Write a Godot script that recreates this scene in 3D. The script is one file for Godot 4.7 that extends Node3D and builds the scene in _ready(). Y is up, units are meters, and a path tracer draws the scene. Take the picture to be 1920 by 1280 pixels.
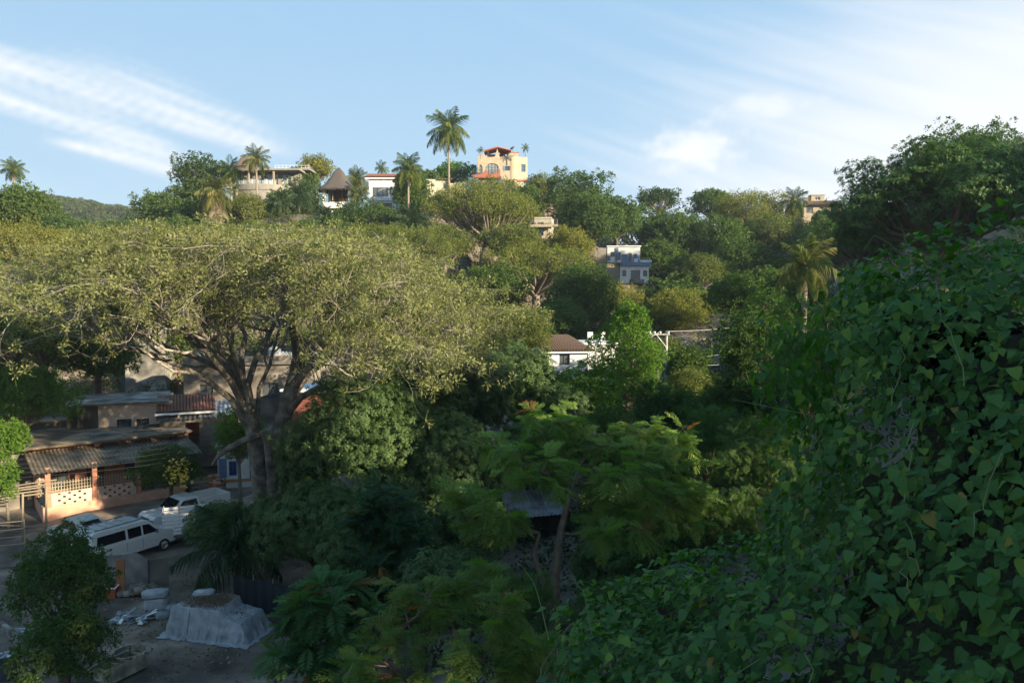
extends Node3D
# A wooded hillside village seen from a balcony above a dirt lot: evening sun from the right, the near valley in the shade of the slope.

var rng := RandomNumberGenerator.new()
var bumps := FastNoiseLite.new()
var mats := {}
var taken := {}
var sprigs := {}
var gx := PackedFloat32Array()   # the lines of the terrain grid
var gz := PackedFloat32Array()
var gh := PackedFloat32Array()


func _ready() -> void:
	rng.seed = 7
	bumps.seed = 11
	bumps.frequency = 0.05
	var cam := Camera3D.new()
	cam.name = "camera"
	add_child(cam)
	cam.position = Vector3(0, 13, 0)
	cam.rotation_degrees = Vector3(-3.3, 0, 0)
	cam.fov = 50.0
	cam.near = 0.1
	cam.far = 4000.0
	cam.current = true
	var sun := DirectionalLight3D.new()
	sun.name = "sun"
	add_child(sun)
	sun.basis = Basis.looking_at(-sun_towards())
	sun.light_color = Color(1.0, 0.93, 0.80)
	sun.light_energy = 1.6
	sun.light_angular_distance = 0.6
	sun.shadow_enabled = true
	var env := Environment.new()
	env.background_mode = Environment.BG_SKY
	env.sky = Sky.new()
	var panorama := PanoramaSkyMaterial.new()
	panorama.panorama = sky_picture()
	env.sky.sky_material = panorama
	panorama.energy_multiplier = 0.41
	env.tonemap_mode = Environment.TONE_MAPPER_LINEAR
	env.tonemap_exposure = 2.8
	env.fog_enabled = true
	env.fog_density = 0.00022
	env.fog_light_color = Color(0.86, 0.92, 1.0)
	env.sdfgi_enabled = true
	env.ssao_enabled = true
	env.ssil_enabled = true
	var around := WorldEnvironment.new()
	around.name = "world_environment"
	around.environment = env
	add_child(around)
	make_materials()
	make_terrain()
	make_roads()
	hill_houses()
	village_houses()
	make_fig_tree()
	make_trees()
	make_palms()
	make_feathery_trees()
	make_vine()
	make_undergrowth()
	vehicles()
	lot_things()
	street_things()


func sun_towards() -> Vector3:
	var az := deg_to_rad(126.0)      # from the view direction to the right
	var el := deg_to_rad(15.5)
	return Vector3(sin(az) * cos(el), sin(el), -cos(az) * cos(el)).normalized()


# Air and clouds only: blue above, pale towards the horizon, a thin white veil that thickens towards the sun, a few streaks and puffs.
func sky_picture() -> ImageTexture:
	var w := 1536
	var h := 768
	var im := Image.create(w, h, false, Image.FORMAT_RGBF)
	var fbm := FastNoiseLite.new()
	fbm.seed = 5
	fbm.frequency = 1.0
	fbm.fractal_octaves = 4
	var s := sun_towards()
	for j in h:
		var up := PI / 2 - (j + 0.5) / h * PI
		var y := sin(up)
		if y < -0.02:
			break
		var base := Color(0.66, 0.81, 0.88).lerp(Color(0.15, 0.40, 0.72), pow(clampf(y, 0.0, 1.0), 0.45))
		for i in w:
			var az := wrapf((i + 0.5) / w * TAU, -PI, PI)          # 0 is the view direction, right is positive
			var d := Vector3(sin(az) * cos(up), y, -cos(az) * cos(up))
			var near := maxf(d.dot(s), 0.0)
			var c := base.lerp(Color(0.80, 0.85, 0.90), clampf(0.22 * pow(near, 1.5) + 0.30 * pow(near, 5.0), 0.0, 1.0) * (1.0 - 0.55 * y))
			if y < 0.75:
				var a := rad_to_deg(az)
				var e := rad_to_deg(up)
				# long streaks, drawn out along a shallow slant
				var t := fbm.get_noise_2d(a * 0.045 + e * 0.10, e * 0.30 + a * 0.105)
				var fine := fbm.get_noise_2d(a * 0.16 + e * 0.3, e * 0.9 + a * 0.30)
				var where := fbm.get_noise_2d(a * 0.018 + 3.7, e * 0.030 + 9.1)
				var cl := smoothstep(0.02, 0.5, t + 0.45 * where + 0.18 * fine - 0.12) * 0.75
				cl *= smoothstep(0.0, 0.08, y) * (1.0 - smoothstep(0.25, 0.6, y)) * (1.0 - 0.95 * smoothstep(-52.0, -40.0, a) * (1.0 - smoothstep(38.0, 50.0, a)))
				var fibre := fbm.get_noise_2d(a * 0.11 + e * 0.25, e * 1.5 + a * 0.34) * 0.7 + fbm.get_noise_2d(a * 0.3 + e * 0.6, e * 3.4 + a * 0.8) * 0.4
				cl = maxf(cl, streak(a, e, -38.0, 14.6, -17.0, 10.9, 1.9, 0.85, fibre, t))
				cl = maxf(cl, streak(a, e, -40.0, 13.2, -23.5, 9.8, 1.3, 0.9, fibre, t))
				cl = maxf(cl, streak(a, e, -31.5, 9.9, -21.5, 8.0, 1.0, 0.85, fibre, t))
				cl = maxf(cl, puff(a, e, 13.7, 11.1, 3.4, 1.7, fine, 0.95))
				cl = maxf(cl, puff(a, e, 18.6, 13.8, 3.6, 1.0, fine, 0.6))
				# veil on the sunny side
				var veil := smoothstep(-2.0, 30.0, a + fine * 6.0 + t * 9.0 - maxf(e - 7.0, 0.0) * 0.9) * (1.0 - smoothstep(12.0, 34.0, e + t * 8.0)) * (1.0 - smoothstep(120.0, 170.0, a))
				c = c.lerp(Color(0.90, 0.92, 0.95), veil * 0.92)
				c = c.lerp(Color(0.90, 0.92, 0.93), clampf(cl, 0.0, 1.0))
			im.set_pixel(i, j, c)
	for j in range(int(h * 0.506), h):
		for i in w:
			im.set_pixel(i, j, Color(0.45, 0.5, 0.5))
	return ImageTexture.create_from_image(im)


func streak(a: float, e: float, a0: float, e0: float, a1: float, e1: float, wide: float, most: float, fine: float, t: float) -> float:
	var along := (a - a0) / (a1 - a0)
	if along < -0.15 or along > 1.15:
		return 0.0
	var off := e - lerpf(e0, e1, along) - 0.9 * t - 0.5 * sin(along * PI) * 0.8
	var half := wide * (0.35 + 0.65 * sin(clampf(along, 0.02, 0.98) * PI)) * (1.0 + 0.5 * fine)
	var v := 1.0 - smoothstep(0.0, 1.15, absf(off) / half * (1.0 if off < 0.0 else 0.7))
	return v * most * smoothstep(-0.15, 0.1, along) * (1.0 - smoothstep(0.85, 1.12, along)) * clampf(0.72 + 0.9 * fine, 0.0, 1.1)


func puff(a: float, e: float, ca: float, ce: float, ra: float, re: float, fine: float, most: float) -> float:
	# a torn puff, firmer below than above
	var x := (a - ca) / ra
	var y := (e - ce) / re
	var rag := bumps.get_noise_2d(a * 9.0, e * 14.0) * 0.55 + bumps.get_noise_2d(a * 26.0 + 50.0, e * 34.0) * 0.3
	var k := sqrt(x * x + y * y * (1.0 if y > 0.0 else 0.8)) + fine * 0.35 + rag
	return (1.0 - smoothstep(0.1, 1.25, k)) * most


# ---------------------------------------------------------------- tools

class Shape:
	# collects triangles; corners are given counter-clockwise as seen from outside
	var v := PackedVector3Array()
	var n := PackedVector3Array()
	var c := PackedColorArray()
	var ix := PackedInt32Array()
	var tint := Color.WHITE

	func point(p: Vector3, normal: Vector3) -> int:
		v.append(p)
		n.append(normal)
		c.append(tint)
		return v.size() - 1

	func tri(a: Vector3, b: Vector3, d: Vector3) -> void:
		var m := (b - a).cross(d - a).normalized()
		var k := point(a, m)
		point(b, m)
		point(d, m)
		ix.append_array(PackedInt32Array([k, k + 2, k + 1]))

	func quad(a: Vector3, b: Vector3, d: Vector3, e: Vector3) -> void:
		var m := (d - a).cross(e - b).normalized()
		var k := point(a, m)
		point(b, m)
		point(d, m)
		point(e, m)
		ix.append_array(PackedInt32Array([k, k + 2, k + 1, k, k + 3, k + 2]))

	func box(size: Vector3, at := Vector3.ZERO, turn := Basis.IDENTITY) -> void:
		var h := size / 2
		var p := []
		for k in 8:
			p.append(at + turn * Vector3(h.x if k & 1 else -h.x, h.y if k & 2 else -h.y, h.z if k & 4 else -h.z))
		quad(p[4], p[5], p[7], p[6])
		quad(p[1], p[0], p[2], p[3])
		quad(p[5], p[1], p[3], p[7])
		quad(p[0], p[4], p[6], p[2])
		quad(p[6], p[7], p[3], p[2])
		quad(p[0], p[1], p[5], p[4])

	func soft_box(size: Vector3, at: Vector3, b: float, turn := Basis.IDENTITY) -> void:
		# a box with chamfered edges
		var h := size / 2
		for axis in 3:
			for s in [-1.0, 1.0]:
				var u := (axis + 1) % 3
				var w := (axis + 2) % 3
				var p := []
				for q in [[-1, -1], [1, -1], [1, 1], [-1, 1]]:
					var e := Vector3.ZERO
					e[axis] = s * h[axis]
					e[u] = q[0] * (h[u] - b)
					e[w] = q[1] * (h[w] - b)
					p.append(at + turn * e)
				if s > 0:
					quad(p[0], p[1], p[2], p[3])
				else:
					quad(p[3], p[2], p[1], p[0])
		for axis in 3:
			var u := (axis + 1) % 3
			var w := (axis + 2) % 3
			for q in [[-1, -1], [1, -1], [1, 1], [-1, 1]]:
				var p := []
				for r in [[0, -1], [0, 1], [1, 1], [1, -1]]:
					var e := Vector3.ZERO
					e[axis] = r[1] * (h[axis] - b)
					e[u] = q[0] * (h[u] - (b if r[0] else 0.0))
					e[w] = q[1] * (h[w] - (0.0 if r[0] else b))
					p.append(at + turn * e)
				if q[0] * q[1] > 0:
					quad(p[3], p[2], p[1], p[0])
				else:
					quad(p[0], p[1], p[2], p[3])
		for k in 8:
			var s := Vector3(1 if k & 1 else -1, 1 if k & 2 else -1, 1 if k & 4 else -1)
			var a: Vector3 = at + turn * Vector3(s.x * h.x, s.y * (h.y - b), s.z * (h.z - b))
			var d: Vector3 = at + turn * Vector3(s.x * (h.x - b), s.y * h.y, s.z * (h.z - b))
			var e: Vector3 = at + turn * Vector3(s.x * (h.x - b), s.y * (h.y - b), s.z * h.z)
			if s.x * s.y * s.z > 0:
				tri(a, d, e)
			else:
				tri(e, d, a)

	func tube(p: PackedVector3Array, r: PackedFloat32Array, sides := 6, capped := false) -> void:
		var first := v.size()
		var side := Vector3.ZERO
		for i in p.size():
			var t := (p[mini(i + 1, p.size() - 1)] - p[maxi(i - 1, 0)]).normalized()
			if side == Vector3.ZERO:
				side = t.cross(Vector3.RIGHT if absf(t.x) < 0.8 else Vector3.UP).normalized()
			side = (side - t * side.dot(t)).normalized()
			var other := t.cross(side)
			for k in sides:
				var a := TAU * k / sides
				var o := side * cos(a) + other * sin(a)
				point(p[i] + o * r[i], o)
		for i in p.size() - 1:
			for k in sides:
				var a := first + i * sides + k
				var b := first + i * sides + (k + 1) % sides
				ix.append_array(PackedInt32Array([a, a + sides, b, b, a + sides, b + sides]))
		if capped:
			for e in [0, p.size() - 1]:
				for k in range(1, sides - 1):
					var o: int = first + e * sides
					if e == 0:
						tri(v[o], v[o + k + 1], v[o + k])
					else:
						tri(v[o], v[o + k], v[o + k + 1])

	func rod(a: Vector3, b: Vector3, r: float, sides := 6) -> void:
		tube(PackedVector3Array([a, b]), PackedFloat32Array([r, r]), sides, true)

	func lathe(profile: PackedVector2Array, sides := 16, at := Vector3.ZERO, turn := Basis.IDENTITY) -> void:
		# profile: (radius, height), from the bottom up
		for i in profile.size() - 1:
			for k in sides:
				var a := TAU * k / sides
				var b := TAU * (k + 1) / sides
				var p: Array = []
				for q in [[profile[i], a], [profile[i], b], [profile[i + 1], b], [profile[i + 1], a]]:
					p.append(at + turn * Vector3(cos(q[1]) * q[0].x, q[0].y, -sin(q[1]) * q[0].x))
				if profile[i].x < 1e-4:
					tri(p[0], p[2], p[3])
				elif profile[i + 1].x < 1e-4:
					tri(p[0], p[1], p[2])
				else:
					quad(p[0], p[1], p[2], p[3])

	func prism(poly: PackedVector2Array, z0: float, z1: float, bevel := 0.0) -> void:
		# an outline in x and y (counter-clockwise from +z) drawn out along z
		var mid := Vector2.ZERO
		for p in poly:
			mid += p / poly.size()
		var small := PackedVector2Array()
		for p in poly:
			small.append(p + (mid - p).normalized() * bevel)
		var cut := Geometry2D.triangulate_polygon(small)
		for k in range(0, cut.size(), 3):
			var a := small[cut[k]]
			var b := small[cut[k + 1]]
			var d := small[cut[k + 2]]
			if (b - a).cross(d - a) < 0:
				var e := b
				b = d
				d = e
			tri(Vector3(a.x, a.y, z1), Vector3(b.x, b.y, z1), Vector3(d.x, d.y, z1))
			tri(Vector3(a.x, a.y, z0), Vector3(d.x, d.y, z0), Vector3(b.x, b.y, z0))
		for k in poly.size():
			var a := poly[k]
			var b := poly[(k + 1) % poly.size()]
			var e := small[k]
			var f := small[(k + 1) % poly.size()]
			quad(Vector3(a.x, a.y, z1 - bevel), Vector3(a.x, a.y, z0 + bevel), Vector3(b.x, b.y, z0 + bevel), Vector3(b.x, b.y, z1 - bevel))
			if bevel > 0.0:
				quad(Vector3(e.x, e.y, z1), Vector3(a.x, a.y, z1 - bevel), Vector3(b.x, b.y, z1 - bevel), Vector3(f.x, f.y, z1))
				quad(Vector3(a.x, a.y, z0 + bevel), Vector3(e.x, e.y, z0), Vector3(f.x, f.y, z0), Vector3(b.x, b.y, z0 + bevel))

	func holed(w: float, h: float, t: float, holes: Array, z := 0.0) -> void:
		# a wall from x 0 to w and y 0 to h, front face at z, with openings [x, y, w, h]
		var xs := [0.0, w]
		var ys := [0.0, h]
		for o in holes:
			xs.append_array([clampf(o[0], 0, w), clampf(o[0] + o[2], 0, w)])
			ys.append_array([clampf(o[1], 0, h), clampf(o[1] + o[3], 0, h)])
		xs.sort()
		ys.sort()
		for j in ys.size() - 1:
			if ys[j + 1] - ys[j] < 1e-4:
				continue
			var from := -1.0
			for i in xs.size() - 1:
				if xs[i + 1] - xs[i] < 1e-4:
					continue
				var mx: float = (xs[i] + xs[i + 1]) / 2
				var my: float = (ys[j] + ys[j + 1]) / 2
				var solid := true
				for o in holes:
					if mx > o[0] and mx < o[0] + o[2] and my > o[1] and my < o[1] + o[3]:
						solid = false
				if solid and from < 0.0:
					from = xs[i]
				if from >= 0.0 and (not solid or xs[i + 1] > w - 1e-4):
					var to: float = xs[i + 1] if solid else xs[i]
					box(Vector3(to - from, ys[j + 1] - ys[j], t), Vector3((from + to) / 2, my, z - t / 2))
					from = -1.0

	func mesh() -> ArrayMesh:
		var m := ArrayMesh.new()
		if ix.is_empty():
			return m
		var a := []
		a.resize(Mesh.ARRAY_MAX)
		a[Mesh.ARRAY_VERTEX] = v
		a[Mesh.ARRAY_NORMAL] = n
		a[Mesh.ARRAY_COLOR] = c
		a[Mesh.ARRAY_INDEX] = ix
		m.add_surface_from_arrays(Mesh.PRIMITIVE_TRIANGLES, a)
		return m


func numbered(called: String) -> String:
	taken[called] = taken.get(called, -1) + 1
	return called if taken[called] == 0 else "%s_%03d" % [called, taken[called]]


func thing(called: String, label: String, category: String, at := Vector3.ZERO, turn := 0.0, group := "") -> Node3D:
	var o := Node3D.new()
	o.name = numbered(called)
	add_child(o)
	o.position = at
	o.rotation_degrees.y = turn
	mark(o, label, category, group)
	return o


func mark(o: Node, label: String, category: String, group := "", kind := "") -> void:
	o.set_meta("label", label)
	o.set_meta("category", category)
	if group:
		o.set_meta("group", group)
	if kind:
		o.set_meta("kind", kind)


func part(called: String, shape, material: String, parent: Node, at := Vector3.ZERO, turn := 0.0) -> MeshInstance3D:
	var o := MeshInstance3D.new()
	o.name = called
	o.mesh = shape.mesh() if shape is Shape else shape
	o.material_override = mats[material]
	o.position = at
	o.rotation_degrees.y = turn
	parent.add_child(o, true)
	return o


func whole(called: String, shape: Shape, material: String, label: String, category: String, at := Vector3.ZERO, turn := 0.0, group := "") -> MeshInstance3D:
	var o := part(numbered(called), shape, material, self, at, turn)
	mark(o, label, category, group)
	return o


func box_part(called: String, size: Vector3, at: Vector3, material: String, parent: Node, soft := 0.0, turn := 0.0) -> MeshInstance3D:
	var s := Shape.new()
	if soft > 0.0:
		s.soft_box(size, Vector3.ZERO, soft)
	else:
		s.box(size)
	return part(called, s, material, parent, at, turn)


func frame_of(y: Vector3, twist: float) -> Basis:
	y = y.normalized()
	var x := y.cross(Vector3.FORWARD if absf(y.z) < 0.9 else Vector3.RIGHT).normalized()
	x = x.rotated(y, twist)
	return Basis(x, y, x.cross(y))


func ball() -> Vector3:
	var z := rng.randf_range(-1, 1)
	var a := rng.randf() * TAU
	var r := sqrt(1 - z * z)
	return Vector3(r * cos(a), z, r * sin(a))


func scatter(called: String, m: Mesh, material: String, where: Array, tints: PackedColorArray, parent: Node) -> MultiMeshInstance3D:
	var mm := MultiMesh.new()
	mm.transform_format = MultiMesh.TRANSFORM_3D
	mm.use_colors = true
	mm.mesh = m
	mm.instance_count = where.size()
	for i in where.size():
		mm.set_instance_transform(i, where[i])
		mm.set_instance_color(i, tints[i])
	var o := MultiMeshInstance3D.new()
	o.name = called
	o.multimesh = mm
	o.material_override = mats[material]
	o.set_meta("kind", "stuff")
	parent.add_child(o, true)
	return o


# ---------------------------------------------------------------- materials

func grain(freq: float, low: float, high: float, octaves := 4, seed_ := 1, kind := FastNoiseLite.TYPE_SIMPLEX_SMOOTH) -> NoiseTexture2D:
	var t := NoiseTexture2D.new()
	t.width = 512
	t.height = 512
	t.seamless = true
	var f := FastNoiseLite.new()
	f.noise_type = kind
	f.seed = seed_
	f.frequency = freq
	f.fractal_octaves = octaves
	t.noise = f
	var g := Gradient.new()
	g.set_color(0, Color(low, low, low))
	g.set_color(1, Color(high, high, high))
	t.color_ramp = g
	return t


func mat(called: String, c: Color, rough := 0.9, tex: Texture2D = null, scale := 1.0, relief: Texture2D = null, depth := 1.0) -> StandardMaterial3D:
	# c is a linear base colour
	var m := StandardMaterial3D.new()
	m.resource_name = called
	m.albedo_color = c.linear_to_srgb()
	m.roughness = rough
	if tex or relief:
		m.uv1_triplanar = true
		m.uv1_world_triplanar = true
		m.uv1_scale = Vector3.ONE * scale
	if tex:
		m.albedo_texture = tex
	if relief:
		m.heightmap_enabled = true
		m.heightmap_texture = relief
		m.heightmap_scale = depth
	mats[called] = m
	return m


func leaf_mat(called: String, rough: float, through: Color) -> void:
	var m := mat(called, Color.WHITE, rough)
	m.vertex_color_use_as_albedo = true
	m.backlight_enabled = true
	m.backlight = through
	m.metallic_specular = 0.3


func make_materials() -> void:
	var soft := grain(0.01, 0.62, 1.0, 5, 2)
	var fine := grain(0.05, 0.6, 1.0, 5, 3)
	var even := grain(0.012, 0.84, 1.0, 6, 8)
	var blot := grain(0.006, 0.35, 1.0, 6, 4)
	var rough := grain(0.03, 0.0, 1.0, 5, 6)
	mat("earth", Color(0.20, 0.15, 0.105), 1.0, blot, 0.11, rough, 3.0)
	mat("lot_dirt", Color(0.32, 0.255, 0.195), 1.0, blot, 0.09, rough, 2.0)
	mat("road_dust", Color(0.40, 0.335, 0.26), 1.0, blot, 0.1, rough, 1.5)
	mat("bark_grey", Color(0.30, 0.25, 0.19), 0.95, soft, 0.9, rough, 2.0)
	mat("fig_bark", Color(0.30, 0.26, 0.205), 0.95, blot, 0.5, rough, 2.0)
	mat("fig_twig", Color(0.45, 0.40, 0.325), 0.95, soft, 0.7)
	mat("bark_brown", Color(0.17, 0.12, 0.08), 0.95, soft, 0.9, rough, 2.0)
	mat("palm_bark", Color(0.34, 0.29, 0.22), 0.95, fine, 0.7)
	mat("dry_frond", Color(0.36, 0.28, 0.18), 0.95, fine, 0.7)
	leaf_mat("leaf", 0.55, Color(0.75, 0.95, 0.35))
	leaf_mat("glossy_leaf", 0.42, Color(0.5, 0.7, 0.25))
	leaf_mat("palm_leaf", 0.5, Color(0.7, 0.85, 0.3))
	leaf_mat("vine_leaf", 0.58, Color(0.7, 0.95, 0.25))
	mat("vine_stem", Color(0.10, 0.13, 0.05), 0.8)
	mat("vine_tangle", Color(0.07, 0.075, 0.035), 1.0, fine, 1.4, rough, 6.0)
	mat("cream_plaster", Color(0.42, 0.345, 0.245), 0.95, even, 0.22)
	mat("pale_plaster", Color(0.52, 0.46, 0.35), 0.95, even, 0.2)
	mat("white_plaster", Color(0.74, 0.75, 0.73), 0.95, even, 0.2)
	mat("grey_plaster", Color(0.27, 0.25, 0.22), 0.95, even, 0.2)
	mat("concrete", Color(0.40, 0.37, 0.32), 0.95, blot, 0.16, rough, 0.8)
	mat("old_concrete", Color(0.33, 0.285, 0.23), 0.98, blot, 0.13, rough, 1.0)
	mat("roof_concrete", Color(0.36, 0.27, 0.18), 0.98, blot, 0.12, rough, 0.8)
	mat("pink_plaster", Color(0.60, 0.34, 0.235), 0.95, even, 0.3)
	mat("pink_pale", Color(0.66, 0.47, 0.36), 0.95, even, 0.3)
	mat("pink_column", Color(0.52, 0.23, 0.15), 0.9, even, 0.4)
	mat("red_plaster", Color(0.33, 0.11, 0.075), 0.9, even, 0.3)
	mat("terracotta", Color(0.45, 0.13, 0.06), 0.9, even, 0.5)
	mat("orange_plaster", Color(0.55, 0.25, 0.11), 0.9, even, 0.5)
	mat("roof_tile", Color(0.30, 0.12, 0.075), 0.9, fine, 0.8)
	mat("roof_tile_pale", Color(0.36, 0.17, 0.11), 0.9, fine, 0.8)
	mat("old_tile", Color(0.19, 0.125, 0.09), 0.95, fine, 0.8)
	mat("blue_paint", Color(0.13, 0.22, 0.36), 0.7, even, 0.4)
	mat("bright_blue", Color(0.03, 0.13, 0.62), 0.6, even, 0.4)
	mat("thatch", Color(0.13, 0.11, 0.095), 1.0, fine, 0.9, rough, 6.0)
	mat("thatch_pale", Color(0.22, 0.165, 0.12), 1.0, fine, 0.9, rough, 6.0)
	mat("dark_wood", Color(0.07, 0.045, 0.03), 0.8, fine, 0.8)
	mat("brown_wood", Color(0.22, 0.13, 0.07), 0.85, fine, 0.8)
	mat("raw_wood", Color(0.40, 0.32, 0.22), 0.9, fine, 0.8)
	mat("orange_board", Color(0.34, 0.13, 0.045), 0.8, fine, 0.6)
	mat("iron", Color(0.05, 0.045, 0.04), 0.6)
	mat("pale_iron", Color(0.34, 0.29, 0.20), 0.7)
	mat("frame_dark", Color(0.05, 0.05, 0.05), 0.6)
	mat("frame_white", Color(0.7, 0.7, 0.68), 0.6)
	mat("sheet_metal", Color(0.42, 0.43, 0.42), 0.5, blot, 0.25).metallic = 0.3
	mat("fibre_sheet", Color(0.30, 0.245, 0.18), 0.95, blot, 0.2)
	mat("galvanised", Color(0.55, 0.56, 0.56), 0.45, soft, 0.5).metallic = 0.6
	mat("pole_concrete", Color(0.55, 0.54, 0.50), 0.9, soft, 0.4)
	mat("cable", Color(0.55, 0.52, 0.46), 0.5)
	mat("black_cable", Color(0.03, 0.03, 0.03), 0.6)
	mat("porcelain", Color(0.75, 0.75, 0.72), 0.3)
	mat("car_white", Color(0.72, 0.73, 0.72), 0.35, grain(0.02, 0.86, 1.0, 4, 9), 0.8).clearcoat_enabled = true
	mat("car_cream", Color(0.72, 0.71, 0.64), 0.4, soft, 0.8)
	mat("car_glass", Color(0.012, 0.014, 0.016), 0.06)
	mat("tyre", Color(0.02, 0.02, 0.02), 0.9)
	mat("hub", Color(0.42, 0.42, 0.42), 0.4).metallic = 0.7
	mat("bumper", Color(0.10, 0.10, 0.105), 0.6)
	mat("red_lamp", Color(0.35, 0.02, 0.015), 0.25)
	mat("lamp_glass", Color(0.6, 0.6, 0.55), 0.15)
	mat("plate", Color(0.06, 0.05, 0.08), 0.5)
	mat("tarp", Color(0.38, 0.40, 0.42), 0.55, grain(0.012, 0.72, 1.0, 6, 12), 0.35, rough, 0.3)
	mat("litter", Color(0.11, 0.075, 0.05), 1.0).vertex_color_use_as_albedo = true
	mat("plastic_white", Color(0.62, 0.64, 0.66), 0.5, blot, 0.5)
	mat("plastic_grey", Color(0.33, 0.35, 0.37), 0.6, soft, 0.5)
	mat("plastic_dark", Color(0.035, 0.045, 0.05), 0.5)
	mat("plastic_teal", Color(0.07, 0.20, 0.23), 0.5)
	mat("plastic_orange", Color(0.50, 0.12, 0.045), 0.5, soft, 0.6)
	mat("shade_cloth", Color(0.018, 0.022, 0.024), 0.9)
	mat("rust_cream", Color(0.52, 0.45, 0.32), 0.7, blot, 0.7)
	mat("rubble", Color(0.24, 0.21, 0.18), 1.0, soft, 0.8)
	mat("white_tin", Color(0.56, 0.58, 0.60), 0.55, blot, 0.35)
	mat("flower_yellow", Color.WHITE, 0.6).vertex_color_use_as_albedo = true
	var glass := mat("pane", Color(0.10, 0.12, 0.13), 0.05)
	glass.transparency = BaseMaterial3D.TRANSPARENCY_ALPHA
	glass.albedo_color.a = 0.45
	var clear := mat("clear_pane", Color(0.5, 0.56, 0.6), 0.04)
	clear.transparency = BaseMaterial3D.TRANSPARENCY_ALPHA
	clear.albedo_color.a = 0.25


# ---------------------------------------------------------------- the lie of the land

func land_points() -> PackedVector3Array:
	# x, z, height
	return PackedVector3Array([
		Vector3(-20, -25, 0), Vector3(-12, -25, 0), Vector3(-8, -28, 0), Vector3(-16, -32, 0), Vector3(-24, -32, 0), Vector3(-20, -38, -0.1), Vector3(-14, -38, 0), Vector3(-28, -40, 0), Vector3(-10, -36, 0.4),
		Vector3(-16, -43, 0.2), Vector3(-26, -45, 0.4), Vector3(-20, -20, 0), Vector3(-30, -25, 0), Vector3(-13, -29, 0), Vector3(-18, -28, 0), Vector3(-20, -45, 0.4), Vector3(-34, -34, 0), Vector3(-23, -37, 0), Vector3(-18, -35, 0),
		Vector3(-14, -60, 3), Vector3(-25, -58, 3), Vector3(-38, -50, 3), Vector3(-5, -55, 3), Vector3(4, -60, 4.5), Vector3(14, -60, 6),
		Vector3(0, -40, 1), Vector3(-2, -28, 0.3), Vector3(4, -28, 1.5), Vector3(10, -32, 4), Vector3(16, -34, 9), Vector3(22, -28, 9.5), Vector3(24, -14, 10), Vector3(30, -38, 11.5), Vector3(34, -55, 12), Vector3(45, -40, 16), Vector3(50, -15, 19), Vector3(60, -60, 21),
		Vector3(0, 0, 4), Vector3(0, -8, 2.2), Vector3(5, -6, 6), Vector3(9, -6, 9), Vector3(12, -10, 10), Vector3(-10, -6, 1.2), Vector3(-10, -14, 0.2), Vector3(0, -16, 0.8), Vector3(6, -18, 2.4), Vector3(-40, -10, 1), Vector3(0, 20, 8), Vector3(15, 10, 12), Vector3(24, 4, 13.5), Vector3(-20, 10, 3),
		Vector3(-20, -85, 8), Vector3(0, -85, 9), Vector3(10, -85, 9.5), Vector3(30, -85, 11), Vector3(50, -90, 17), Vector3(-50, -90, 14), Vector3(-75, -100, 24), Vector3(-60, -70, 8), Vector3(-100, -90, 26),
		Vector3(-43, -125, 28.5), Vector3(-28, -118, 26), Vector3(-22, -122, 26.5), Vector3(-9, -135, 31.5), Vector3(-2, -150, 35.3), Vector3(8, -148, 33), Vector3(18, -136, 20), Vector3(18, -119, 9.5), Vector3(21.5, -119, 9), Vector3(25, -122, 9.5), Vector3(16, -124, 11), Vector3(22, -123, 10.5), Vector3(15, -110, 8.5), Vector3(19, -111, 7.5), Vector3(23, -113, 7.5), Vector3(17, -114, 8), Vector3(21, -127, 12.5), Vector3(5.6, -110, 20),
		Vector3(35, -135, 18), Vector3(50, -150, 26), Vector3(72, -170, 32), Vector3(45, -115, 13), Vector3(30, -105, 10.5), Vector3(60, -130, 23), Vector3(60, -90, 23), Vector3(95, -120, 40), Vector3(110, -160, 46), Vector3(85, -85, 33),
		Vector3(-40, -170, 22), Vector3(0, -190, 27), Vector3(60, -220, 26), Vector3(-90, -160, 18), Vector3(-60, -135, 20),
		Vector3(-150, -200, 12), Vector3(-242, -420, 60), Vector3(-300, -450, 68), Vector3(-200, -420, 52), Vector3(-165, -430, 40), Vector3(-100, -400, 18), Vector3(0, -500, 15), Vector3(200, -500, 15), Vector3(500, -300, 40), Vector3(-600, -300, 40), Vector3(0, -1200, 10), Vector3(-800, -1200, 10), Vector3(900, -1200, 10), Vector3(0, 200, 20), Vector3(-300, 100, 5), Vector3(300, 0, 50)])


func land_height(x: float, z: float, pts: PackedVector3Array) -> float:
	var sum := 0.0
	var all := 0.0
	for p in pts:
		var d := (p.x - x) * (p.x - x) + (p.y - z) * (p.y - z) + 2.0
		var w := 1.0 / (d * d)
		sum += w * p.z
		all += w
	return sum / all


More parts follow.
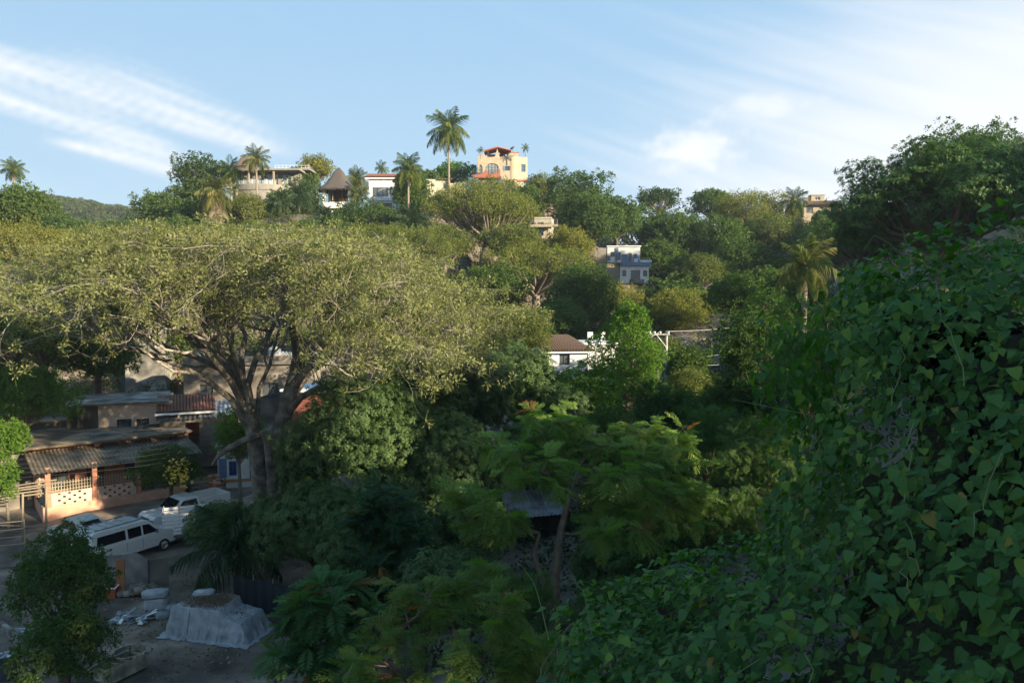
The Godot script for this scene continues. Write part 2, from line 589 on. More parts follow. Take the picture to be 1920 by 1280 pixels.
func make_terrain() -> void:
	var pts := land_points()
	var x := -60.0
	while x <= 60.0:
		gx.append(x)
		x += 1.5
	var step := 3.0
	while x < 1500.0:
		gx.append(x)
		gx.append(-x)
		x += step
		step *= 1.16
	gx.sort()
	var z := 20.0
	step = 4.0
	while z < 400.0:
		gz.append(z)
		z += step
		step *= 1.5
	z = 18.5
	while z > -70.0:
		gz.append(z)
		z -= 1.5
	while z > -200.0:
		gz.append(z)
		z -= 3.0
	step = 6.0
	while z > -1800.0:
		gz.append(z)
		z -= step
		step *= 1.12
	gz.sort()
	gz.reverse()
	var s := Shape.new()
	for j in gz.size():
		for i in gx.size():
			var far := clampf((Vector2(gx[i] + 18, gz[j] + 32).length() - 22.0) / 30.0, 0.0, 1.0)
			var h := land_height(gx[i], gz[j], pts) + far * (bumps.get_noise_2d(gx[i], gz[j]) * 2.0) + (1.0 - far) * bumps.get_noise_2d(gx[i] * 6, gz[j] * 6) * 0.05
			gh.append(h)
	var wide := gx.size()
	for j in gz.size():
		for i in wide:
			var l := gh[j * wide + maxi(i - 1, 0)]
			var r := gh[j * wide + mini(i + 1, wide - 1)]
			var b := gh[maxi(j - 1, 0) * wide + i]
			var f := gh[mini(j + 1, gz.size() - 1) * wide + i]
			var dx := gx[mini(i + 1, wide - 1)] - gx[maxi(i - 1, 0)]
			var dz := gz[mini(j + 1, gz.size() - 1)] - gz[maxi(j - 1, 0)]
			s.point(Vector3(gx[i], gh[j * wide + i], gz[j]), Vector3(-(r - l) / dx, 1, -(f - b) / dz).normalized())
	for j in gz.size() - 1:
		for i in wide - 1:
			var a := j * wide + i
			s.ix.append_array(PackedInt32Array([a, a + wide, a + 1, a + 1, a + wide, a + wide + 1]))
	var o := part("ground", s, "lot_dirt", self)
	mark(o, "bare brown earth of the lot and wooded slopes", "ground", "", "structure")


func ground(x: float, z: float) -> float:
	var i := clampi(gx.bsearch(x) - 1, 0, gx.size() - 2)
	var lo := 0
	var hi := gz.size() - 1
	while hi - lo > 1:
		var m := (lo + hi) >> 1
		if gz[m] >= z:
			lo = m
		else:
			hi = m
	var u := clampf((x - gx[i]) / (gx[i + 1] - gx[i]), 0, 1)
	var w := clampf((z - gz[lo]) / (gz[lo + 1] - gz[lo]), 0, 1)
	var a := lo * gx.size() + i
	var b := a + gx.size()
	if u + w <= 1.0:
		return gh[a] + u * (gh[a + 1] - gh[a]) + w * (gh[b] - gh[a])
	return gh[b + 1] + (1 - u) * (gh[b] - gh[b + 1]) + (1 - w) * (gh[a + 1] - gh[b + 1])


func on_ground(p: Vector3, above := 0.0) -> Vector3:
	return Vector3(p.x, ground(p.x, p.z) + above, p.z)


func make_roads() -> void:
	# the dusty street that passes below the porch house
	var line := [Vector2(-46, -33.0), Vector2(-34, -34.5), Vector2(-27, -36.2), Vector2(-22, -38.6), Vector2(-18.5, -41.2), Vector2(-15.5, -44.5), Vector2(-13.5, -50), Vector2(-12.5, -58)]
	var c := Curve2D.new()
	for k in line.size():
		var t: Vector2 = (line[mini(k + 1, line.size() - 1)] - line[maxi(k - 1, 0)]) * 0.16
		c.add_point(line[k], -t, t)
	var s := Shape.new()
	var n := 60
	for k in n + 1:
		var at := c.sample_baked(c.get_baked_length() * k / n)
		var to := c.sample_baked(minf(c.get_baked_length() * k / n + 0.3, c.get_baked_length() - 0.001))
		var from := c.sample_baked(maxf(c.get_baked_length() * k / n - 0.3, 0.0))
		var side := (to - from).normalized().orthogonal()
		for q in 9:
			var w := (q / 8.0 - 0.5) * 4.6 + bumps.get_noise_2d(k * 9.0, q * 40.0) * 0.25
			var p := at + side * w
			s.point(Vector3(p.x, ground(p.x, p.y) + 0.03, p.y), Vector3.UP)
	for k in n:
		for q in 8:
			var a := k * 9 + q
			s.ix.append_array(PackedInt32Array([a, a + 1, a + 9, a + 9, a + 1, a + 10]))
	var o := part("street", s, "road_dust", self)
	mark(o, "pale dusty unpaved street below the pink porch house", "street", "", "structure")


# ---------------------------------------------------------------- houses

func window(parent: Node, x: float, y: float, w: float, h: float, z: float, frame := "frame_dark", bars := Vector2i(2, 1), glass := "pane", depth := 0.14) -> MeshInstance3D:
	# set into an opening whose lower left corner is x, y on a wall whose face is z
	var s := Shape.new()
	var t := 0.07
	for e in [[x + t / 2, y + h / 2, t, h], [x + w - t / 2, y + h / 2, t, h], [x + w / 2, y + t / 2, w - 2 * t, t], [x + w / 2, y + h - t / 2, w - 2 * t, t]]:
		s.box(Vector3(e[2], e[3], 0.08), Vector3(e[0], e[1], z - depth))
	for k in range(1, bars.x):
		s.box(Vector3(0.05, h - 2 * t, 0.06), Vector3(x + w * k / bars.x, y + h / 2, z - depth))
	for k in range(1, bars.y):
		s.box(Vector3(w - 2 * t, 0.05, 0.05), Vector3(x + w / 2, y + h * k / bars.y, z - depth))
	var o := part("window", s, frame, parent)
	var p := Shape.new()
	p.box(Vector3(w - 0.02, h - 0.02, 0.012), Vector3(x + w / 2, y + h / 2, z - depth - 0.05))
	part("pane", p, glass, o)
	return o


func walls(parent: Node, w: float, h: float, deep: float, material: String, front := [], right := [], left := [], thick := 0.25, at := Vector3.ZERO) -> void:
	# a shell with its front face on z 0, from x 0 to w; openings [x, y, w, h]
	var s := Shape.new()
	s.holed(w, h, thick, front)
	part("wall", s, material, parent, at)
	s = Shape.new()
	s.holed(deep - thick, h, thick, right)
	part("wall", s, material, parent, at + Vector3(w - 0.002, 0, -thick), 90.0)
	s = Shape.new()
	s.holed(deep - thick, h, thick, left)
	part("wall", s, material, parent, at + Vector3(0.002, 0, -deep), -90.0)
	s = Shape.new()
	s.box(Vector3(w - thick * 2, h, thick), Vector3(w / 2, h / 2, -deep + thick / 2))
	part("wall", s, material, parent, at)


func slab(called: String, parent: Node, x0: float, x1: float, y: float, z0: float, z1: float, thick: float, material: String) -> MeshInstance3D:
	return box_part(called, Vector3(x1 - x0, thick, absf(z1 - z0)), Vector3((x0 + x1) / 2, y + thick / 2, (z0 + z1) / 2), material, parent, minf(0.03, thick * 0.2))


func railing(parent: Node, a: Vector3, b: Vector3, h: float, gap: float, material: String, r := 0.02) -> void:
	var s := Shape.new()
	var n := maxi(2, int(a.distance_to(b) / gap))
	s.rod(a + Vector3(0, h, 0), b + Vector3(0, h, 0), r * 1.4, 5)
	s.rod(a + Vector3(0, 0.08, 0), b + Vector3(0, 0.08, 0), r * 1.2, 5)
	for k in n + 1:
		var p := a.lerp(b, k / float(n))
		s.rod(p, p + Vector3(0, h, 0), r, 4)
	part("railing", s, material, parent)


func tile_roof(parent: Node, a: Vector3, b: Vector3, c: Vector3, d: Vector3, material: String, rows := 14, under := "brown_wood") -> Node3D:
	# a sloping roof of half-round tiles: a and b along the eave, d and c along the ridge (a-d, b-c up the slope)
	var deck := Shape.new()
	var m := (b - a).cross(d - a).normalized()
	var th := m * 0.06
	deck.quad(a, b, c, d)
	deck.quad(a - th, d - th, c - th, b - th)
	for e in [[a, b], [b, c], [c, d], [d, a]]:
		deck.quad(e[0] - th, e[1] - th, e[1], e[0])
	var root := part("roof", deck, under, parent)
	var mesh: ArrayMesh = null
	for k in rows:
		var lo := a.lerp(b, (k + 0.5) / rows)
		var hi := d.lerp(c, (k + 0.5) / rows)
		var wide := a.distance_to(b) / rows
		var s := Shape.new()
		var u := (hi - lo).normalized()
		var side := (b - a).normalized()
		var n := maxi(2, int(lo.distance_to(hi) / 0.45))
		var p := PackedVector3Array()
		var r := PackedFloat32Array()
		for q in n:
			for e in [0.0, 0.98]:
				p.append(lo.lerp(hi, (q + e) / n) + m * (0.015 - 0.02 * e))
				r.append(wide * (0.5 - 0.08 * e))
		s.tube(p, r, 8)
		part("tile_row", s, material, root)
	return root


func corrugated(a: Vector3, b: Vector3, c: Vector3, d: Vector3, waves: int, amp: float) -> Shape:
	# a wavy sheet: a-b along the eave, d-c along the top
	var s := Shape.new()
	var n := waves * 6
	var m := (b - a).cross(d - a).normalized()
	for k in n:
		var u0 := k / float(n)
		var u1 := (k + 1) / float(n)
		var h0 := m * sin(u0 * waves * TAU) * amp
		var h1 := m * sin(u1 * waves * TAU) * amp
		s.quad(a.lerp(b, u0) + h0, a.lerp(b, u1) + h1, d.lerp(c, u1) + h1, d.lerp(c, u0) + h0)
		s.quad(a.lerp(b, u1) + h1 - m * 0.012, a.lerp(b, u0) + h0 - m * 0.012, d.lerp(c, u0) + h0 - m * 0.012, d.lerp(c, u1) + h1 - m * 0.012)
	return s


func thatch_roof(parent: Node, mid: Vector3, rx: float, rz: float, h: float, material: String) -> void:
	# a steep square-based palm roof, swept in towards its peak, with a shaggy eave
	var s := Shape.new()
	rng.seed = int(mid.x * 100) + 77
	var rings := 11
	var sides := 28
	for k in rings + 1:
		var u := k / float(rings)
		var w := lerpf(1.0, 0.1, u) * (1.0 - 0.16 * sin(u * PI)) if u < 0.9 else lerpf(0.15, 0.03, (u - 0.9) * 10)
		for q in sides:
			var a := TAU * q / sides
			var o := Vector2(cos(a), sin(a))
			o /= pow(pow(absf(o.x), 5.0) + pow(absf(o.y), 5.0), 0.2)
			o *= w * (1.0 + rng.randf_range(-0.03, 0.03))
			s.point(mid + Vector3(o.x * rx, u * h + rng.randf_range(-0.05, 0.03) - (0.25 * rng.randf() if k == 0 else 0.0), o.y * rz), Vector3(o.x, 0.7, o.y).normalized())
	for k in rings:
		for q in sides:
			var a := k * sides + q
			var b := k * sides + (q + 1) % sides
			s.ix.append_array(PackedInt32Array([a, b, a + sides, b, b + sides, a + sides]))
	refresh_normals(s)
	var o := part("thatched_roof", s, material, parent)
	var f := Shape.new()
	for k in 260:
		var a := rng.randf() * TAU
		var d := Vector2(cos(a), sin(a))
		d /= pow(pow(absf(d.x), 5.0) + pow(absf(d.y), 5.0), 0.2)
		var p := mid + Vector3(d.x * rx, 0.05, d.y * rz)
		f.tube(PackedVector3Array([p * 1.0, p + Vector3(d.x * 0.08, -rng.randf_range(0.15, 0.5), d.y * 0.08)]), PackedFloat32Array([0.05, 0.015]), 3)
	part("fringe", f, material, o).set_meta("kind", "stuff")


func hill_houses() -> void:
	tower_house()
	blue_house()
	terrace_house()
	hut()
	# white house with a tile roof
	var t := thing("white_house", "white two-storey house with a low red tile roof among palms", "house", Vector3(-23.62, 27.51, -122.00), 0.0, "houses on the hilltop")
	walls(t, 5.6, 5.6, 5.0, "white_plaster", [[0.55, 2.4, 2.6, 1.5], [0.5, 0.0, 1.2, 1.4], [2.3, 0.1, 1.5, 1.2]])
	window(t, 0.55, 2.4, 2.6, 1.5, 0.0, "frame_dark", Vector2i(3, 1))
	window(t, 0.5, 0.0, 1.2, 1.4, 0.0)
	window(t, 2.3, 0.1, 1.5, 1.2, 0.0)
	tile_roof(t, Vector3(-0.6, 5.55, 0.5), Vector3(6.0, 5.55, 0.5), Vector3(6.0, 6.5, -2.6), Vector3(-0.6, 6.5, -2.6), "roof_tile", 26)
	slab("fascia", t, -0.6, 6.0, 5.2, 0.35, 0.45, 0.22, "frame_white")
	slab("ledge", t, -0.1, 5.7, 1.7, 0.0, 0.25, 0.14, "white_plaster")
	for k in 9:
		box_part("bracket", Vector3(0.16, 0.18, 0.2), Vector3(0.2 + k * 0.62, 1.58, 0.1), "white_plaster", t)
	slab("base_wall", t, -0.2, 5.8, -2.2, 0.1, -5.0, 2.2, "white_plaster")
	# low cream house behind the tall palm's trunk
	t = thing("cream_house", "low cream house with a flat overhanging roof behind the tall palm's trunk", "house", Vector3(-16.16, 33.45, -140.00), 4.0, "houses on the hilltop")
	walls(t, 4.4, 2.2, 4.0, "pale_plaster", [[3.1, 0.4, 0.8, 1.2]])
	window(t, 3.1, 0.4, 0.8, 1.2, 0.0)
	tile_roof(t, Vector3(2.2, 2.35, 0.5), Vector3(5.0, 2.35, 0.5), Vector3(5.0, 2.75, -2.0), Vector3(2.2, 2.75, -2.0), "roof_tile_pale", 12)
	for k in 5:
		box_part("beam", Vector3(0.12, 0.14, 0.9), Vector3(2.5 + k * 0.55, 2.2, 0.2), "raw_wood", t)
	walls(t, 3.0, 1.6, 4.0, "pale_plaster", [], [], [], 0.2, Vector3(4.4, 0, -0.6))
	slab("garden_wall", t, -2.6, 0.0, 0.0, 0.2, 0.0, 1.0, "white_plaster")
	slab("base_wall", t, -2.6, 7.4, -2.0, 0.3, -4.0, 2.0, "pale_plaster")
	# cream house with a railed balcony half hidden by the umbrella tree
	t = thing("balcony_house", "cream house with a railed balcony poking out of the umbrella tree", "house", Vector3(3.16, 21.63, -104.00), -8.0, "houses on the hillside")
	walls(t, 2.4, 2.9, 4.0, "pale_plaster", [[0.4, 0.3, 0.9, 1.9]])
	window(t, 0.4, 0.3, 0.9, 1.9, 0.0)
	slab("balcony_floor", t, -0.5, 3.3, 1.5, 1.6, 0.0, 0.22, "pale_plaster")
	slab("balcony_edge", t, -0.5, 3.45, 1.35, 1.75, 1.6, 0.36, "cream_plaster")
	box_part("pillar", Vector3(0.35, 1.6, 0.35), Vector3(2.2, 0.55, 1.2), "pale_plaster", t, 0.02)
	railing(t, Vector3(-0.4, 1.72, 1.55), Vector3(3.3, 1.72, 1.55), 0.8, 0.14, "iron")
	railing(t, Vector3(3.3, 1.72, 1.55), Vector3(3.3, 1.72, 0.1), 0.8, 0.14, "iron")
	slab("base_wall", t, -0.3, 2.6, -3.0, 0.1, -4.0, 3.0, "pale_plaster")
	slab("lower_wall", t, 5.0, 5.9, -3.4, 1.0, -1.0, 1.7, "pale_plaster")
	# bungalow on the right ridge
	t = thing("ridge_bungalow", "tiled bungalow with a small cream upper room on the right ridge", "house", Vector3(63.01, 31.34, -160.00), -6.0, "houses on the hilltop")
	walls(t, 8.5, 1.9, 5.0, "cream_plaster", [[0.8, 0.3, 1.4, 1.2], [5.8, 0.3, 1.4, 1.2]])
	window(t, 0.8, 0.3, 1.4, 1.2, 0.0)
	window(t, 5.8, 0.3, 1.4, 1.2, 0.0)
	tile_roof(t, Vector3(-0.5, 1.9, 0.6), Vector3(9.0, 1.9, 0.6), Vector3(7.2, 3.1, -2.4), Vector3(1.2, 3.1, -2.4), "old_tile", 26)
	walls(t, 2.8, 1.5, 2.0, "cream_plaster", [[0.8, 0.4, 1.1, 0.8]], [], [], 0.2, Vector3(2.4, 2.9, -2.2))
	window(t, 3.2, 3.3, 1.1, 0.8, -2.2, "frame_white")
	slab("upper_roof", t, 2.2, 5.4, 4.4, -2.0, -4.3, 0.12, "pale_plaster")
	box_part("chimney", Vector3(0.4, 1.1, 0.4), Vector3(2.0, 3.6, -2.6), "terracotta", t, 0.02)
	slab("base_wall", t, -0.1, 8.6, -2.5, 0.1, -5.0, 2.5, "cream_plaster")


func scallop(pts: Array, lo: float) -> PackedVector2Array:
	# an outline with a curved top edge through pts, closed along y = lo
	var c := Curve2D.new()
	for p in pts:
		c.add_point(p[0], p[1], p[2])
	var out := PackedVector2Array([Vector2(pts[0][0].x, lo), Vector2(pts[pts.size() - 1][0].x, lo)])
	var top := c.tessellate(4, 6)
	top.reverse()
	out.append_array(top)
	return out


func tower_house() -> void:
	var t := thing("tower_house", "cream tower house with scalloped parapet, arched windows and a terracotta roof pavilion", "house", Vector3(-6.92, 36.20, -150.00), 3.0, "houses on the hilltop")
	var h := 5.3
	# openings for the arched windows are cut square, their heads closed by curved corner pieces
	var front := [[0.1, 2.0, 0.85, 2.0], [1.55, 2.0, 2.65, 2.3], [1.6, -0.3, 2.6, 1.55], [5.5, 2.85, 1.5, 0.95], [5.5, 0.05, 1.5, 0.85]]
	walls(t, 6.9, h, 6.0, "cream_plaster", front, [], [], 0.3)
	for o in front:
		var arched: bool = o[2] > 2.0 or o[0] < 0.5
		window(t, o[0], o[1], o[2], o[3], 0.0, "frame_dark", Vector2i(4 if o[2] > 2 else 2, 3 if o[2] > 2 else 2), "clear_pane" if arched else "pane")
		if arched:
			for q in [0, 1]:
				var s := Shape.new()
				var p := PackedVector2Array()
				var rx: float = o[2] / 2
				var ry := 0.75
				for k in 9:
					var a := PI / 2 * k / 8.0
					p.append(Vector2(o[0] + rx - cos(a) * rx, o[1] + o[3] - ry + sin(a) * ry) if q == 0 else Vector2(o[0] + rx + sin(a) * rx, o[1] + o[3] - ry + cos(a) * ry))
				p.append(Vector2(o[0], o[1] + o[3]) if q == 0 else Vector2(o[0] + o[2], o[1] + o[3]))
				s.prism(p, -0.29, -0.004)
				part("arch", s, "cream_plaster", t)
	for x in [5.32, 7.0]:      # blue shutters
		var s := Shape.new()
		s.box(Vector3(0.36, 1.0, 0.05), Vector3(x, 3.32, 0.04))
		part("shutter", s, "blue_paint", t)
	# scalloped parapet
	var top := [[Vector2(0, 0.3), Vector2(0, 0), Vector2(0.3, 0)], [Vector2(0.75, 0.35), Vector2(-0.2, 0), Vector2(0.1, 0)], [Vector2(1.15, 0.95), Vector2(-0.25, 0), Vector2(0.25, 0)], [Vector2(1.75, 0.3), Vector2(-0.25, 0), Vector2(0.5, -0.1)], [Vector2(3.4, 0.35), Vector2(-0.3, -0.1), Vector2(0.3, 0.3)], [Vector2(3.95, 1.9), Vector2(-0.1, 0), Vector2(0.1, 0)], [Vector2(4.4, 0.35), Vector2(-0.2, 0.4), Vector2(0.4, -0.1)], [Vector2(5.7, 0.4), Vector2(-0.4, -0.1), Vector2(0.3, 0.2)], [Vector2(6.5, 0.9), Vector2(-0.3, 0), Vector2(0.2, 0)], [Vector2(7.2, 0.5), Vector2(-0.3, 0), Vector2(0, 0)]]
	var s := Shape.new()
	s.prism(scallop(top, 0.0), -0.32, 0.02)
	part("parapet", s, "cream_plaster", t, Vector3(0, h, 0))
	slab("terrace_floor", t, 0.1, 7.0, h - 0.25, -0.3, -5.8, 0.2, "terracotta")
	# round stair shaft and the right-hand block
	s = Shape.new()
	s.lathe(PackedVector2Array([Vector2(1.0, -1.2), Vector2(1.0, h + 0.5), Vector2(0.85, h + 0.5), Vector2(0.85, h)]), 24, Vector3(7.0, 0, -0.9))
	part("stair_shaft", s, "cream_plaster", t)
	var wing := Shape.new()
	wing.holed(2.5, 4.5, 0.3, [[1.25, 1.5, 0.85, 1.5]])
	part("wing_wall", wing, "pale_plaster", t, Vector3(7.6, 1.2, -0.4))
	window(t, 8.85, 2.7, 0.85, 1.5, -0.4, "frame_dark", Vector2i(2, 3))
	s = Shape.new()
	s.box(Vector3(0.3, 4.5, 2.6), Vector3(9.95, 3.45, -2.0))
	part("wing_wall", s, "pale_plaster", t)
	s = Shape.new()
	s.prism(PackedVector2Array([Vector2(7.6, 0.85), Vector2(10.15, 1.0), Vector2(10.15, 1.2), Vector2(7.6, 1.2)]), -3.3, -0.42)
	part("wing_soffit", s, "orange_plaster", t)
	s = Shape.new()
	s.box(Vector3(2.4, 0.2, 2.8), Vector3(8.8, 5.6, -2.0))
	part("wing_roof", s, "pale_plaster", t)
	slab("lower_room", t, 7.2, 9.4, -1.3, -0.9, -3.4, 2.3, "pale_plaster")
	# red balcony with peaks
	s = Shape.new()
	s.prism(PackedVector2Array([Vector2(-0.95, 1.35), Vector2(4.5, 1.35), Vector2(4.5, 2.95), Vector2(4.1, 2.95), Vector2(4.0, 2.1), Vector2(2.2, 2.0), Vector2(1.55, 2.95), Vector2(0.9, 2.05), Vector2(-0.1, 1.85), Vector2(-0.95, 1.75)]), 0.85, 1.05)
	part("balcony_front", s, "red_plaster", t)
	slab("balcony_floor", t, -0.95, 4.5, 1.2, 1.0, 0.0, 0.2, "red_plaster")
	railing(t, Vector3(2.2, 2.0, 0.95), Vector3(4.0, 2.1, 0.95), 0.8, 0.2, "iron")
	railing(t, Vector3(-0.9, 1.7, 0.95), Vector3(0.9, 1.9, 0.95), 0.9, 0.25, "iron")
	box_part("blue_door", Vector3(0.45, 1.4, 0.1), Vector3(4.55, 0.4, 0.06), "bright_blue", t, 0.01)
	# pavilion on the terrace
	for p in [Vector3(2.1, h, -0.9), Vector3(2.1, h, -4.2), Vector3(6.2, h, -4.2), Vector3(6.2, h, -0.9)]:
		box_part("post", Vector3(0.2, 1.75, 0.2), p + Vector3(0, 0.87, 0), "dark_wood", t)
	box_part("back_wall", Vector3(2.8, 1.6, 0.2), Vector3(3.4, h + 0.8, -4.4), "cream_plaster", t)
	box_part("door", Vector3(0.8, 1.5, 0.08), Vector3(5.1, h + 0.75, -2.6), "orange_board", t)
	tile_roof(t, Vector3(1.4, h + 1.55, -4.8), Vector3(1.4, h + 1.55, -0.2), Vector3(4.0, h + 2.3, -0.2), Vector3(4.0, h + 2.3, -4.8), "terracotta", 12, "dark_wood")
	tile_roof(t, Vector3(6.8, h + 1.65, -0.2), Vector3(6.8, h + 1.65, -4.8), Vector3(4.0, h + 2.3, -4.8), Vector3(4.0, h + 2.3, -0.2), "terracotta", 12, "dark_wood")
	walls(t, 2.0, 1.5, 2.4, "cream_plaster", [], [], [], 0.2, Vector3(6.4, h, -1.8))
	slab("room_roof", t, 6.3, 8.5, h + 1.5, -1.7, -4.3, 0.14, "terracotta")
	slab("retaining_wall", t, 4.2, 7.2, -2.6, 0.6, -1.0, 2.5, "white_plaster")
	slab("base_wall", t, 0.0, 7.0, -2.4, -0.05, -5.9, 2.35, "cream_plaster")
	# satellite dish and water tank stand on the roof
	var d := thing("satellite_dish", "dark satellite dish on the cream tower house's roof room", "dish", t.to_global(Vector3(7.2, h + 1.64, -2.4)))
	s = Shape.new()
	s.lathe(PackedVector2Array([Vector2(0.0, 0.0), Vector2(0.2, 0.02), Vector2(0.4, 0.1), Vector2(0.52, 0.2), Vector2(0.5, 0.21), Vector2(0.38, 0.12), Vector2(0.0, 0.03)]), 18, Vector3(0, 0.8, 0), Basis.from_euler(Vector3(-0.5, 0.4, 0.4)))
	part("bowl", s, "iron", d)
	s = Shape.new()
	s.rod(Vector3(0, -0.01, 0), Vector3(0, 0.85, 0), 0.04, 6)
	part("mast", s, "iron", d)
	s = Shape.new()
	s.lathe(PackedVector2Array([Vector2(0.0, 0.0), Vector2(0.55, 0.0), Vector2(0.57, 0.1), Vector2(0.57, 0.75), Vector2(0.4, 0.95), Vector2(0.18, 1.0), Vector2(0.18, 1.1), Vector2(0.0, 1.1)]), 18)
	whole("water_tank", s, "plastic_dark", "black round water tank behind the cream tower's pavilion roof", "tank", t.to_global(Vector3(5.2, h + 1.5, -5.3)))
	slab("tank_stand", t, 4.5, 5.9, h - 0.05, -4.7, -5.95, 1.54, "cream_plaster")


func blue_house() -> void:
	var t := thing("blue_house", "white and blue house on stilts with a terrace on the shaded slope", "house", Vector3(16.86, 13.70, -122.00), -6.0, "houses on the hillside")
	# lower block on posts
	walls(t, 4.7, 2.9, 3.8, "white_plaster", [[0.35, 1.2, 0.65, 1.0], [1.75, 0.6, 1.55, 1.6], [3.75, 1.2, 0.7, 0.95]], [], [], 0.2, Vector3(1.1, 1.9, 0))
	window(t, 1.45, 3.1, 0.65, 1.0, 0.0)
	window(t, 2.85, 2.5, 1.55, 1.6, 0.0, "frame_dark", Vector2i(3, 1))
	window(t, 4.85, 3.1, 0.7, 0.95, 0.0)
	slab("floor", t, 1.1, 5.8, 1.7, 0.0, -3.8, 0.2, "concrete")
	slab("balcony_floor", t, 2.6, 5.0, 2.0, 0.9, 0.02, 0.14, "concrete")
	box_part("balcony_front", Vector3(2.4, 0.45, 0.1), Vector3(3.8, 2.36, 0.86), "concrete", t, 0.02)
	for p in [Vector3(4.8, 0, 0.3), Vector3(5.65, 0, -0.2), Vector3(6.6, 0, -0.4), Vector3(5.65, 0, -3.5), Vector3(1.3, 0, -0.2), Vector3(1.3, 0, -3.5), Vector3(3.0, 0, -2.0)]:
		box_part("stilt", Vector3(0.22, 6.6, 0.22), p + Vector3(0, -1.5, 0), "concrete", t, 0.015)
	for x in [5.65, 6.6]:
		box_part("stilt_beam", Vector3(1.0, 0.12, 0.12), Vector3(x - 0.35, 1.5 - (x - 5.65) * 0.5, -0.1), "concrete", t)
	# terrace band
	box_part("terrace_band", Vector3(4.9, 0.62, 4.4), Vector3(3.7, 5.1, -1.8), "blue_paint", t, 0.03)
	box_part("terrace_parapet", Vector3(1.9, 0.32, 0.16), Vector3(5.3, 5.57, 0.24), "white_plaster", t, 0.02)
	box_part("terrace_parapet", Vector3(0.16, 0.32, 4.0), Vector3(6.05, 5.57, -1.85), "white_plaster", t, 0.02)
	# upper block, set back and to the left
	walls(t, 5.4, 2.6, 3.4, "white_plaster", [[0.5, 0.95, 0.7, 0.8], [1.7, 0.4, 0.5, 1.3], [3.45, 0.0, 0.6, 1.5], [4.3, 0.65, 0.65, 0.75]], [], [], 0.2, Vector3(-1.0, 5.42, -0.8))
	for o in [[-0.5, 6.37, 0.7, 0.8], [0.7, 5.82, 0.5, 1.3], [2.45, 5.42, 0.6, 1.5], [3.3, 6.07, 0.65, 0.75]]:
		window(t, o[0], o[1], o[2], o[3], -0.8)
	for o in [[-0.96, 0.44, 6.15, 0.8], [0.3, 0.36, 6.3, 1.5], [1.3, 1.1, 6.15, 1.35], [3.12, 0.3, 6.0, 1.1], [4.02, 0.34, 6.0, 1.1]]:
		box_part("blue_panel", Vector3(o[1], o[3], 0.05), Vector3(o[0] + o[1] / 2, o[2], -0.77), "blue_paint", t)
	box_part("stripe", Vector3(0.5, 1.7, 0.06), Vector3(0.55, 7.0, -0.74), "blue_paint", t)
	slab("roof", t, -1.15, 4.55, 8.02, -0.6, -4.4, 0.18, "frame_white")
	slab("side_wall", t, -2.6, -1.1, 4.6, -0.9, -3.8, 3.3, "grey_plaster")
	slab("base_wall", t, -2.6, 1.08, -4.8, -0.6, -4.0, 9.38, "grey_plaster")
	railing(t, Vector3(4.5, 5.72, -0.2), Vector3(5.9, 5.72, -0.2), 0.35, 0.25, "pale_iron")


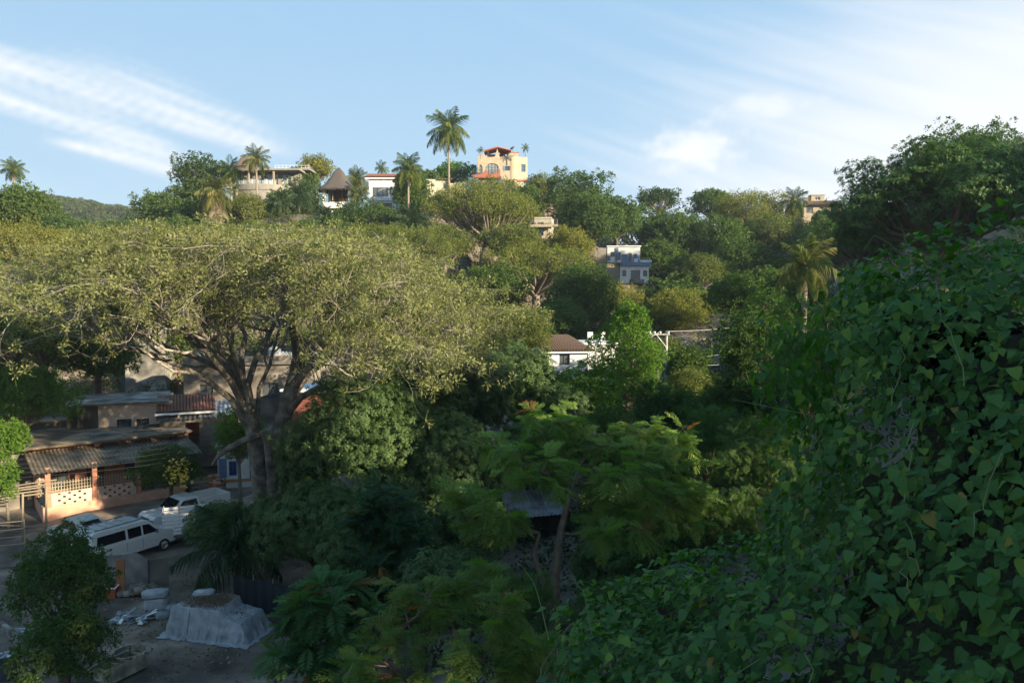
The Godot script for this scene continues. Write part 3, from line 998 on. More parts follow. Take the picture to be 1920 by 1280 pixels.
func terrace_house() -> void:
	var t := thing("terrace_house", "grey house with two curved balcony terraces and a thatched roof peak", "house", Vector3(-47.28, 28.63, -124.00), 0.0, "houses on the hilltop")
	var wall := "grey_plaster"
	walls(t, 11.0, 6.6, 6.0, wall, [[0.6, 0.7, 1.4, 1.6], [2.6, 0.6, 1.6, 1.8], [5.0, 0.7, 2.2, 1.7], [0.5, 3.8, 1.5, 1.9], [2.7, 3.8, 1.7, 1.9], [5.2, 3.8, 2.0, 1.9], [8.0, 3.9, 1.4, 1.6]], [], [], 0.25, Vector3(0, 0, -2.6))
	for o in [[0.6, 0.7, 1.4, 1.6], [2.6, 0.6, 1.6, 1.8], [5.0, 0.7, 2.2, 1.7], [0.5, 3.8, 1.5, 1.9], [2.7, 3.8, 1.7, 1.9], [5.2, 3.8, 2.0, 1.9], [8.0, 3.9, 1.4, 1.6]]:
		window(t, o[0], o[1], o[2], o[3], -2.6, "frame_white", Vector2i(2, 1), "clear_pane")
	for lvl in [0.0, 3.0]:
		# curved balcony: floor and parapet bulging forward
		var s := Shape.new()
		var edge := []
		var n := 20
		for k in n + 1:
			var u := k / float(n)
			edge.append(Vector3(lerpf(-0.5, 10.5 if lvl > 0 else 7.5, u), 0, -2.2 + 2.3 * pow(sin(clampf(u * 1.15, 0, 1) * PI), 0.6) * (1.0 if u < 0.75 else 0.9)))
		for k in n:
			var a: Vector3 = edge[k]
			var b: Vector3 = edge[k + 1]
			var lo := Vector3(0, lvl - 0.25, 0)
			var hi := Vector3(0, lvl + 0.7, 0)
			s.quad(a + lo, b + lo, b + hi, a + hi)
			var inn := Vector3(0, 0, -0.15)
			s.quad(b + inn, a + inn, a + inn + hi, b + inn + hi)
			s.quad(a + hi, b + hi, b + hi + inn, a + hi + inn)
			s.quad(Vector3(a.x, lvl, -2.6), a + Vector3(0, lvl, 0), b + Vector3(0, lvl, 0), Vector3(b.x, lvl, -2.6))
			s.quad(a + lo, Vector3(a.x, lo.y, -2.6), Vector3(b.x, lo.y, -2.6), b + lo)
		part("balcony", s, wall, t)
		if lvl > 0:
			for k in range(1, 14, 2):
				var p: Vector3 = edge[k]
				var q: Vector3 = edge[k + 1]
				var g := Shape.new()
				var m := (p + q) / 2 + Vector3(0, lvl + 1.0, -0.08)
				g.box(Vector3(p.distance_to(q) * 1.8, 0.6, 0.02), m, Basis.looking_at((q - p).cross(Vector3.UP)))
				part("glass_screen", g, "clear_pane", t)
	for x in [0.9, 2.9, 7.1]:
		box_part("pillar", Vector3(0.34, 2.8, 0.34), Vector3(x, 1.4, -0.5), "raw_wood", t, 0.03)
		if x != 0.9:
			box_part("pillar", Vector3(0.3, 2.6, 0.3), Vector3(x, 4.6, -0.7), "raw_wood", t, 0.03)
	slab("roof", t, 3.5, 11.6, 6.0, -0.3, -8.8, 0.3, wall)
	slab("upper_roof", t, 6.5, 12.6, 6.5, -3.0, -8.8, 0.3, wall)
	railing(t, Vector3(6.6, 6.8, -3.1), Vector3(12.4, 6.8, -3.1), 0.5, 0.6, "frame_white")
	thatch_roof(t, Vector3(1.7, 5.9, -2.2), 2.3, 2.3, 3.0, "thatch_pale")
	thatch_roof(t, Vector3(5.0, 6.2, -3.4), 1.5, 1.5, 1.3, "thatch")
	thatch_roof(t, Vector3(11.8, 7.0, -5.0), 0.7, 0.7, 1.0, "thatch_pale")
	slab("base_wall", t, -0.3, 7.2, -3.2, -0.8, -6.0, 3.1, wall)
	slab("base_wall", t, 7.2, 11.0, -3.2, -2.65, -6.0, 3.1, wall)


func hut() -> void:
	var t := thing("thatched_hut", "white open-sided hut under a tall dark thatched roof", "house", Vector3(-30.35, 26.52, -118.00), 0.0, "houses on the hilltop")
	slab("balcony_wall", t, 0.0, 4.5, 1.2, 0.0, -0.25, 0.8, "white_plaster")
	slab("floor", t, 0.0, 4.5, 1.0, 0.0, -4.2, 0.2, "white_plaster")
	slab("lower_wall", t, 0.6, 4.2, -2.5, -0.6, -4.2, 3.5, "white_plaster")
	box_part("lower_opening", Vector3(1.9, 0.8, 0.06), Vector3(2.6, 0.3, -0.58), "dark_wood", t)
	slab("stair_wall", t, -1.2, 0.6, -2.5, -0.3, -0.55, 2.9, "white_plaster")
	for p in [Vector3(0.22, 0, -0.4), Vector3(4.28, 0, -0.4), Vector3(0.22, 0, -4.0), Vector3(4.28, 0, -4.0)]:
		box_part("pillar", Vector3(0.42, 2.3, 0.42), p + Vector3(0, 3.1, 0), "white_plaster", t, 0.03)
	slab("back_wall", t, 0.3, 4.2, 1.2, -3.9, -4.1, 2.9, "brown_wood")
	box_part("doorway", Vector3(0.9, 1.9, 0.06), Vector3(2.2, 2.15, -3.86), "orange_plaster", t)
	for x in [1.4, 2.9]:
		box_part("screen", Vector3(0.12, 2.1, 0.12), Vector3(x, 3.0, -1.2), "raw_wood", t)
	railing(t, Vector3(0.4, 2.0, -0.15), Vector3(4.1, 2.0, -0.15), 0.3, 0.3, "brown_wood")
	thatch_roof(t, Vector3(2.25, 4.1, -2.1), 2.9, 2.9, 3.7, "thatch")


# ---------------------------------------------------------------- the village

func village_houses() -> void:
	porch_house()
	# rough concrete house behind the porch house
	var t := thing("rough_house", "rough unfinished masonry house with a flat slab roof above the porch house", "house", Vector3(-28.22, 3.29, -49.50), 24.0, "houses of the village")
	walls(t, 4.6, 2.5, 5.5, "pink_pale", [[1.1, 0.1, 0.9, 1.35], [2.3, 0.1, 0.8, 1.3]])
	window(t, 1.1, 0.1, 0.9, 1.35, 0.0, "dark_wood")
	window(t, 2.3, 0.1, 0.8, 1.3, 0.0, "dark_wood")
	slab("roof_slab", t, -2.0, 4.4, 2.5, 0.35, -5.6, 0.16, "concrete")
	slab("side_wall", t, -2.0, -0.05, -0.5, -1.0, -5.2, 2.95, "old_concrete")
	tile_roof(t, Vector3(3.6, 1.9, 1.2), Vector3(7.4, 1.9, 1.2), Vector3(7.4, 2.75, -1.6), Vector3(3.6, 2.75, -1.6), "roof_tile", 18)
	slab("gutter", t, 3.5, 7.5, 1.72, 1.34, 1.22, 0.14, "frame_white")
	for x in [5.0, 7.2]:
		box_part("post", Vector3(0.14, 2.3, 0.14), Vector3(x, 0.55, 1.1), "raw_wood", t)
	slab("verandah_wall", t, 4.6, 7.3, -0.6, -0.6, -0.8, 2.8, "terracotta")
	slab("base_wall", t, -2.0, 7.3, -2.2, -0.02, -5.5, 2.1, "old_concrete")
	# grey concrete building behind the fig
	t = thing("concrete_building", "bare grey concrete building with a flat roof behind the fig's trunk", "house", Vector3(-26.18, 4.11, -58.00), 12.0, "houses of the village")
	walls(t, 8.5, 3.6, 6.0, "old_concrete", [[1.2, 1.0, 1.0, 1.1], [6.0, 0.8, 1.2, 1.3]])
	window(t, 1.2, 1.0, 1.0, 1.1, 0.0)
	window(t, 6.0, 0.8, 1.2, 1.3, 0.0)
	slab("roof_slab", t, -0.3, 8.8, 3.6, 0.4, -6.2, 0.18, "concrete")
	slab("parapet", t, 0.0, 8.6, 3.78, -0.1, -0.3, 0.5, "old_concrete")
	slab("base_wall", t, -0.2, 8.6, -2.0, 0.02, -6.0, 1.98, "old_concrete")
	roof_tank("white round water tank on the bare concrete building's roof", t.to_global(Vector3(0.9, 3.78, -2.5)))
	roof_tank("white round water tank nearer the fig's right leader on the concrete roof", t.to_global(Vector3(6.8, 3.78, -1.6)))
	# further concrete house with sheet roof
	t = thing("sheet_roof_house", "long grey house with a pale sheet metal roof right of the fig's fork", "house", Vector3(-22.25, 4.59, -66.00), 4.0, "houses of the village")
	walls(t, 8.0, 2.6, 5.0, "concrete", [[1.5, 0.8, 1.2, 1.0], [4.8, 0.8, 1.2, 1.0]])
	window(t, 1.5, 0.8, 1.2, 1.0, 0.0)
	window(t, 4.8, 0.8, 1.2, 1.0, 0.0)
	part("roof_sheet", corrugated(Vector3(-0.4, 2.6, 0.6), Vector3(8.4, 2.6, 0.6), Vector3(8.4, 3.3, -5.3), Vector3(-0.4, 3.3, -5.3), 30, 0.04), "white_tin", t)
	slab("base_wall", t, 0.0, 8.0, -3.0, 0.02, -5.0, 2.98, "concrete")
	roof_tank("white water tank beside the mango on the sheet roofed house", t.to_global(Vector3(7.4, 2.95, -2.0)))
	# red house
	t = thing("red_house", "coral red house with a white flat roof right of the fig's trunk", "house", Vector3(-17.48, 3.51, -56.00), -14.0, "houses of the village")
	walls(t, 4.4, 2.4, 5.0, "red_plaster", [[2.9, 0.4, 0.6, 1.0]])
	window(t, 2.9, 0.4, 0.6, 1.0, 0.0, "frame_white")
	slab("roof_slab", t, -0.3, 4.7, 2.4, 0.3, -5.2, 0.2, "frame_white")
	slab("base_wall", t, 0.0, 4.4, -2.2, 0.02, -5.0, 2.18, "red_plaster")
	# low grey roofs left of the trunk, seen from above
	t = thing("shed_roofs", "low shed with grey corrugated roof sheets left of the fig's trunk", "shed", Vector3(-24.29, 2.82, -50.00), 20.0, "houses of the village")
	walls(t, 5.0, 1.9, 4.0, "old_concrete", [[1.6, 0.0, 0.9, 1.6]])
	part("roof_sheet", corrugated(Vector3(-0.3, 1.9, 0.4), Vector3(2.4, 1.9, 0.4), Vector3(2.4, 2.4, -4.2), Vector3(-0.3, 2.4, -4.2), 9, 0.035), "sheet_metal", t)
	part("roof_sheet", corrugated(Vector3(2.45, 1.95, 0.3), Vector3(5.3, 1.95, 0.3), Vector3(5.3, 2.5, -4.2), Vector3(2.45, 2.5, -4.2), 9, 0.035), "white_tin", t)
	slab("base_wall", t, 0.0, 5.0, -1.6, 0.02, -4.0, 1.58, "old_concrete")
	# blue and white walled house at the street's far end
	t = thing("blue_wall_house", "white house with blue painted wall panels at the street's bend", "house", Vector3(-19.55, 0.83, -48.00), 14.0, "houses of the village")
	walls(t, 3.6, 2.3, 3.0, "white_plaster", [[0.7, 0.4, 0.5, 1.0], [2.0, 0.0, 0.9, 1.8]])
	window(t, 0.7, 0.4, 0.5, 1.0, 0.0, "bright_blue")
	box_part("door", Vector3(0.88, 1.8, 0.06), Vector3(2.45, 0.9, -0.12), "blue_paint", t)
	box_part("blue_panel", Vector3(0.5, 1.3, 0.03), Vector3(0.32, 0.95, 0.017), "blue_paint", t)
	box_part("skirting", Vector3(3.6, 0.18, 0.03), Vector3(1.8, 0.1, 0.018), "orange_plaster", t)
	slab("roof_slab", t, -0.2, 3.8, 2.3, 0.3, -3.1, 0.14, "concrete")
	slab("base_wall", t, 0.0, 3.6, -1.2, 0.0, -3.0, 1.18, "white_plaster")
	# paling gate and brick pillar beside it
	var f := thing("paling_fence", "weathered upright paling fence beside the brick gate pillar", "fence", on_ground(Vector3(-20.39, 1.11, -46.50)), 14.0)
	for k in 9:
		box_part("paling", Vector3(0.07, 1.25 + 0.08 * sin(k * 2.0), 0.03), Vector3(k * 0.115, 0.62, 0.0), "raw_wood", f)
	for y in [0.3, 0.95]:
		box_part("rail", Vector3(1.0, 0.06, 0.04), Vector3(0.46, y, -0.04), "brown_wood", f)
	var b := thing("gate_pillar", "orange brick gate pillar between the palings and the blue wall", "pillar", on_ground(Vector3(-19.28, 1.03, -46.80)), 14.0)
	rng.seed = 3
	for j in 13:
		for i in 3:
			box_part("brick", Vector3(0.21, 0.085, 0.3), Vector3((i - 1) * 0.22 + (0.02 if j % 2 else -0.02), 0.05 + j * 0.097, rng.randf_range(-0.008, 0.008)), ["orange_plaster", "terracotta", "pink_pale"][rng.randi() % 3], b, 0.01)
	box_part("core", Vector3(0.6, 1.28, 0.24), Vector3(0, 0.64, 0), "concrete", b)
	# old tiled house in the middle distance
	t = thing("old_tiled_house", "house with an old brown hipped tile roof beside a white flat-roofed part", "house", Vector3(2.72, 7.08, -60.00), 10.0, "houses of the village")
	walls(t, 3.6, 1.7, 4.0, "white_plaster", [[1.2, 0.5, 0.9, 0.9]])
	window(t, 1.2, 0.5, 0.9, 0.9, 0.0)
	tile_roof(t, Vector3(-0.4, 1.65, 0.5), Vector3(4.0, 1.65, 0.5), Vector3(2.3, 2.85, -2.2), Vector3(-0.4, 2.85, -2.2), "old_tile", 18)
	tile_roof(t, Vector3(4.0, 1.65, 0.5), Vector3(4.0, 1.65, -4.6), Vector3(2.3, 2.85, -2.2), Vector3(2.28, 2.85, -2.18), "old_tile", 16)
	slab("eave", t, -0.4, 4.0, 1.5, 0.5, 0.4, 0.14, "frame_white")
	walls(t, 2.6, 2.1, 4.5, "white_plaster", [], [], [], 0.2, Vector3(3.9, 0, -0.8))
	slab("flat_roof", t, 3.4, 6.7, 2.1, -0.5, -5.4, 0.16, "frame_white")
	slab("base_wall", t, -0.2, 6.6, -3.2, 0.02, -5.0, 3.18, "white_plaster")
	for p in [[4.3, "white plastic chair upside down"], [5.3, "white plastic chair lying"]]:
		roof_chair(p[1] + " on the flat roof beside the old tiles", t.to_global(Vector3(p[0], 2.26, -1.6)), p[0] * 40.0)
	# grey house half hidden behind the fig's left limbs
	t = thing("hidden_house", "grey block house glimpsed through the fig's left limbs", "house", Vector3(-36.15, 8.33, -68.00), 8.0, "houses of the village")
	walls(t, 3.6, 3.6, 4.0, "concrete", [[0.6, 1.6, 1.2, 1.0], [2.2, 1.7, 0.9, 0.9]])
	window(t, 0.6, 1.6, 1.2, 1.0, 0.0)
	window(t, 2.2, 1.7, 0.9, 0.9, 0.0)
	slab("roof_slab", t, -0.2, 3.8, 3.6, 0.3, -4.1, 0.16, "white_plaster")
	slab("base_wall", t, 0.0, 3.6, -4.0, 0.02, -4.0, 3.98, "concrete")


func roof_tank(label: String, at: Vector3) -> void:
	var s := Shape.new()
	s.lathe(PackedVector2Array([Vector2(0.0, -0.01), Vector2(0.52, 0.0), Vector2(0.55, 0.08), Vector2(0.55, 0.4), Vector2(0.57, 0.42), Vector2(0.55, 0.45), Vector2(0.55, 0.9), Vector2(0.38, 1.1), Vector2(0.2, 1.15), Vector2(0.2, 1.24), Vector2(0.0, 1.24)]), 18)
	whole("water_tank", s, "plastic_white", label, "tank", at, 0.0, "water tanks on roofs")


func roof_chair(label: String, at: Vector3, turn: float) -> void:
	var t := thing("plastic_chair", label, "chair", at, turn, "chairs on the flat roof")
	box_part("seat", Vector3(0.46, 0.04, 0.44), Vector3(0, 0.43, 0), "frame_white", t, 0.012)
	box_part("backrest", Vector3(0.46, 0.45, 0.04), Vector3(0, 0.66, -0.22), "frame_white", t, 0.012)
	for x in [-0.2, 0.2]:
		for z in [-0.2, 0.2]:
			box_part("leg", Vector3(0.04, 0.42, 0.04), Vector3(x, 0.21, z), "frame_white", t)


func porch_house() -> void:
	# local x runs along the porch front, away to the right; z looks at the street
	var foot := Vector3(-26.99, 0.05, -41.80)
	foot.y = ground(foot.x, foot.z) - 0.1
	var t := thing("porch_house", "pink house with a corrugated porch roof, red columns and pierced block wall", "house", foot, 40.0, "houses of the village")
	slab("plinth", t, -0.2, 7.6, 0.0, 0.0, -3.2, 0.95, "pink_plaster")
	# pierced block screens between the columns: each block is a frame of its own
	for bay in [[0.25, 2.35], [2.65, 4.75]]:
		var x0: float = bay[0]
		var n := 8
		var bw: float = (bay[1] - x0) / n
		var screen := Node3D.new()
		screen.name = "block_screen"
		t.add_child(screen, true)
		for i in n:
			for j in 4:
				var s := Shape.new()
				var hole := (i + j) % 2 == 0 and i > 0 and i < n - 1
				if hole:
					s.holed(bw - 0.006, 0.186, 0.12, [[bw * 0.22, 0.03, bw * 0.56, 0.12]])
				else:
					s.holed(bw - 0.006, 0.186, 0.12, [])
				part("block", s, "pink_pale", screen, Vector3(x0 + i * bw, 0.96 + j * 0.19, -0.04))
		# wooden grille above the blocks
		var g := Node3D.new()
		g.name = "grille"
		t.add_child(g, true)
		var m := 14
		for k in m:
			box_part("bar", Vector3(0.035, 0.66, 0.035), Vector3(x0 + (bay[1] - x0) * (k + 0.5) / m, 2.06, -0.1), "pale_iron", g)
		for y in [1.85, 2.05, 2.25]:
			box_part("rail", Vector3(bay[1] - x0, 0.03, 0.03), Vector3((x0 + bay[1]) / 2, y, -0.14), "pale_iron", g)
	for x in [0.1, 2.5, 4.9, 7.3]:
		box_part("column", Vector3(0.27, 2.3, 0.27), Vector3(x, 2.1, -0.12), "pink_column", t, 0.02)
	# side screen at the left end
	var side := Node3D.new()
	side.name = "side_grille"
	t.add_child(side, true)
	for k in 10:
		box_part("bar", Vector3(0.035, 1.4, 0.035), Vector3(-0.05, 1.65, -0.4 - k * 0.26), "pale_iron", side)
	for y in [1.2, 1.5, 1.8, 2.1]:
		box_part("rail", Vector3(0.03, 0.03, 2.5), Vector3(-0.08, y, -1.55), "pale_iron", side)
	# house body behind the porch
	walls(t, 9.0, 3.3, 6.0, "pink_column", [[0.7, 1.2, 1.1, 1.2], [2.8, 0.2, 1.0, 2.1], [5.0, 1.2, 1.2, 1.2]], [], [], 0.25, Vector3(-0.2, 0, -3.0))
	window(t, 0.5, 1.2, 1.1, 1.2, -3.0, "dark_wood")
	window(t, 4.8, 1.2, 1.2, 1.2, -3.0, "dark_wood")
	box_part("door", Vector3(0.98, 2.1, 0.06), Vector3(3.1, 1.2, -3.12), "brown_wood", t)
	slab("floor", t, -0.2, 8.0, 0.95, -0.4, -3.0, 0.02, "concrete")
	part("porch_roof", corrugated(Vector3(-0.7, 3.1, 0.55), Vector3(8.6, 3.1, 0.55), Vector3(8.6, 3.75, -3.0), Vector3(-0.7, 3.75, -3.0), 44, 0.035), "fibre_sheet", t)
	for x in [0.1, 2.5, 4.9, 7.3]:
		box_part("rafter", Vector3(0.08, 0.12, 3.3), Vector3(x, 3.28, -1.4), "brown_wood", t).rotation_degrees.x = 10.3
	box_part("wall_plate", Vector3(9.0, 0.14, 0.12), Vector3(3.9, 3.02, 0.0), "brown_wood", t)
	slab("roof_slab", t, -2.6, 8.8, 4.0, -2.2, -9.6, 0.16, "roof_concrete")
	slab("roof_stub", t, 3.0, 3.3, 3.75, -2.4, -2.7, 0.3, "pink_column")
	slab("upper_wall", t, -0.2, 8.8, 3.3, -3.1, -8.9, 0.7, "pink_column")
	slab("side_room", t, -2.4, -0.22, 0.0, -3.6, -9.0, 3.95, "old_concrete")
	slab("back_slab", t, -1.0, 6.0, 4.5, -9.0, -12.0, 0.16, "roof_concrete")
	slab("back_wall", t, -0.8, 5.8, 0.0, -9.2, -11.8, 4.5, "old_concrete")
	# loose timbers and sheets on the roof
	rng.seed = 55
	for k in 9:
		var s := Shape.new()
		s.box(Vector3(rng.randf_range(1.2, 3.0), 0.06, rng.randf_range(0.1, 0.3)))
		var o := part(numbered("roof_board"), s, ["raw_wood", "sheet_metal", "fibre_sheet"][k % 3], self, t.to_global(Vector3(rng.randf_range(4.0, 8.2), 4.2 + k * 0.012, rng.randf_range(-7.0, -2.6))), 40.0 + rng.randf_range(-14, 14))
		mark(o, "loose weathered board lying on the porch house's flat roof", "board", "boards on the porch house roof")
	# stone steps at its right end
	var st := thing("stone_steps", "flight of concrete steps beside the porch house's plinth", "steps", t.to_global(Vector3(7.9, 0, 0.3)), 40.0)
	for k in 6:
		box_part("step", Vector3(2.0, 0.18 * (k + 1), 0.34), Vector3(1.0, 0.09 * (k + 1), 1.6 - k * 0.34), "concrete", st, 0.015)
	box_part("side_wall", Vector3(3.5, 1.1, 0.3), Vector3(3.9, 0.55, -0.2), "old_concrete", st, 0.02)


# ---------------------------------------------------------------- foliage

func leaf(s: Shape, at: Vector3, dir: Vector3, face: Vector3, long: float, wide: float, bend := 0.25) -> void:
	# a small folded leaf of four faces
	dir = dir.normalized()
	var side := dir.cross(face).normalized()
	var up := side.cross(dir)
	var mid := at + dir * long * 0.5
	var tip := at + dir * long - up * long * bend
	s.tri(at, mid + side * wide / 2 + up * wide * 0.14, mid)
	s.tri(mid, mid + side * wide / 2 + up * wide * 0.14, tip)
	s.tri(at, mid, mid - side * wide / 2 + up * wide * 0.14)
	s.tri(mid, tip, mid - side * wide / 2 + up * wide * 0.14)


func flat_leaf(s: Shape, at: Vector3, dir: Vector3, face: Vector3, long: float, wide: float) -> void:
	dir = dir.normalized()
	var side := dir.cross(face).normalized()
	var up := side.cross(dir)
	var mid := at + dir * long * 0.45
	var tip := at + dir * long - up * long * 0.12
	s.tri(at, mid + side * wide / 2, tip)
	s.tri(at, tip, mid - side * wide / 2)


# A sprig fills about one metre above its foot; trees scale it.
func sprig(kind: String) -> ArrayMesh:
	if sprigs.has(kind):
		return sprigs[kind]
	rng.seed = hash(kind)
	var s := Shape.new()
	match kind:
		"broad":
			for k in 20:
				var d := (ball() + Vector3(0, 0.55, 0)).normalized()
				flat_leaf(s, Vector3(0, 0.25, 0) + d * rng.randf_range(0.1, 0.42), d + ball() * 0.6, Vector3.UP + ball() * 0.7, rng.randf_range(0.24, 0.36), rng.randf_range(0.13, 0.19))
		"fine":
			for k in 34:
				var d := (ball() + Vector3(0, 0.4, 0)).normalized()
				flat_leaf(s, Vector3(0, 0.25, 0) + d * rng.randf_range(0.12, 0.5), d + ball() * 0.8, Vector3.UP + ball() * 0.8, rng.randf_range(0.13, 0.2), rng.randf_range(0.08, 0.12))
		"small":
			for k in 22:
				var d := (ball() + Vector3(0, 0.4, 0)).normalized()
				flat_leaf(s, Vector3(0, 0.25, 0) + d * rng.randf_range(0.1, 0.45), d + ball() * 0.8, Vector3.UP + ball() * 0.6, rng.randf_range(0.19, 0.28), rng.randf_range(0.11, 0.15))
		"fig":
			for k in 15:
				var d := (ball() + Vector3(0, 0.5, 0)).normalized()
				flat_leaf(s, Vector3(0, 0.22, 0) + d * rng.randf_range(0.05, 0.32), d + ball() * 0.7, Vector3.UP + ball() * 0.8, rng.randf_range(0.19, 0.28), rng.randf_range(0.085, 0.125))
			for k in 5:
				var d := (ball() + Vector3(0, 0.7, 0)).normalized()
				s.tube(PackedVector3Array([Vector3.ZERO, d * 0.7]), PackedFloat32Array([0.016, 0.006]), 3)
		"mango":
			for k in 18:
				var a := rng.randf() * TAU
				var d := Vector3(cos(a), rng.randf_range(-0.5, 0.55), sin(a)).normalized()
				leaf(s, Vector3(0, rng.randf_range(0.1, 0.5), 0) + d * 0.05, d, Vector3.UP, rng.randf_range(0.42, 0.62), rng.randf_range(0.1, 0.14), 0.5)
		"whorl":
			for k in 13:
				var a := rng.randf() * TAU
				var d := Vector3(cos(a), rng.randf_range(-0.15, 0.9), sin(a)).normalized()
				leaf(s, Vector3(0, rng.randf_range(0.2, 0.4), 0) + d * 0.08, d, Vector3.UP, rng.randf_range(0.38, 0.55), rng.randf_range(0.13, 0.18), 0.3)
		"pinnate", "pinnate_dark":
			# one arching compound leaf
			var p := PackedVector3Array()
			var r := PackedFloat32Array()
			for k in 6:
				var t := k / 5.0
				p.append(Vector3(0, t * 0.95 - t * t * 0.25, t * t * 0.35))
				r.append(0.010 * (1 - t * 0.7))
			s.tube(p, r, 3)
			for k in range(2, 17):
				var t := k / 16.5
				var at := Vector3(0, t * 0.95 - t * t * 0.25, t * t * 0.35)
				var w := sin(clampf(t * 1.05, 0.1, 1.0) * 2.6) * 0.26 + 0.06
				for q in [-1.0, 1.0]:
					flat_leaf(s, at, Vector3(q, 0.45, rng.randf_range(0.0, 0.5)), Vector3(0, 0.35, -1), w, 0.075)
		"bipinnate":
			# a drooping twice-feathered leaf: paired side ribs, each with small leaflets
			var line := func(t: float) -> Vector3: return Vector3(0, t * 0.95 - t * t * 0.35, t * t * 0.5)
			var p := PackedVector3Array()
			var r := PackedFloat32Array()
			for k in 6:
				p.append(line.call(k / 5.0))
				r.append(0.010 * (1 - k / 5.0 * 0.7))
			s.tube(p, r, 3)
			for k in range(1, 7):
				var t := k / 6.0
				var at: Vector3 = line.call(t)
				for q in [-1.0, 1.0]:
					var d := Vector3(q * rng.randf_range(0.75, 1.0), 0.55 if k < 6 else 1.2, rng.randf_range(0.2, 0.6)).normalized()
					var long := 0.30 * sin(clampf(t, 0.25, 1.0) * 2.4) + 0.1
					for m in range(1, 7):
						var f: Vector3 = at + d * long * m / 6.0 + Vector3(0, 0, 0.12 * pow(m / 6.0, 2.0))
						for e in [-1.0, 1.0]:
							var side: Vector3 = d.cross(Vector3(0, 0.2, -1)).normalized() * e
							flat_leaf(s, f, side + d * 0.6, Vector3(0, 0.3, -1) + ball() * 0.4, 0.105, 0.05)
	sprigs[kind] = s.mesh()
	return sprigs[kind]


var kinds := {
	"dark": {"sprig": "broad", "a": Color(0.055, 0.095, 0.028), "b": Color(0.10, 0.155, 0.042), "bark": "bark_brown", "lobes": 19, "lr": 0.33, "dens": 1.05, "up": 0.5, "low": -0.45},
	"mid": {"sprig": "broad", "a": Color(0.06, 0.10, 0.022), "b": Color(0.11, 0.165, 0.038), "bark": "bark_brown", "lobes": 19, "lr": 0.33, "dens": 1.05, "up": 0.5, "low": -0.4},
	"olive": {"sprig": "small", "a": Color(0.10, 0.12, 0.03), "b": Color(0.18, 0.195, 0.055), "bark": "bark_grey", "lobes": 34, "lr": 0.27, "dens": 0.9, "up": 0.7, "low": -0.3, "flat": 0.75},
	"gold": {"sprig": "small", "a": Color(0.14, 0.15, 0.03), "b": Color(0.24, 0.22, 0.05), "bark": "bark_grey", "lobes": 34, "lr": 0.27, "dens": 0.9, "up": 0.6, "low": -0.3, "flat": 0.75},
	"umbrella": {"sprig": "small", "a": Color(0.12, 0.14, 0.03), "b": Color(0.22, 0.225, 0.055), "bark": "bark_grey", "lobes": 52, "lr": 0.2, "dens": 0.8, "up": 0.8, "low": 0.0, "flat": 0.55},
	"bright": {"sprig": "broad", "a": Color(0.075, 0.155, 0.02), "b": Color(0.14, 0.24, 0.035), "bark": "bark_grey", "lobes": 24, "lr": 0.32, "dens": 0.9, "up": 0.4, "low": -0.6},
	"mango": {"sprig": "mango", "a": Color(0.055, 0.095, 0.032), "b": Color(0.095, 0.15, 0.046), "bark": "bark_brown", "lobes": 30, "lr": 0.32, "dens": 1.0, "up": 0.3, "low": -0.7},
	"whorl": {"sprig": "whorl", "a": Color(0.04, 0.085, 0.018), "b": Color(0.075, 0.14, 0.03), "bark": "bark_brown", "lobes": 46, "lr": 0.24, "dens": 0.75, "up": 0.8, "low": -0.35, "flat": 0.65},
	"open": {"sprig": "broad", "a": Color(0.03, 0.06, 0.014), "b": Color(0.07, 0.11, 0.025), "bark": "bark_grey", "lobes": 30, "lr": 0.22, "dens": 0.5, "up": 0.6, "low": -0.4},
	"lacy": {"sprig": "bipinnate", "a": Color(0.06, 0.108, 0.036), "b": Color(0.11, 0.17, 0.054), "bark": "bark_brown", "lobes": 26, "lr": 0.34, "dens": 0.8, "up": 1.0, "low": -0.7},
}


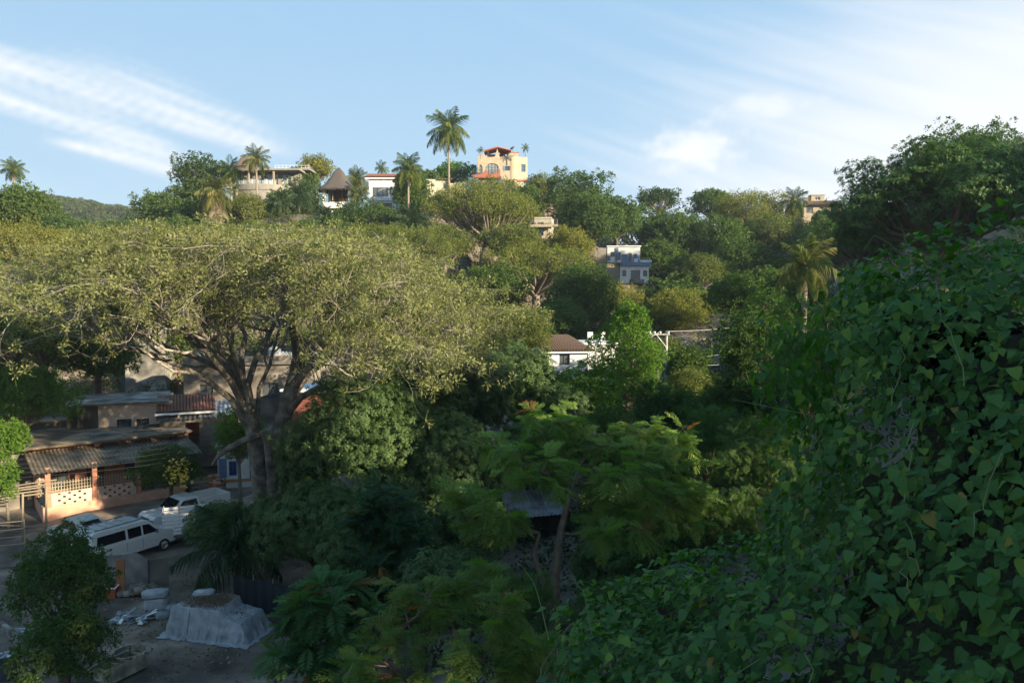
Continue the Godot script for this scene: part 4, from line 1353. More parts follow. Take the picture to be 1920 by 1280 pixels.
func tree(called: String, label: String, kind: String, mid: Vector3, rx: float, ry: float, seed_: int, group := "", grain_ := 1.0) -> Node3D:
	var k: Dictionary = kinds[kind]
	rng.seed = seed_ * 977 + 13
	var foot := on_ground(mid, -0.15)
	foot.y = minf(foot.y, mid.y - ry * 0.5)
	var t := thing(called, label, "tree" if not called.contains("shrub") and not called.contains("bush") else "shrub", foot, 0.0, group)
	var c := mid - foot
	var s := Shape.new()
	var rz := rx * 0.9
	var thick := clampf(rx * 0.075, 0.06, 0.6)
	var fork := Vector3(0, maxf(c.y - ry * 0.55, c.y * 0.45), 0) + Vector3(rng.randf_range(-0.1, 0.1), 0, rng.randf_range(-0.1, 0.1)) * rx
	s.tube(PackedVector3Array([Vector3(0, 0, 0), fork * 0.5 + Vector3(rng.randf_range(-0.06, 0.06), 0, 0) * rx, fork]), PackedFloat32Array([thick * 1.35, thick, thick * 0.85]), 7)
	var n: int = k.lobes
	var flat: float = k.get("flat", 0.85)
	var size := clampf(Vector2(mid.x, mid.z).length() * 0.0085, 0.26, 1.3) * grain_
	var lobes := []
	for i in n:
		var y := lerpf(k.low, 1.0, (i + 0.5) / n)
		var a := i * 2.39996 + rng.randf_range(-0.4, 0.4)
		var r := sqrt(maxf(0.0, 1 - y * y))
		var d := Vector3(r * cos(a), y, r * sin(a))
		var l: Vector3 = d * Vector3(rx, ry, rz) * (1.0 - k.lr * 0.8) * rng.randf_range(0.6, 1.18)
		lobes.append([c + l, k.lr * rng.randf_range(0.55, 1.4) * minf(rx, ry * 1.5), d])
		var bend := fork.lerp(c + l, 0.5) + Vector3(l.x * 0.15, -0.12 * ry, l.z * 0.15)
		s.tube(PackedVector3Array([fork * rng.randf_range(0.8, 1.0), bend, c + l]), PackedFloat32Array([thick * 0.5, thick * 0.28, thick * 0.1]), 5)
	for i in n / 4:      # some inside, so that the crown is not a shell
		lobes.append([c + ball() * Vector3(rx, ry, rz) * 0.4, k.lr * minf(rx, ry * 1.5), Vector3.UP])
	part("trunk", s, k.bark, t)
	var where := []
	var tints := PackedColorArray()
	for lobe in lobes:
		var r: float = lobe[1]
		var many := int(4.0 * PI * r * r * 1.15 * k.dens / (size * size)) + 6
		var shade := rng.randf()
		for i in many:
			var d := ball()
			if d.dot(lobe[2]) < -0.55 and rng.randf() < 0.7:
				continue
			var out := r * (rng.randf_range(0.55, 1.05) if rng.randf() < 0.9 else rng.randf_range(1.0, 1.35))
			var p: Vector3 = lobe[0] + d * Vector3(out, out * flat, out)
			var f := frame_of(d + Vector3(0, k.up, 0) + ball() * 0.4, rng.randf() * TAU)
			where.append(Transform3D(f.scaled(Vector3.ONE * size * rng.randf_range(0.75, 1.3)), p))
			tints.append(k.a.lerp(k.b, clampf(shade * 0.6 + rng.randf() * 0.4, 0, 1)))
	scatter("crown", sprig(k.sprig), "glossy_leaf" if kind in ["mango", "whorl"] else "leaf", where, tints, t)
	return t


# ---------------------------------------------------------------- the great fig in the middle

func make_fig_tree() -> void:
	rng.seed = 4242
	var foot := on_ground(Vector3(-12.80, 1.51, -38.00), -0.1)
	var t := thing("fig_tree", "huge spreading fig with pale bare twigs and sparse leaves over the street", "tree", foot)
	var top := 15.9 - foot.y
	var wood := Shape.new()
	var twigs := Shape.new()
	var where := []
	var tints := PackedColorArray()
	# two leaders from one flaring foot
	var left := PackedVector3Array([Vector3(0, 0, 0), Vector3(-0.25, 1.6, 0), Vector3(-0.45, 3.8, 0.1), Vector3(-0.7, 6.2, 0.2), Vector3(-1.1, 8.6, 0.3)])
	var right := PackedVector3Array([Vector3(0.22, 0, -0.1), Vector3(0.08, 1.8, -0.1), Vector3(0.0, 3.4, -0.15), Vector3(0.35, 5.4, -0.3), Vector3(0.9, 7.5, -0.5), Vector3(1.4, 9.2, -0.6)])
	wood.tube(left, PackedFloat32Array([0.66, 0.48, 0.42, 0.38, 0.34]), 10)
	wood.tube(right, PackedFloat32Array([0.62, 0.46, 0.42, 0.44, 0.42, 0.36]), 10)
	for k in 7:      # buttress roots
		var a := TAU * k / 7 + 0.3
		var o := Vector3(cos(a), 0, sin(a))
		wood.tube(PackedVector3Array([Vector3(0.15, 1.5, 0) + o * 0.35, Vector3(0.15, 0.5, 0) + o * 0.75, Vector3(0.15, -0.1, 0) + o * 1.35]), PackedFloat32Array([0.22, 0.24, 0.1]), 6)
	part("trunk", wood, "fig_bark", t)
	# the bent limb that reaches left in front of the fork
	var elbow := Shape.new()
	elbow.tube(PackedVector3Array([Vector3(0.15, 4.2, 0.3), Vector3(0.2, 5.4, 0.6), Vector3(0.0, 6.2, 0.8), Vector3(-0.7, 5.9, 1.0), Vector3(-1.5, 5.5, 1.3), Vector3(-2.0, 5.15, 1.5), Vector3(-2.3, 4.7, 1.6)]), PackedFloat32Array([0.2, 0.2, 0.2, 0.19, 0.17, 0.13, 0.05]), 8)
	part("limb", elbow, "fig_bark", t)
	var n := 25
	for i in n:
		var a := i * 2.39996 + rng.randf_range(-0.2, 0.2)
		var far := sqrt((i + 0.7) / n)
		var reach := 13.8 * far * rng.randf_range(0.9, 1.06)
		var d := Vector3(cos(a), 0, sin(a) * 0.86)
		var h := fig_roof(d.x * reach, d.z * reach, top) - rng.randf_range(0.3, 1.4) - 0.4 * far
		var start := left[3 + i % 2] if d.x < 0.15 else right[4 + i % 2]
		start += Vector3(0, rng.randf_range(-0.7, 0.1), 0)
		var end := Vector3(d.x * reach, h, d.z * reach)
		var p := PackedVector3Array()
		var r := PackedFloat32Array()
		var steps := 9
		var thick := 0.11 + 0.085 * far
		for k in steps + 1:
			var u := k / float(steps)
			var q := start.lerp(end, u)
			q.y = lerpf(start.y, end.y, pow(u, 0.55 if far > 0.5 else 0.8)) - sin(u * PI) * 0.15 * far
			q += Vector3(rng.randf_range(-1, 1), rng.randf_range(-0.6, 0.6), rng.randf_range(-1, 1)) * 0.30 * sin(u * PI)
			p.append(q)
			r.append(thick * pow(1.0 - u * 0.86, 1.1))
		var limb := Shape.new()
		limb.tube(p, r, 7)
		part("limb", limb, "fig_bark", t)
		var m := 8 + int(7 * far)
		for k in m:
			var u := 0.28 + 0.72 * (k + rng.randf()) / m
			fig_branch(twigs, where, tints, p, r, u, 1, top)
	var bough := part("twigs", twigs, "fig_twig", t)
	bough.set_meta("kind", "stuff")
	scatter("crown", sprig("fig"), "leaf", where, tints, t)
	print("fig leaves ", where.size(), " twig tris ", twigs.ix.size() / 3)


func fig_roof(x: float, z: float, top: float) -> float:
	var q := Vector2(x / 15.5, z / 13.5).length()
	return top + 0.3 - 2.0 * q * q - 2.6 * pow(q, 5.0) - (3.2 * maxf(x - 5.0, 0.0) / 9.0) + bumps.get_noise_2d(x * 6.0, z * 6.0) * 1.3


func fig_branch(s: Shape, where: Array, tints: PackedColorArray, p: PackedVector3Array, r: PackedFloat32Array, u: float, level: int, top: float) -> void:
	var f := u * (p.size() - 1)
	var i := mini(int(f), p.size() - 2)
	var at := p[i].lerp(p[i + 1], f - i)
	var along := (p[i + 1] - p[i]).normalized()
	var long: float = [0.0, 4.2, 1.9, 0.85][level] * rng.randf_range(0.6, 1.25)
	var thick: float = minf(lerpf(r[i], r[i + 1], f - i) * 0.7, [0.0, 0.11, 0.042, 0.02][level])
	var out := Vector3(at.x, 0, at.z).normalized()
	var side := ball()
	var d := (along * 0.55 + side * 0.95 + out * 0.3 + Vector3(0, 0.25, 0)).normalized()
	var q := PackedVector3Array([at])
	var w := PackedFloat32Array([thick])
	var steps: int = [0, 5, 4, 2][level]
	for k in steps:
		d = (d + ball() * 0.38).normalized()
		var roof := fig_roof(at.x, at.z, top)
		if at.y > roof - 0.2:
			d.y = minf(d.y, -0.02)
		elif at.y < roof - 3.4:
			d.y += 0.35
		at += d.normalized() * long / steps
		q.append(at)
		w.append(thick * (1.0 - 0.75 * (k + 1) / steps))
	s.tube(q, w, 5 if level == 1 else 3)
	if level < 3:
		var m: int = [0, 8, 6][level]
		for k in m:
			fig_branch(s, where, tints, q, w, 0.2 + 0.8 * (k + rng.randf()) / m, level + 1, top)
	if level >= 2:
		if rng.randf() < (0.62 if at.x > -7.0 else 0.42):
			var e := q[q.size() - 1]
			where.append(Transform3D(frame_of(d + Vector3(0, 0.6, 0) + ball() * 0.4, rng.randf() * TAU).scaled(Vector3.ONE * rng.randf_range(0.42, 0.75)), e))
			tints.append(Color(0.15, 0.165, 0.06).lerp(Color(0.28, 0.285, 0.115), rng.randf()))


# ---------------------------------------------------------------- palms

func frond_mesh(style: int, droop: float) -> ArrayMesh:
	var key := "frond%d_%.2f" % [style, droop]
	if sprigs.has(key):
		return sprigs[key]
	rng.seed = hash(key)
	var s := Shape.new()
	# grows along +z, one metre long, arching down
	var line := func(t: float) -> Vector3: return Vector3(0, 0.22 * sin(t * PI * 0.55) - droop * t * t * 0.75, t * (1.0 - 0.22 * droop * t))
	var p := PackedVector3Array()
	var r := PackedFloat32Array()
	for k in 8:
		p.append(line.call(k / 7.0))
		r.append(lerpf(0.016, 0.003, k / 7.0))
	s.tint = Color(1.2, 1.1, 0.8)
	s.tube(p, r, 4)
	s.tint = Color.WHITE
	var n := 30
	for k in range(2, n + 1):
		var t := k / float(n)
		var at: Vector3 = line.call(t)
		var ahead: Vector3 = (line.call(minf(t + 0.03, 1.0)) - line.call(t - 0.03)).normalized()
		var w := (0.30 if style == 0 else 0.24) * sin(clampf(0.18 + t * 0.82, 0, 1) * PI * 0.93) + 0.05
		for q in [-1.0, 1.0]:
			var d := (Vector3(q * 0.9, 0.12 - 0.55 * droop - rng.randf() * 0.25, 0) + ahead * 0.75).normalized()
			leaf(s, at, d + ball() * 0.12, Vector3.UP, w * rng.randf_range(0.85, 1.15), 0.024, 0.4 + droop * 0.5)
	sprigs[key] = s.mesh()
	return sprigs[key]


func palm(called: String, label: String, heart: Vector3, frond: float, many: int, seed_: int, opts := {}) -> Node3D:
	# heart: where the fronds spring; the trunk goes down to the ground, or by opts.height
	rng.seed = seed_ * 31 + 5
	var lean: Vector3 = opts.get("lean", Vector3.ZERO)
	var foot := on_ground(heart - lean, -0.1)
	if opts.has("height"):
		foot.y = heart.y - opts.height
	foot.y = minf(foot.y, heart.y - 0.6)
	var t := thing(called, label, "palm", foot, 0.0, opts.get("group", ""))
	var h := heart - foot
	var r: float = opts.get("thick", frond * 0.05)
	var s := Shape.new()
	var p := PackedVector3Array()
	var w := PackedFloat32Array()
	for k in 14:
		var u := k / 13.0
		p.append(Vector3(h.x * u * u, h.y * u, h.z * u * u))
		w.append(r * (1.25 - 0.35 * u + (0.1 if k % 2 else 0.0)) * (1.5 if k == 0 else 1.0))
	s.tube(p, w, 8)
	part("trunk", s, "palm_bark", t)
	var shaft := Shape.new()
	shaft.tube(PackedVector3Array([h - Vector3(0, frond * 0.12, 0), h + Vector3(0, frond * 0.04, 0), h + Vector3(0, frond * 0.2, 0)]), PackedFloat32Array([r * 1.1, r * 1.3, r * 0.4]), 7)
	part("crownshaft", shaft, "palm_bark", t)
	var green: String = opts.get("leaf", "palm_green")
	var dry: int = opts.get("dry", 2)
	many = int(many * 1.35)
	for k in many:
		var u := (k + 0.5) / many           # 0 upright, 1 hanging
		var pitch := lerpf(78.0, opts.get("hang", -38.0), pow(u, 0.85)) + rng.randf_range(-7, 7)
		var droop := [0.35, 0.6, 0.9][mini(int(u * 3), 2)] as float
		var f := part("frond", frond_mesh(opts.get("style", 0), droop), green if rng.randf() < 0.65 else green + "_warm", t, h + Vector3(0, frond * 0.06, 0))
		f.basis = Basis.from_euler(Vector3(deg_to_rad(-pitch), k * 2.39996 + rng.randf_range(-0.25, 0.25), 0)) * Basis.from_scale(Vector3.ONE * frond * rng.randf_range(0.85, 1.1))
	for k in dry:
		var f := part("dry_frond", frond_mesh(opts.get("style", 0), 0.9), "dry_frond", t, h)
		f.basis = Basis.from_euler(Vector3(deg_to_rad(rng.randf_range(60, 82)), k * 2.39996 + 0.5, 0)) * Basis.from_scale(Vector3.ONE * frond * opts.get("skirt", 0.62) * rng.randf_range(0.85, 1.15))
	return t


func make_palms() -> void:
	for c in [["palm_green", Color(0.055, 0.095, 0.022)], ["palm_green_warm", Color(0.13, 0.16, 0.03)], ["palm_dark", Color(0.03, 0.06, 0.022)], ["palm_dark_warm", Color(0.05, 0.085, 0.028)], ["palm_olive", Color(0.085, 0.105, 0.025)], ["palm_olive_warm", Color(0.17, 0.16, 0.045)]]:
		leaf_mat(c[0], 0.5, Color(0.7, 0.85, 0.3))
		mats[c[0]].albedo_color = c[1].linear_to_srgb()
	var far := "palms on the hilltop"
	palm("tall_palm", "tallest palm on a slim bare trunk beside the cream tower house", Vector3(-11.96, 44.20, -140.00), 4.90, 26, 1, {"group": far, "dry": 9, "thick": 0.17, "skirt": 0.5})
	palm("ridge_palm", "lone round-headed palm on the hill at the open left sky", Vector3(-67.33, 30.32, -100.00), 1.89, 22, 2, {"group": far, "dry": 3, "thick": 0.14})
	palm("terrace_palm", "palm rising in front of the grey terrace house balconies", Vector3(-38.69, 33.83, -112.00), 2.45, 20, 3, {"group": far, "leaf": "palm_olive", "thick": 0.14})
	palm("terrace_palm", "palm with a yellow lit side at the left end of the grey terraces", Vector3(-43.35, 32.58, -114.00), 2.49, 18, 4, {"group": far, "thick": 0.16, "hang": -60.0})
	palm("skirted_palm", "bushy yellowish palm with a long skirt of hanging dead fronds", Vector3(-42.05, 27.74, -105.00), 3.21, 26, 5, {"group": far, "leaf": "palm_olive", "dry": 16, "skirt": 1.25, "thick": 0.3})
	palm("garden_palm", "full dark palm with a short trunk right of the white tiled house", Vector3(-15.73, 32.24, -112.00), 3.10, 24, 6, {"group": far, "thick": 0.15, "dry": 4})
	palm("golden_palm", "yellowish sunlit palm behind the thatched hut", Vector3(-27.79, 33.51, -132.00), 3.27, 20, 7, {"group": far, "leaf": "palm_olive", "thick": 0.2, "dry": 0, "hang": -20.0})
	palm("small_palm", "small pale palm peeping over the white house's tile roof", Vector3(-23.64, 36.40, -134.00), 1.76, 14, 8, {"group": far, "thick": 0.14, "dry": 0})
	palm("low_palm", "low yellowish palm between the thatched hut and the white house", Vector3(-23.28, 28.40, -112.00), 2.12, 18, 9, {"group": far, "leaf": "palm_olive", "dry": 2, "hang": -20.0})
	palm("fan_like_palm", "dark upright palm below the white house, fronds rising like a fan", Vector3(-14.30, 22.83, -104.00), 3.94, 20, 10, {"group": far, "leaf": "palm_dark", "dry": 0, "hang": 15.0})
	palm("dark_palm", "dark drooping palm left of the thatched hut's railing", Vector3(-32.33, 28.24, -112.00), 2.94, 20, 11, {"group": far, "leaf": "palm_dark", "dry": 1})
	palm("dark_palm", "dark palm below the right end of the grey terraces", Vector3(-34.55, 26.95, -110.00), 2.56, 18, 12, {"group": far, "leaf": "palm_dark", "dry": 1})
	palm("dark_palm", "small dark palm under the thatched hut's white wall", Vector3(-27.32, 24.91, -108.00), 1.89, 16, 13, {"group": far, "leaf": "palm_dark", "dry": 0, "hang": -10.0})
	palm("slope_palm", "pale palm on the right ridge beside the tiled bungalow", Vector3(57.39, 32.55, -150.00), 3.50, 20, 14, {"group": far, "leaf": "palm_green", "dry": 1})
	palm("rooftop_palm", "small potted palm at the right corner of the cream tower's roof", Vector3(2.65, 42.96, -147.60), 1.09, 12, 15, {"height": 1.5, "thick": 0.07, "dry": 0, "style": 1})
	palm("rooftop_palm", "thin potted palm at the left corner of the cream tower's roof", Vector3(-6.26, 42.44, -147.60), 0.98, 11, 16, {"height": 1.5, "thick": 0.06, "dry": 0, "style": 1, "hang": -10.0})
	palm("coconut_palm", "coconut palm with long arching sunlit fronds behind the vine's crest", Vector3(17.56, 14.69, -44.00), 2.44, 15, 17, {"leaf": "palm_olive", "thick": 0.17, "dry": 2, "hang": -35.0})
	palm("lot_palm", "low palm with dark drooping fronds behind the tarp-covered car", Vector3(-12.16, 1.58, -31.50), 2.75, 14, 18, {"leaf": "palm_dark", "dry": 1, "hang": -20.0, "thick": 0.16})


# ---------------------------------------------------------------- the trees

func make_trees() -> void:
	var ridge := "trees on the hilltop ridge"
	var slope := "trees on the hillside"
	var valley := "trees in the valley"
	var rows := [
		["ridge_tree", "dark rounded tree at the left end of the palm ridge", "dark", Vector3(-54.43, 26.18, -115.00), 4.19, 3.18, ridge],
		["ridge_tree", "dark tree between the ridge's left end and the skirted palm", "dark", Vector3(-51.12, 27.96, -118.00), 4.13, 3.95, ridge],
		["ridge_tree", "dark tree hugging the skirted palm's dead fronds", "dark", Vector3(-46.57, 24.55, -112.00), 4.90, 2.94, ridge],
		["open_tree", "open tree with loose dark leaf clumps against the sky left of the terraces", "open", Vector3(-49.71, 32.75, -120.00), 5.25, 2.97, ridge],
		["round_tree", "round olive tree below the grey terraces, sunlit on its right", "olive", Vector3(-38.86, 25.69, -108.00), 2.83, 2.68, ridge],
		["ridge_tree", "dark green tree filling the gap under the grey terraces", "dark", Vector3(-36.45, 24.39, -112.00), 4.24, 2.45, ridge],
		["ridge_tree", "dark leafy tree between the terraces and the thatched hut", "dark", Vector3(-34.10, 27.11, -118.00), 4.47, 4.47, ridge],
		["russet_tree", "russet sunlit tree behind the thatched hut's left side", "gold", Vector3(-35.51, 36.20, -134.00), 2.93, 2.34, ridge],
		["ridge_tree", "mid green tree between the terraces' roof and the russet tree", "mid", Vector3(-37.49, 33.20, -130.00), 3.41, 2.08, ridge],
		["ridge_shrub", "dark shrubbery below the thatched hut and the white house", "dark", Vector3(-21.08, 24.60, -108.00), 6.14, 2.20, ridge],
		["ridge_tree", "green tree between the white house and the garden palm", "mid", Vector3(-16.74, 29.12, -116.00), 1.86, 2.87, ridge],
		["ridge_tree", "dark green tree below the garden palm's trunk", "mid", Vector3(-15.75, 29.06, -118.00), 2.58, 3.10, ridge],
		["ridge_tree", "flat green tree behind the low cream house", "bright", Vector3(-12.52, 39.46, -158.00), 4.84, 2.07, ridge],
		["ridge_tree", "small sunlit tree between the garden palm and the cream house", "mid", Vector3(-17.30, 36.84, -150.00), 1.97, 1.97, ridge],
		["umbrella_tree", "broad umbrella tree with bare limbs below the cream tower", "umbrella", Vector3(-4.29, 24.91, -108.00), 9.29, 5.19, ridge],
		["umbrella_tree", "golden umbrella tree spreading over the slope below the cream balcony", "umbrella", Vector3(2.67, 16.26, -92.00), 7.51, 3.49, slope],
		["ridge_tree", "olive tree just right of the cream tower's base", "olive", Vector3(5.25, 33.05, -140.00), 3.06, 3.47, ridge],
		["ridge_tree", "dark tree under the cream tower's retaining wall", "mid", Vector3(2.31, 29.50, -128.00), 3.17, 2.24, ridge],
		["ridge_tree", "tallest dark tree right of the cream tower", "dark", Vector3(10.90, 29.87, -128.00), 5.41, 5.78, ridge],
		["ridge_tree", "dark dense tree above the blue and white house", "dark", Vector3(12.37, 25.00, -118.00), 4.73, 4.99, ridge],
		["ridge_tree", "dark tree sloping down right of the tallest dark tree", "dark", Vector3(19.18, 27.40, -134.00), 4.30, 4.88, ridge],
		["lone_tree", "small lone tree with an airy crown against the bright sky", "open", Vector3(31.76, 34.09, -160.00), 4.43, 2.33, ridge],
		["slope_tree", "green tree under the lone airy tree", "mid", Vector3(25.71, 25.66, -145.00), 5.28, 4.75, slope],
		["slope_tree", "green tree in the shade right of the blue and white house", "mid", Vector3(31.92, 24.72, -140.00), 5.92, 5.10, slope],
		["slope_tree", "shaded green tree behind the blue and white house's terrace", "mid", Vector3(26.81, 19.30, -132.00), 4.33, 4.62, slope],
		["ridge_tree", "green tree at the left shoulder of the golden ridge tree", "mid", Vector3(44.68, 33.92, -165.00), 4.57, 3.13, ridge],
		["golden_tree", "broad golden green tree on the right ridge beside the palm", "gold", Vector3(49.84, 30.76, -155.00), 9.60, 4.52, ridge],
		["slope_tree", "olive tree spilling down below the right ridge's palm", "olive", Vector3(49.67, 24.22, -140.00), 6.32, 4.90, slope],
		["round_tree", "round dark tree hiding the tiled bungalow's front", "dark", Vector3(64.00, 28.25, -150.00), 3.28, 2.40, ridge],
		["slope_tree", "green tree under the golden ridge tree", "mid", Vector3(38.49, 22.57, -138.00), 6.44, 5.23, slope],
		["slope_tree", "dark tree below the round dark tree", "dark", Vector3(50.41, 21.75, -120.00), 5.07, 4.37, slope],
		["slope_tree", "shaded green tree above the pale willowy tree", "mid", Vector3(39.91, 18.06, -125.00), 5.28, 4.19, slope],
		["pale_tree", "pale willowy tree standing in the shaded slope", "olive", Vector3(27.44, 16.49, -105.00), 3.67, 2.60, slope],
		["slope_tree", "small pale tree right of the willowy tree", "mid", Vector3(34.19, 14.13, -98.00), 3.43, 2.43, slope],
		["golden_tree", "broad sunlit tree below the blue and white house", "gold", Vector3(18.51, 11.26, -82.00), 4.42, 2.87, slope],
		["golden_tree", "sunlit green tree left of the dark vine-hung tree", "mid", Vector3(22.26, 12.78, -72.00), 2.89, 1.99, slope],
		["golden_shrub", "golden shrub at the foot of the blue and white house", "gold", Vector3(13.27, 12.64, -96.00), 4.06, 2.10, slope],
		["dark_evergreen", "big dark evergreen tree above the old tiled roof", "dark", Vector3(7.26, 12.60, -78.00), 4.09, 4.55, slope],
		["slope_tree", "green tree filling the gap right of the dark evergreen", "mid", Vector3(14.25, 10.21, -85.00), 2.48, 1.86, slope],
		["slope_shrub", "low olive shrub beside the utility pole", "olive", Vector3(11.05, 8.54, -56.00), 2.04, 1.22, valley],
		["slope_shrub", "sunlit shrub under the power cables right of the pole", "mid", Vector3(12.55, 8.10, -52.00), 1.70, 1.29, valley],
		["bright_tree", "tall fresh green tree before the old tiled roof", "bright", Vector3(6.76, 8.85, -44.00), 2.37, 3.37, valley],
		["bright_tree", "fresh green lower tree left of the tall fresh tree", "bright", Vector3(3.91, 7.17, -41.00), 2.27, 1.85, valley],
		["bright_tree", "narrow fresh green treetop rising above the old tiled roof", "bright", Vector3(7.21, 11.59, -44.00), 0.96, 1.28, valley],
		["tall_tree", "tall broad dark tree on the right skyline, glowing along its top", "whorl", Vector3(31.97, 19.97, -55.00), 7.61, 4.73, ""],
		["skyline_tree", "lower dark tree at the left skirt of the tall skyline tree", "whorl", Vector3(27.72, 17.44, -58.00), 2.96, 2.79, ""],
		["vine_hung_tree", "dark tree hung with creepers left of the leafy vine bank", "dark", Vector3(12.23, 10.13, -36.00), 2.41, 3.41, valley],
		["vine_hung_tree", "dark green tree between the creeper-hung tree and the vine bank", "lacy", Vector3(12.07, 10.17, -30.00), 1.75, 3.28, valley],
		["lacy_tree", "shaded grey green lacy tree below the creeper-hung tree", "lacy", Vector3(8.50, 6.62, -30.00), 1.86, 2.19, valley],
		["lacy_tree", "shaded lacy tree against the vine bank's left flank", "lacy", Vector3(8.49, 7.36, -24.00), 1.49, 1.92, valley],
		["shade_tree", "dark tree in the shade behind the tin shed", "dark", Vector3(6.02, 4.51, -34.00), 2.72, 1.98, valley],
		["shade_tree", "dark undergrowth tree right of the tin shed", "mango", Vector3(3.53, 3.74, -25.00), 1.37, 0.91, valley],
		["mango_tree", "large dark mango with drooping leaves right of the fig's trunk", "mango", Vector3(-6.75, 6.78, -34.00), 3.72, 2.97, valley],
		["mango_tree", "half-lit mango under the fig's right side", "mango", Vector3(-2.86, 8.18, -39.00), 3.41, 2.56, valley],
		["mango_tree", "sunlit mango at the right edge of the fig's crown", "mango", Vector3(0.31, 8.11, -42.00), 2.75, 2.26, valley],
		["mango_tree", "dark mango behind the feathery tree", "mango", Vector3(-2.60, 5.48, -32.00), 2.56, 2.33, valley],
		["mango_tree", "dark mango beside the tarp-covered car", "mango", Vector3(-7.87, 3.64, -29.50), 2.79, 2.15, valley],
		["mango_tree", "dark mango low between the car and the feathery trees", "mango", Vector3(-4.63, 4.36, -26.00), 2.08, 2.08, valley],
		["shade_tree", "dark tree at the lot's left edge hiding the small white car", "dark", Vector3(-14.23, 3.99, -22.50), 1.64, 1.80, valley],
		["shade_tree", "lower dark tree at the lot's left edge beside the bins", "dark", Vector3(-13.04, 2.74, -21.00), 1.22, 1.15, valley],
		["hill_tree", "dark green hill tree below the lone round-headed palm", "mid", Vector3(-65.51, 24.02, -98.00), 4.43, 3.14, slope],
		["hill_tree", "green tree left of the far blue hill", "dark", Vector3(-58.46, 20.89, -95.00), 3.46, 2.21, slope],
		["golden_tree", "broad golden tree on the left slope beside the fig", "gold", Vector3(-47.50, 17.21, -72.00), 5.77, 3.04, slope],
		["hill_tree", "dark trees' edge below the far blue hill, left one", "dark", Vector3(-60.20, 22.12, -108.00), 3.93, 1.73, slope],
		["hill_tree", "dark treetop below the far blue hill beside the ridge", "dark", Vector3(-57.32, 22.61, -110.00), 3.53, 1.60, slope],
		["hill_tree", "olive treetop between the golden slope tree and the ridge", "olive", Vector3(-50.67, 19.42, -88.00), 3.85, 2.18, slope],
		["left_tree", "big sunlit green tree behind the fig's left limbs", "mid", Vector3(-35.03, 11.07, -54.00), 4.72, 3.93, valley],
		["left_tree", "sunlit green tree overhanging the porch house's roof", "bright", Vector3(-31.02, 6.97, -46.00), 2.85, 2.35, valley],
		["left_tree", "green tree at the pink porch house's left gable", "bright", Vector3(-28.66, 4.90, -41.00), 0.90, 1.19, valley],
		["left_tree", "green tree behind the rough concrete house", "mid", Vector3(-31.91, 8.95, -56.00), 3.67, 2.45, valley],
		["yellow_bush", "leafy bush with yellow blossom beside the stone steps", "mid", Vector3(-20.12, 3.02, -42.50), 1.61, 1.36, valley],
		["street_tree", "small bright tree left of the fig's trunk before the blue wall", "bright", Vector3(-16.57, 4.56, -44.00), 1.47, 1.80, valley],
		["street_shrub", "dark shrub at the fig's foot beside the street", "mango", Vector3(-13.35, 2.21, -34.00), 1.73, 1.09, valley],
		["slope_tree", "green slope tree seen over the fig's right shoulder", "olive", Vector3(-11.59, 18.26, -80.00), 7.58, 2.33, slope],
		["slope_tree", "green slope tree behind the fig's crown", "mid", Vector3(-32.10, 17.80, -82.00), 9.56, 2.99, slope],
		["slope_tree", "olive slope tree behind the fig's left crown", "olive", Vector3(-39.15, 16.35, -76.00), 6.09, 2.55, slope],
		["valley_tree", "mid green tree under the tall fresh green tree", "mid", Vector3(4.50, 5.88, -36.00), 2.10, 1.84, valley],
		["valley_tree", "dark tree below the utility pole", "dark", Vector3(8.52, 6.43, -40.00), 2.19, 1.75, valley],
		["valley_tree", "olive tree just under the power cables", "olive", Vector3(11.71, 6.84, -47.00), 2.05, 1.58, valley],
		["mango_tree", "dark mango between the half-lit mango and the fresh green trees", "mango", Vector3(2.58, 5.87, -39.00), 2.27, 2.13, valley],
		["mango_tree", "dark mango low behind the feathery tree's crown", "mango", Vector3(0.68, 5.14, -37.00), 2.16, 1.89, valley],
		["shade_tree", "dark lacy tree right of the tin shed's roof", "lacy", Vector3(5.39, 4.55, -26.00), 1.80, 1.17, valley],
		["shade_tree", "dark lacy tree at the vine bank's foot", "lacy", Vector3(6.64, 5.70, -23.00), 1.34, 1.21, valley],
		["valley_tree", "dark tree left of the creeper-hung tree", "dark", Vector3(11.13, 7.33, -37.00), 2.02, 2.29, valley],
		["shade_tree", "dark tree directly behind the feathery tree's right limbs", "dark", Vector3(4.70, 4.09, -31.00), 2.15, 1.40, valley],
		["mango_tree", "small dark mango left of the tin shed", "mango", Vector3(-1.66, 3.90, -28.00), 1.43, 1.26, valley],
		["shade_tree", "low lacy tree in front of the white sheeted cylinder", "lacy", Vector3(2.48, 5.32, -17.50), 1.02, 0.57, valley],
		["shade_tree", "dark bushy tree left of the two thin trunks", "mango", Vector3(-1.64, 5.14, -20.00), 1.38, 1.09, valley],
		["shade_tree", "low dark lacy tree at the foot of the two thin trunks", "lacy", Vector3(0.00, 5.67, -17.00), 0.93, 0.68, valley],
		["slope_tree", "olive tree below the low cream house", "olive", Vector3(-9.23, 20.01, -98.00), 4.57, 2.57, slope],
		["slope_tree", "olive tree at the foot of the cream balcony house", "olive", Vector3(0.00, 20.01, -98.00), 4.43, 2.86, slope],
		["slope_tree", "golden tree right of the cream balcony house", "gold", Vector3(7.24, 19.58, -98.00), 3.71, 2.57, slope],
		["slope_tree", "mid green tree on the slope under the golden umbrella tree", "mid", Vector3(-1.83, 13.97, -84.00), 5.20, 2.69, slope],
		["slope_tree", "dark tree just above the old tiled roof", "dark", Vector3(4.34, 10.39, -70.00), 3.06, 2.04, slope],
		["slope_tree", "olive tree behind the fig's right edge", "olive", Vector3(0.22, 9.98, -60.00), 3.28, 2.27, slope],
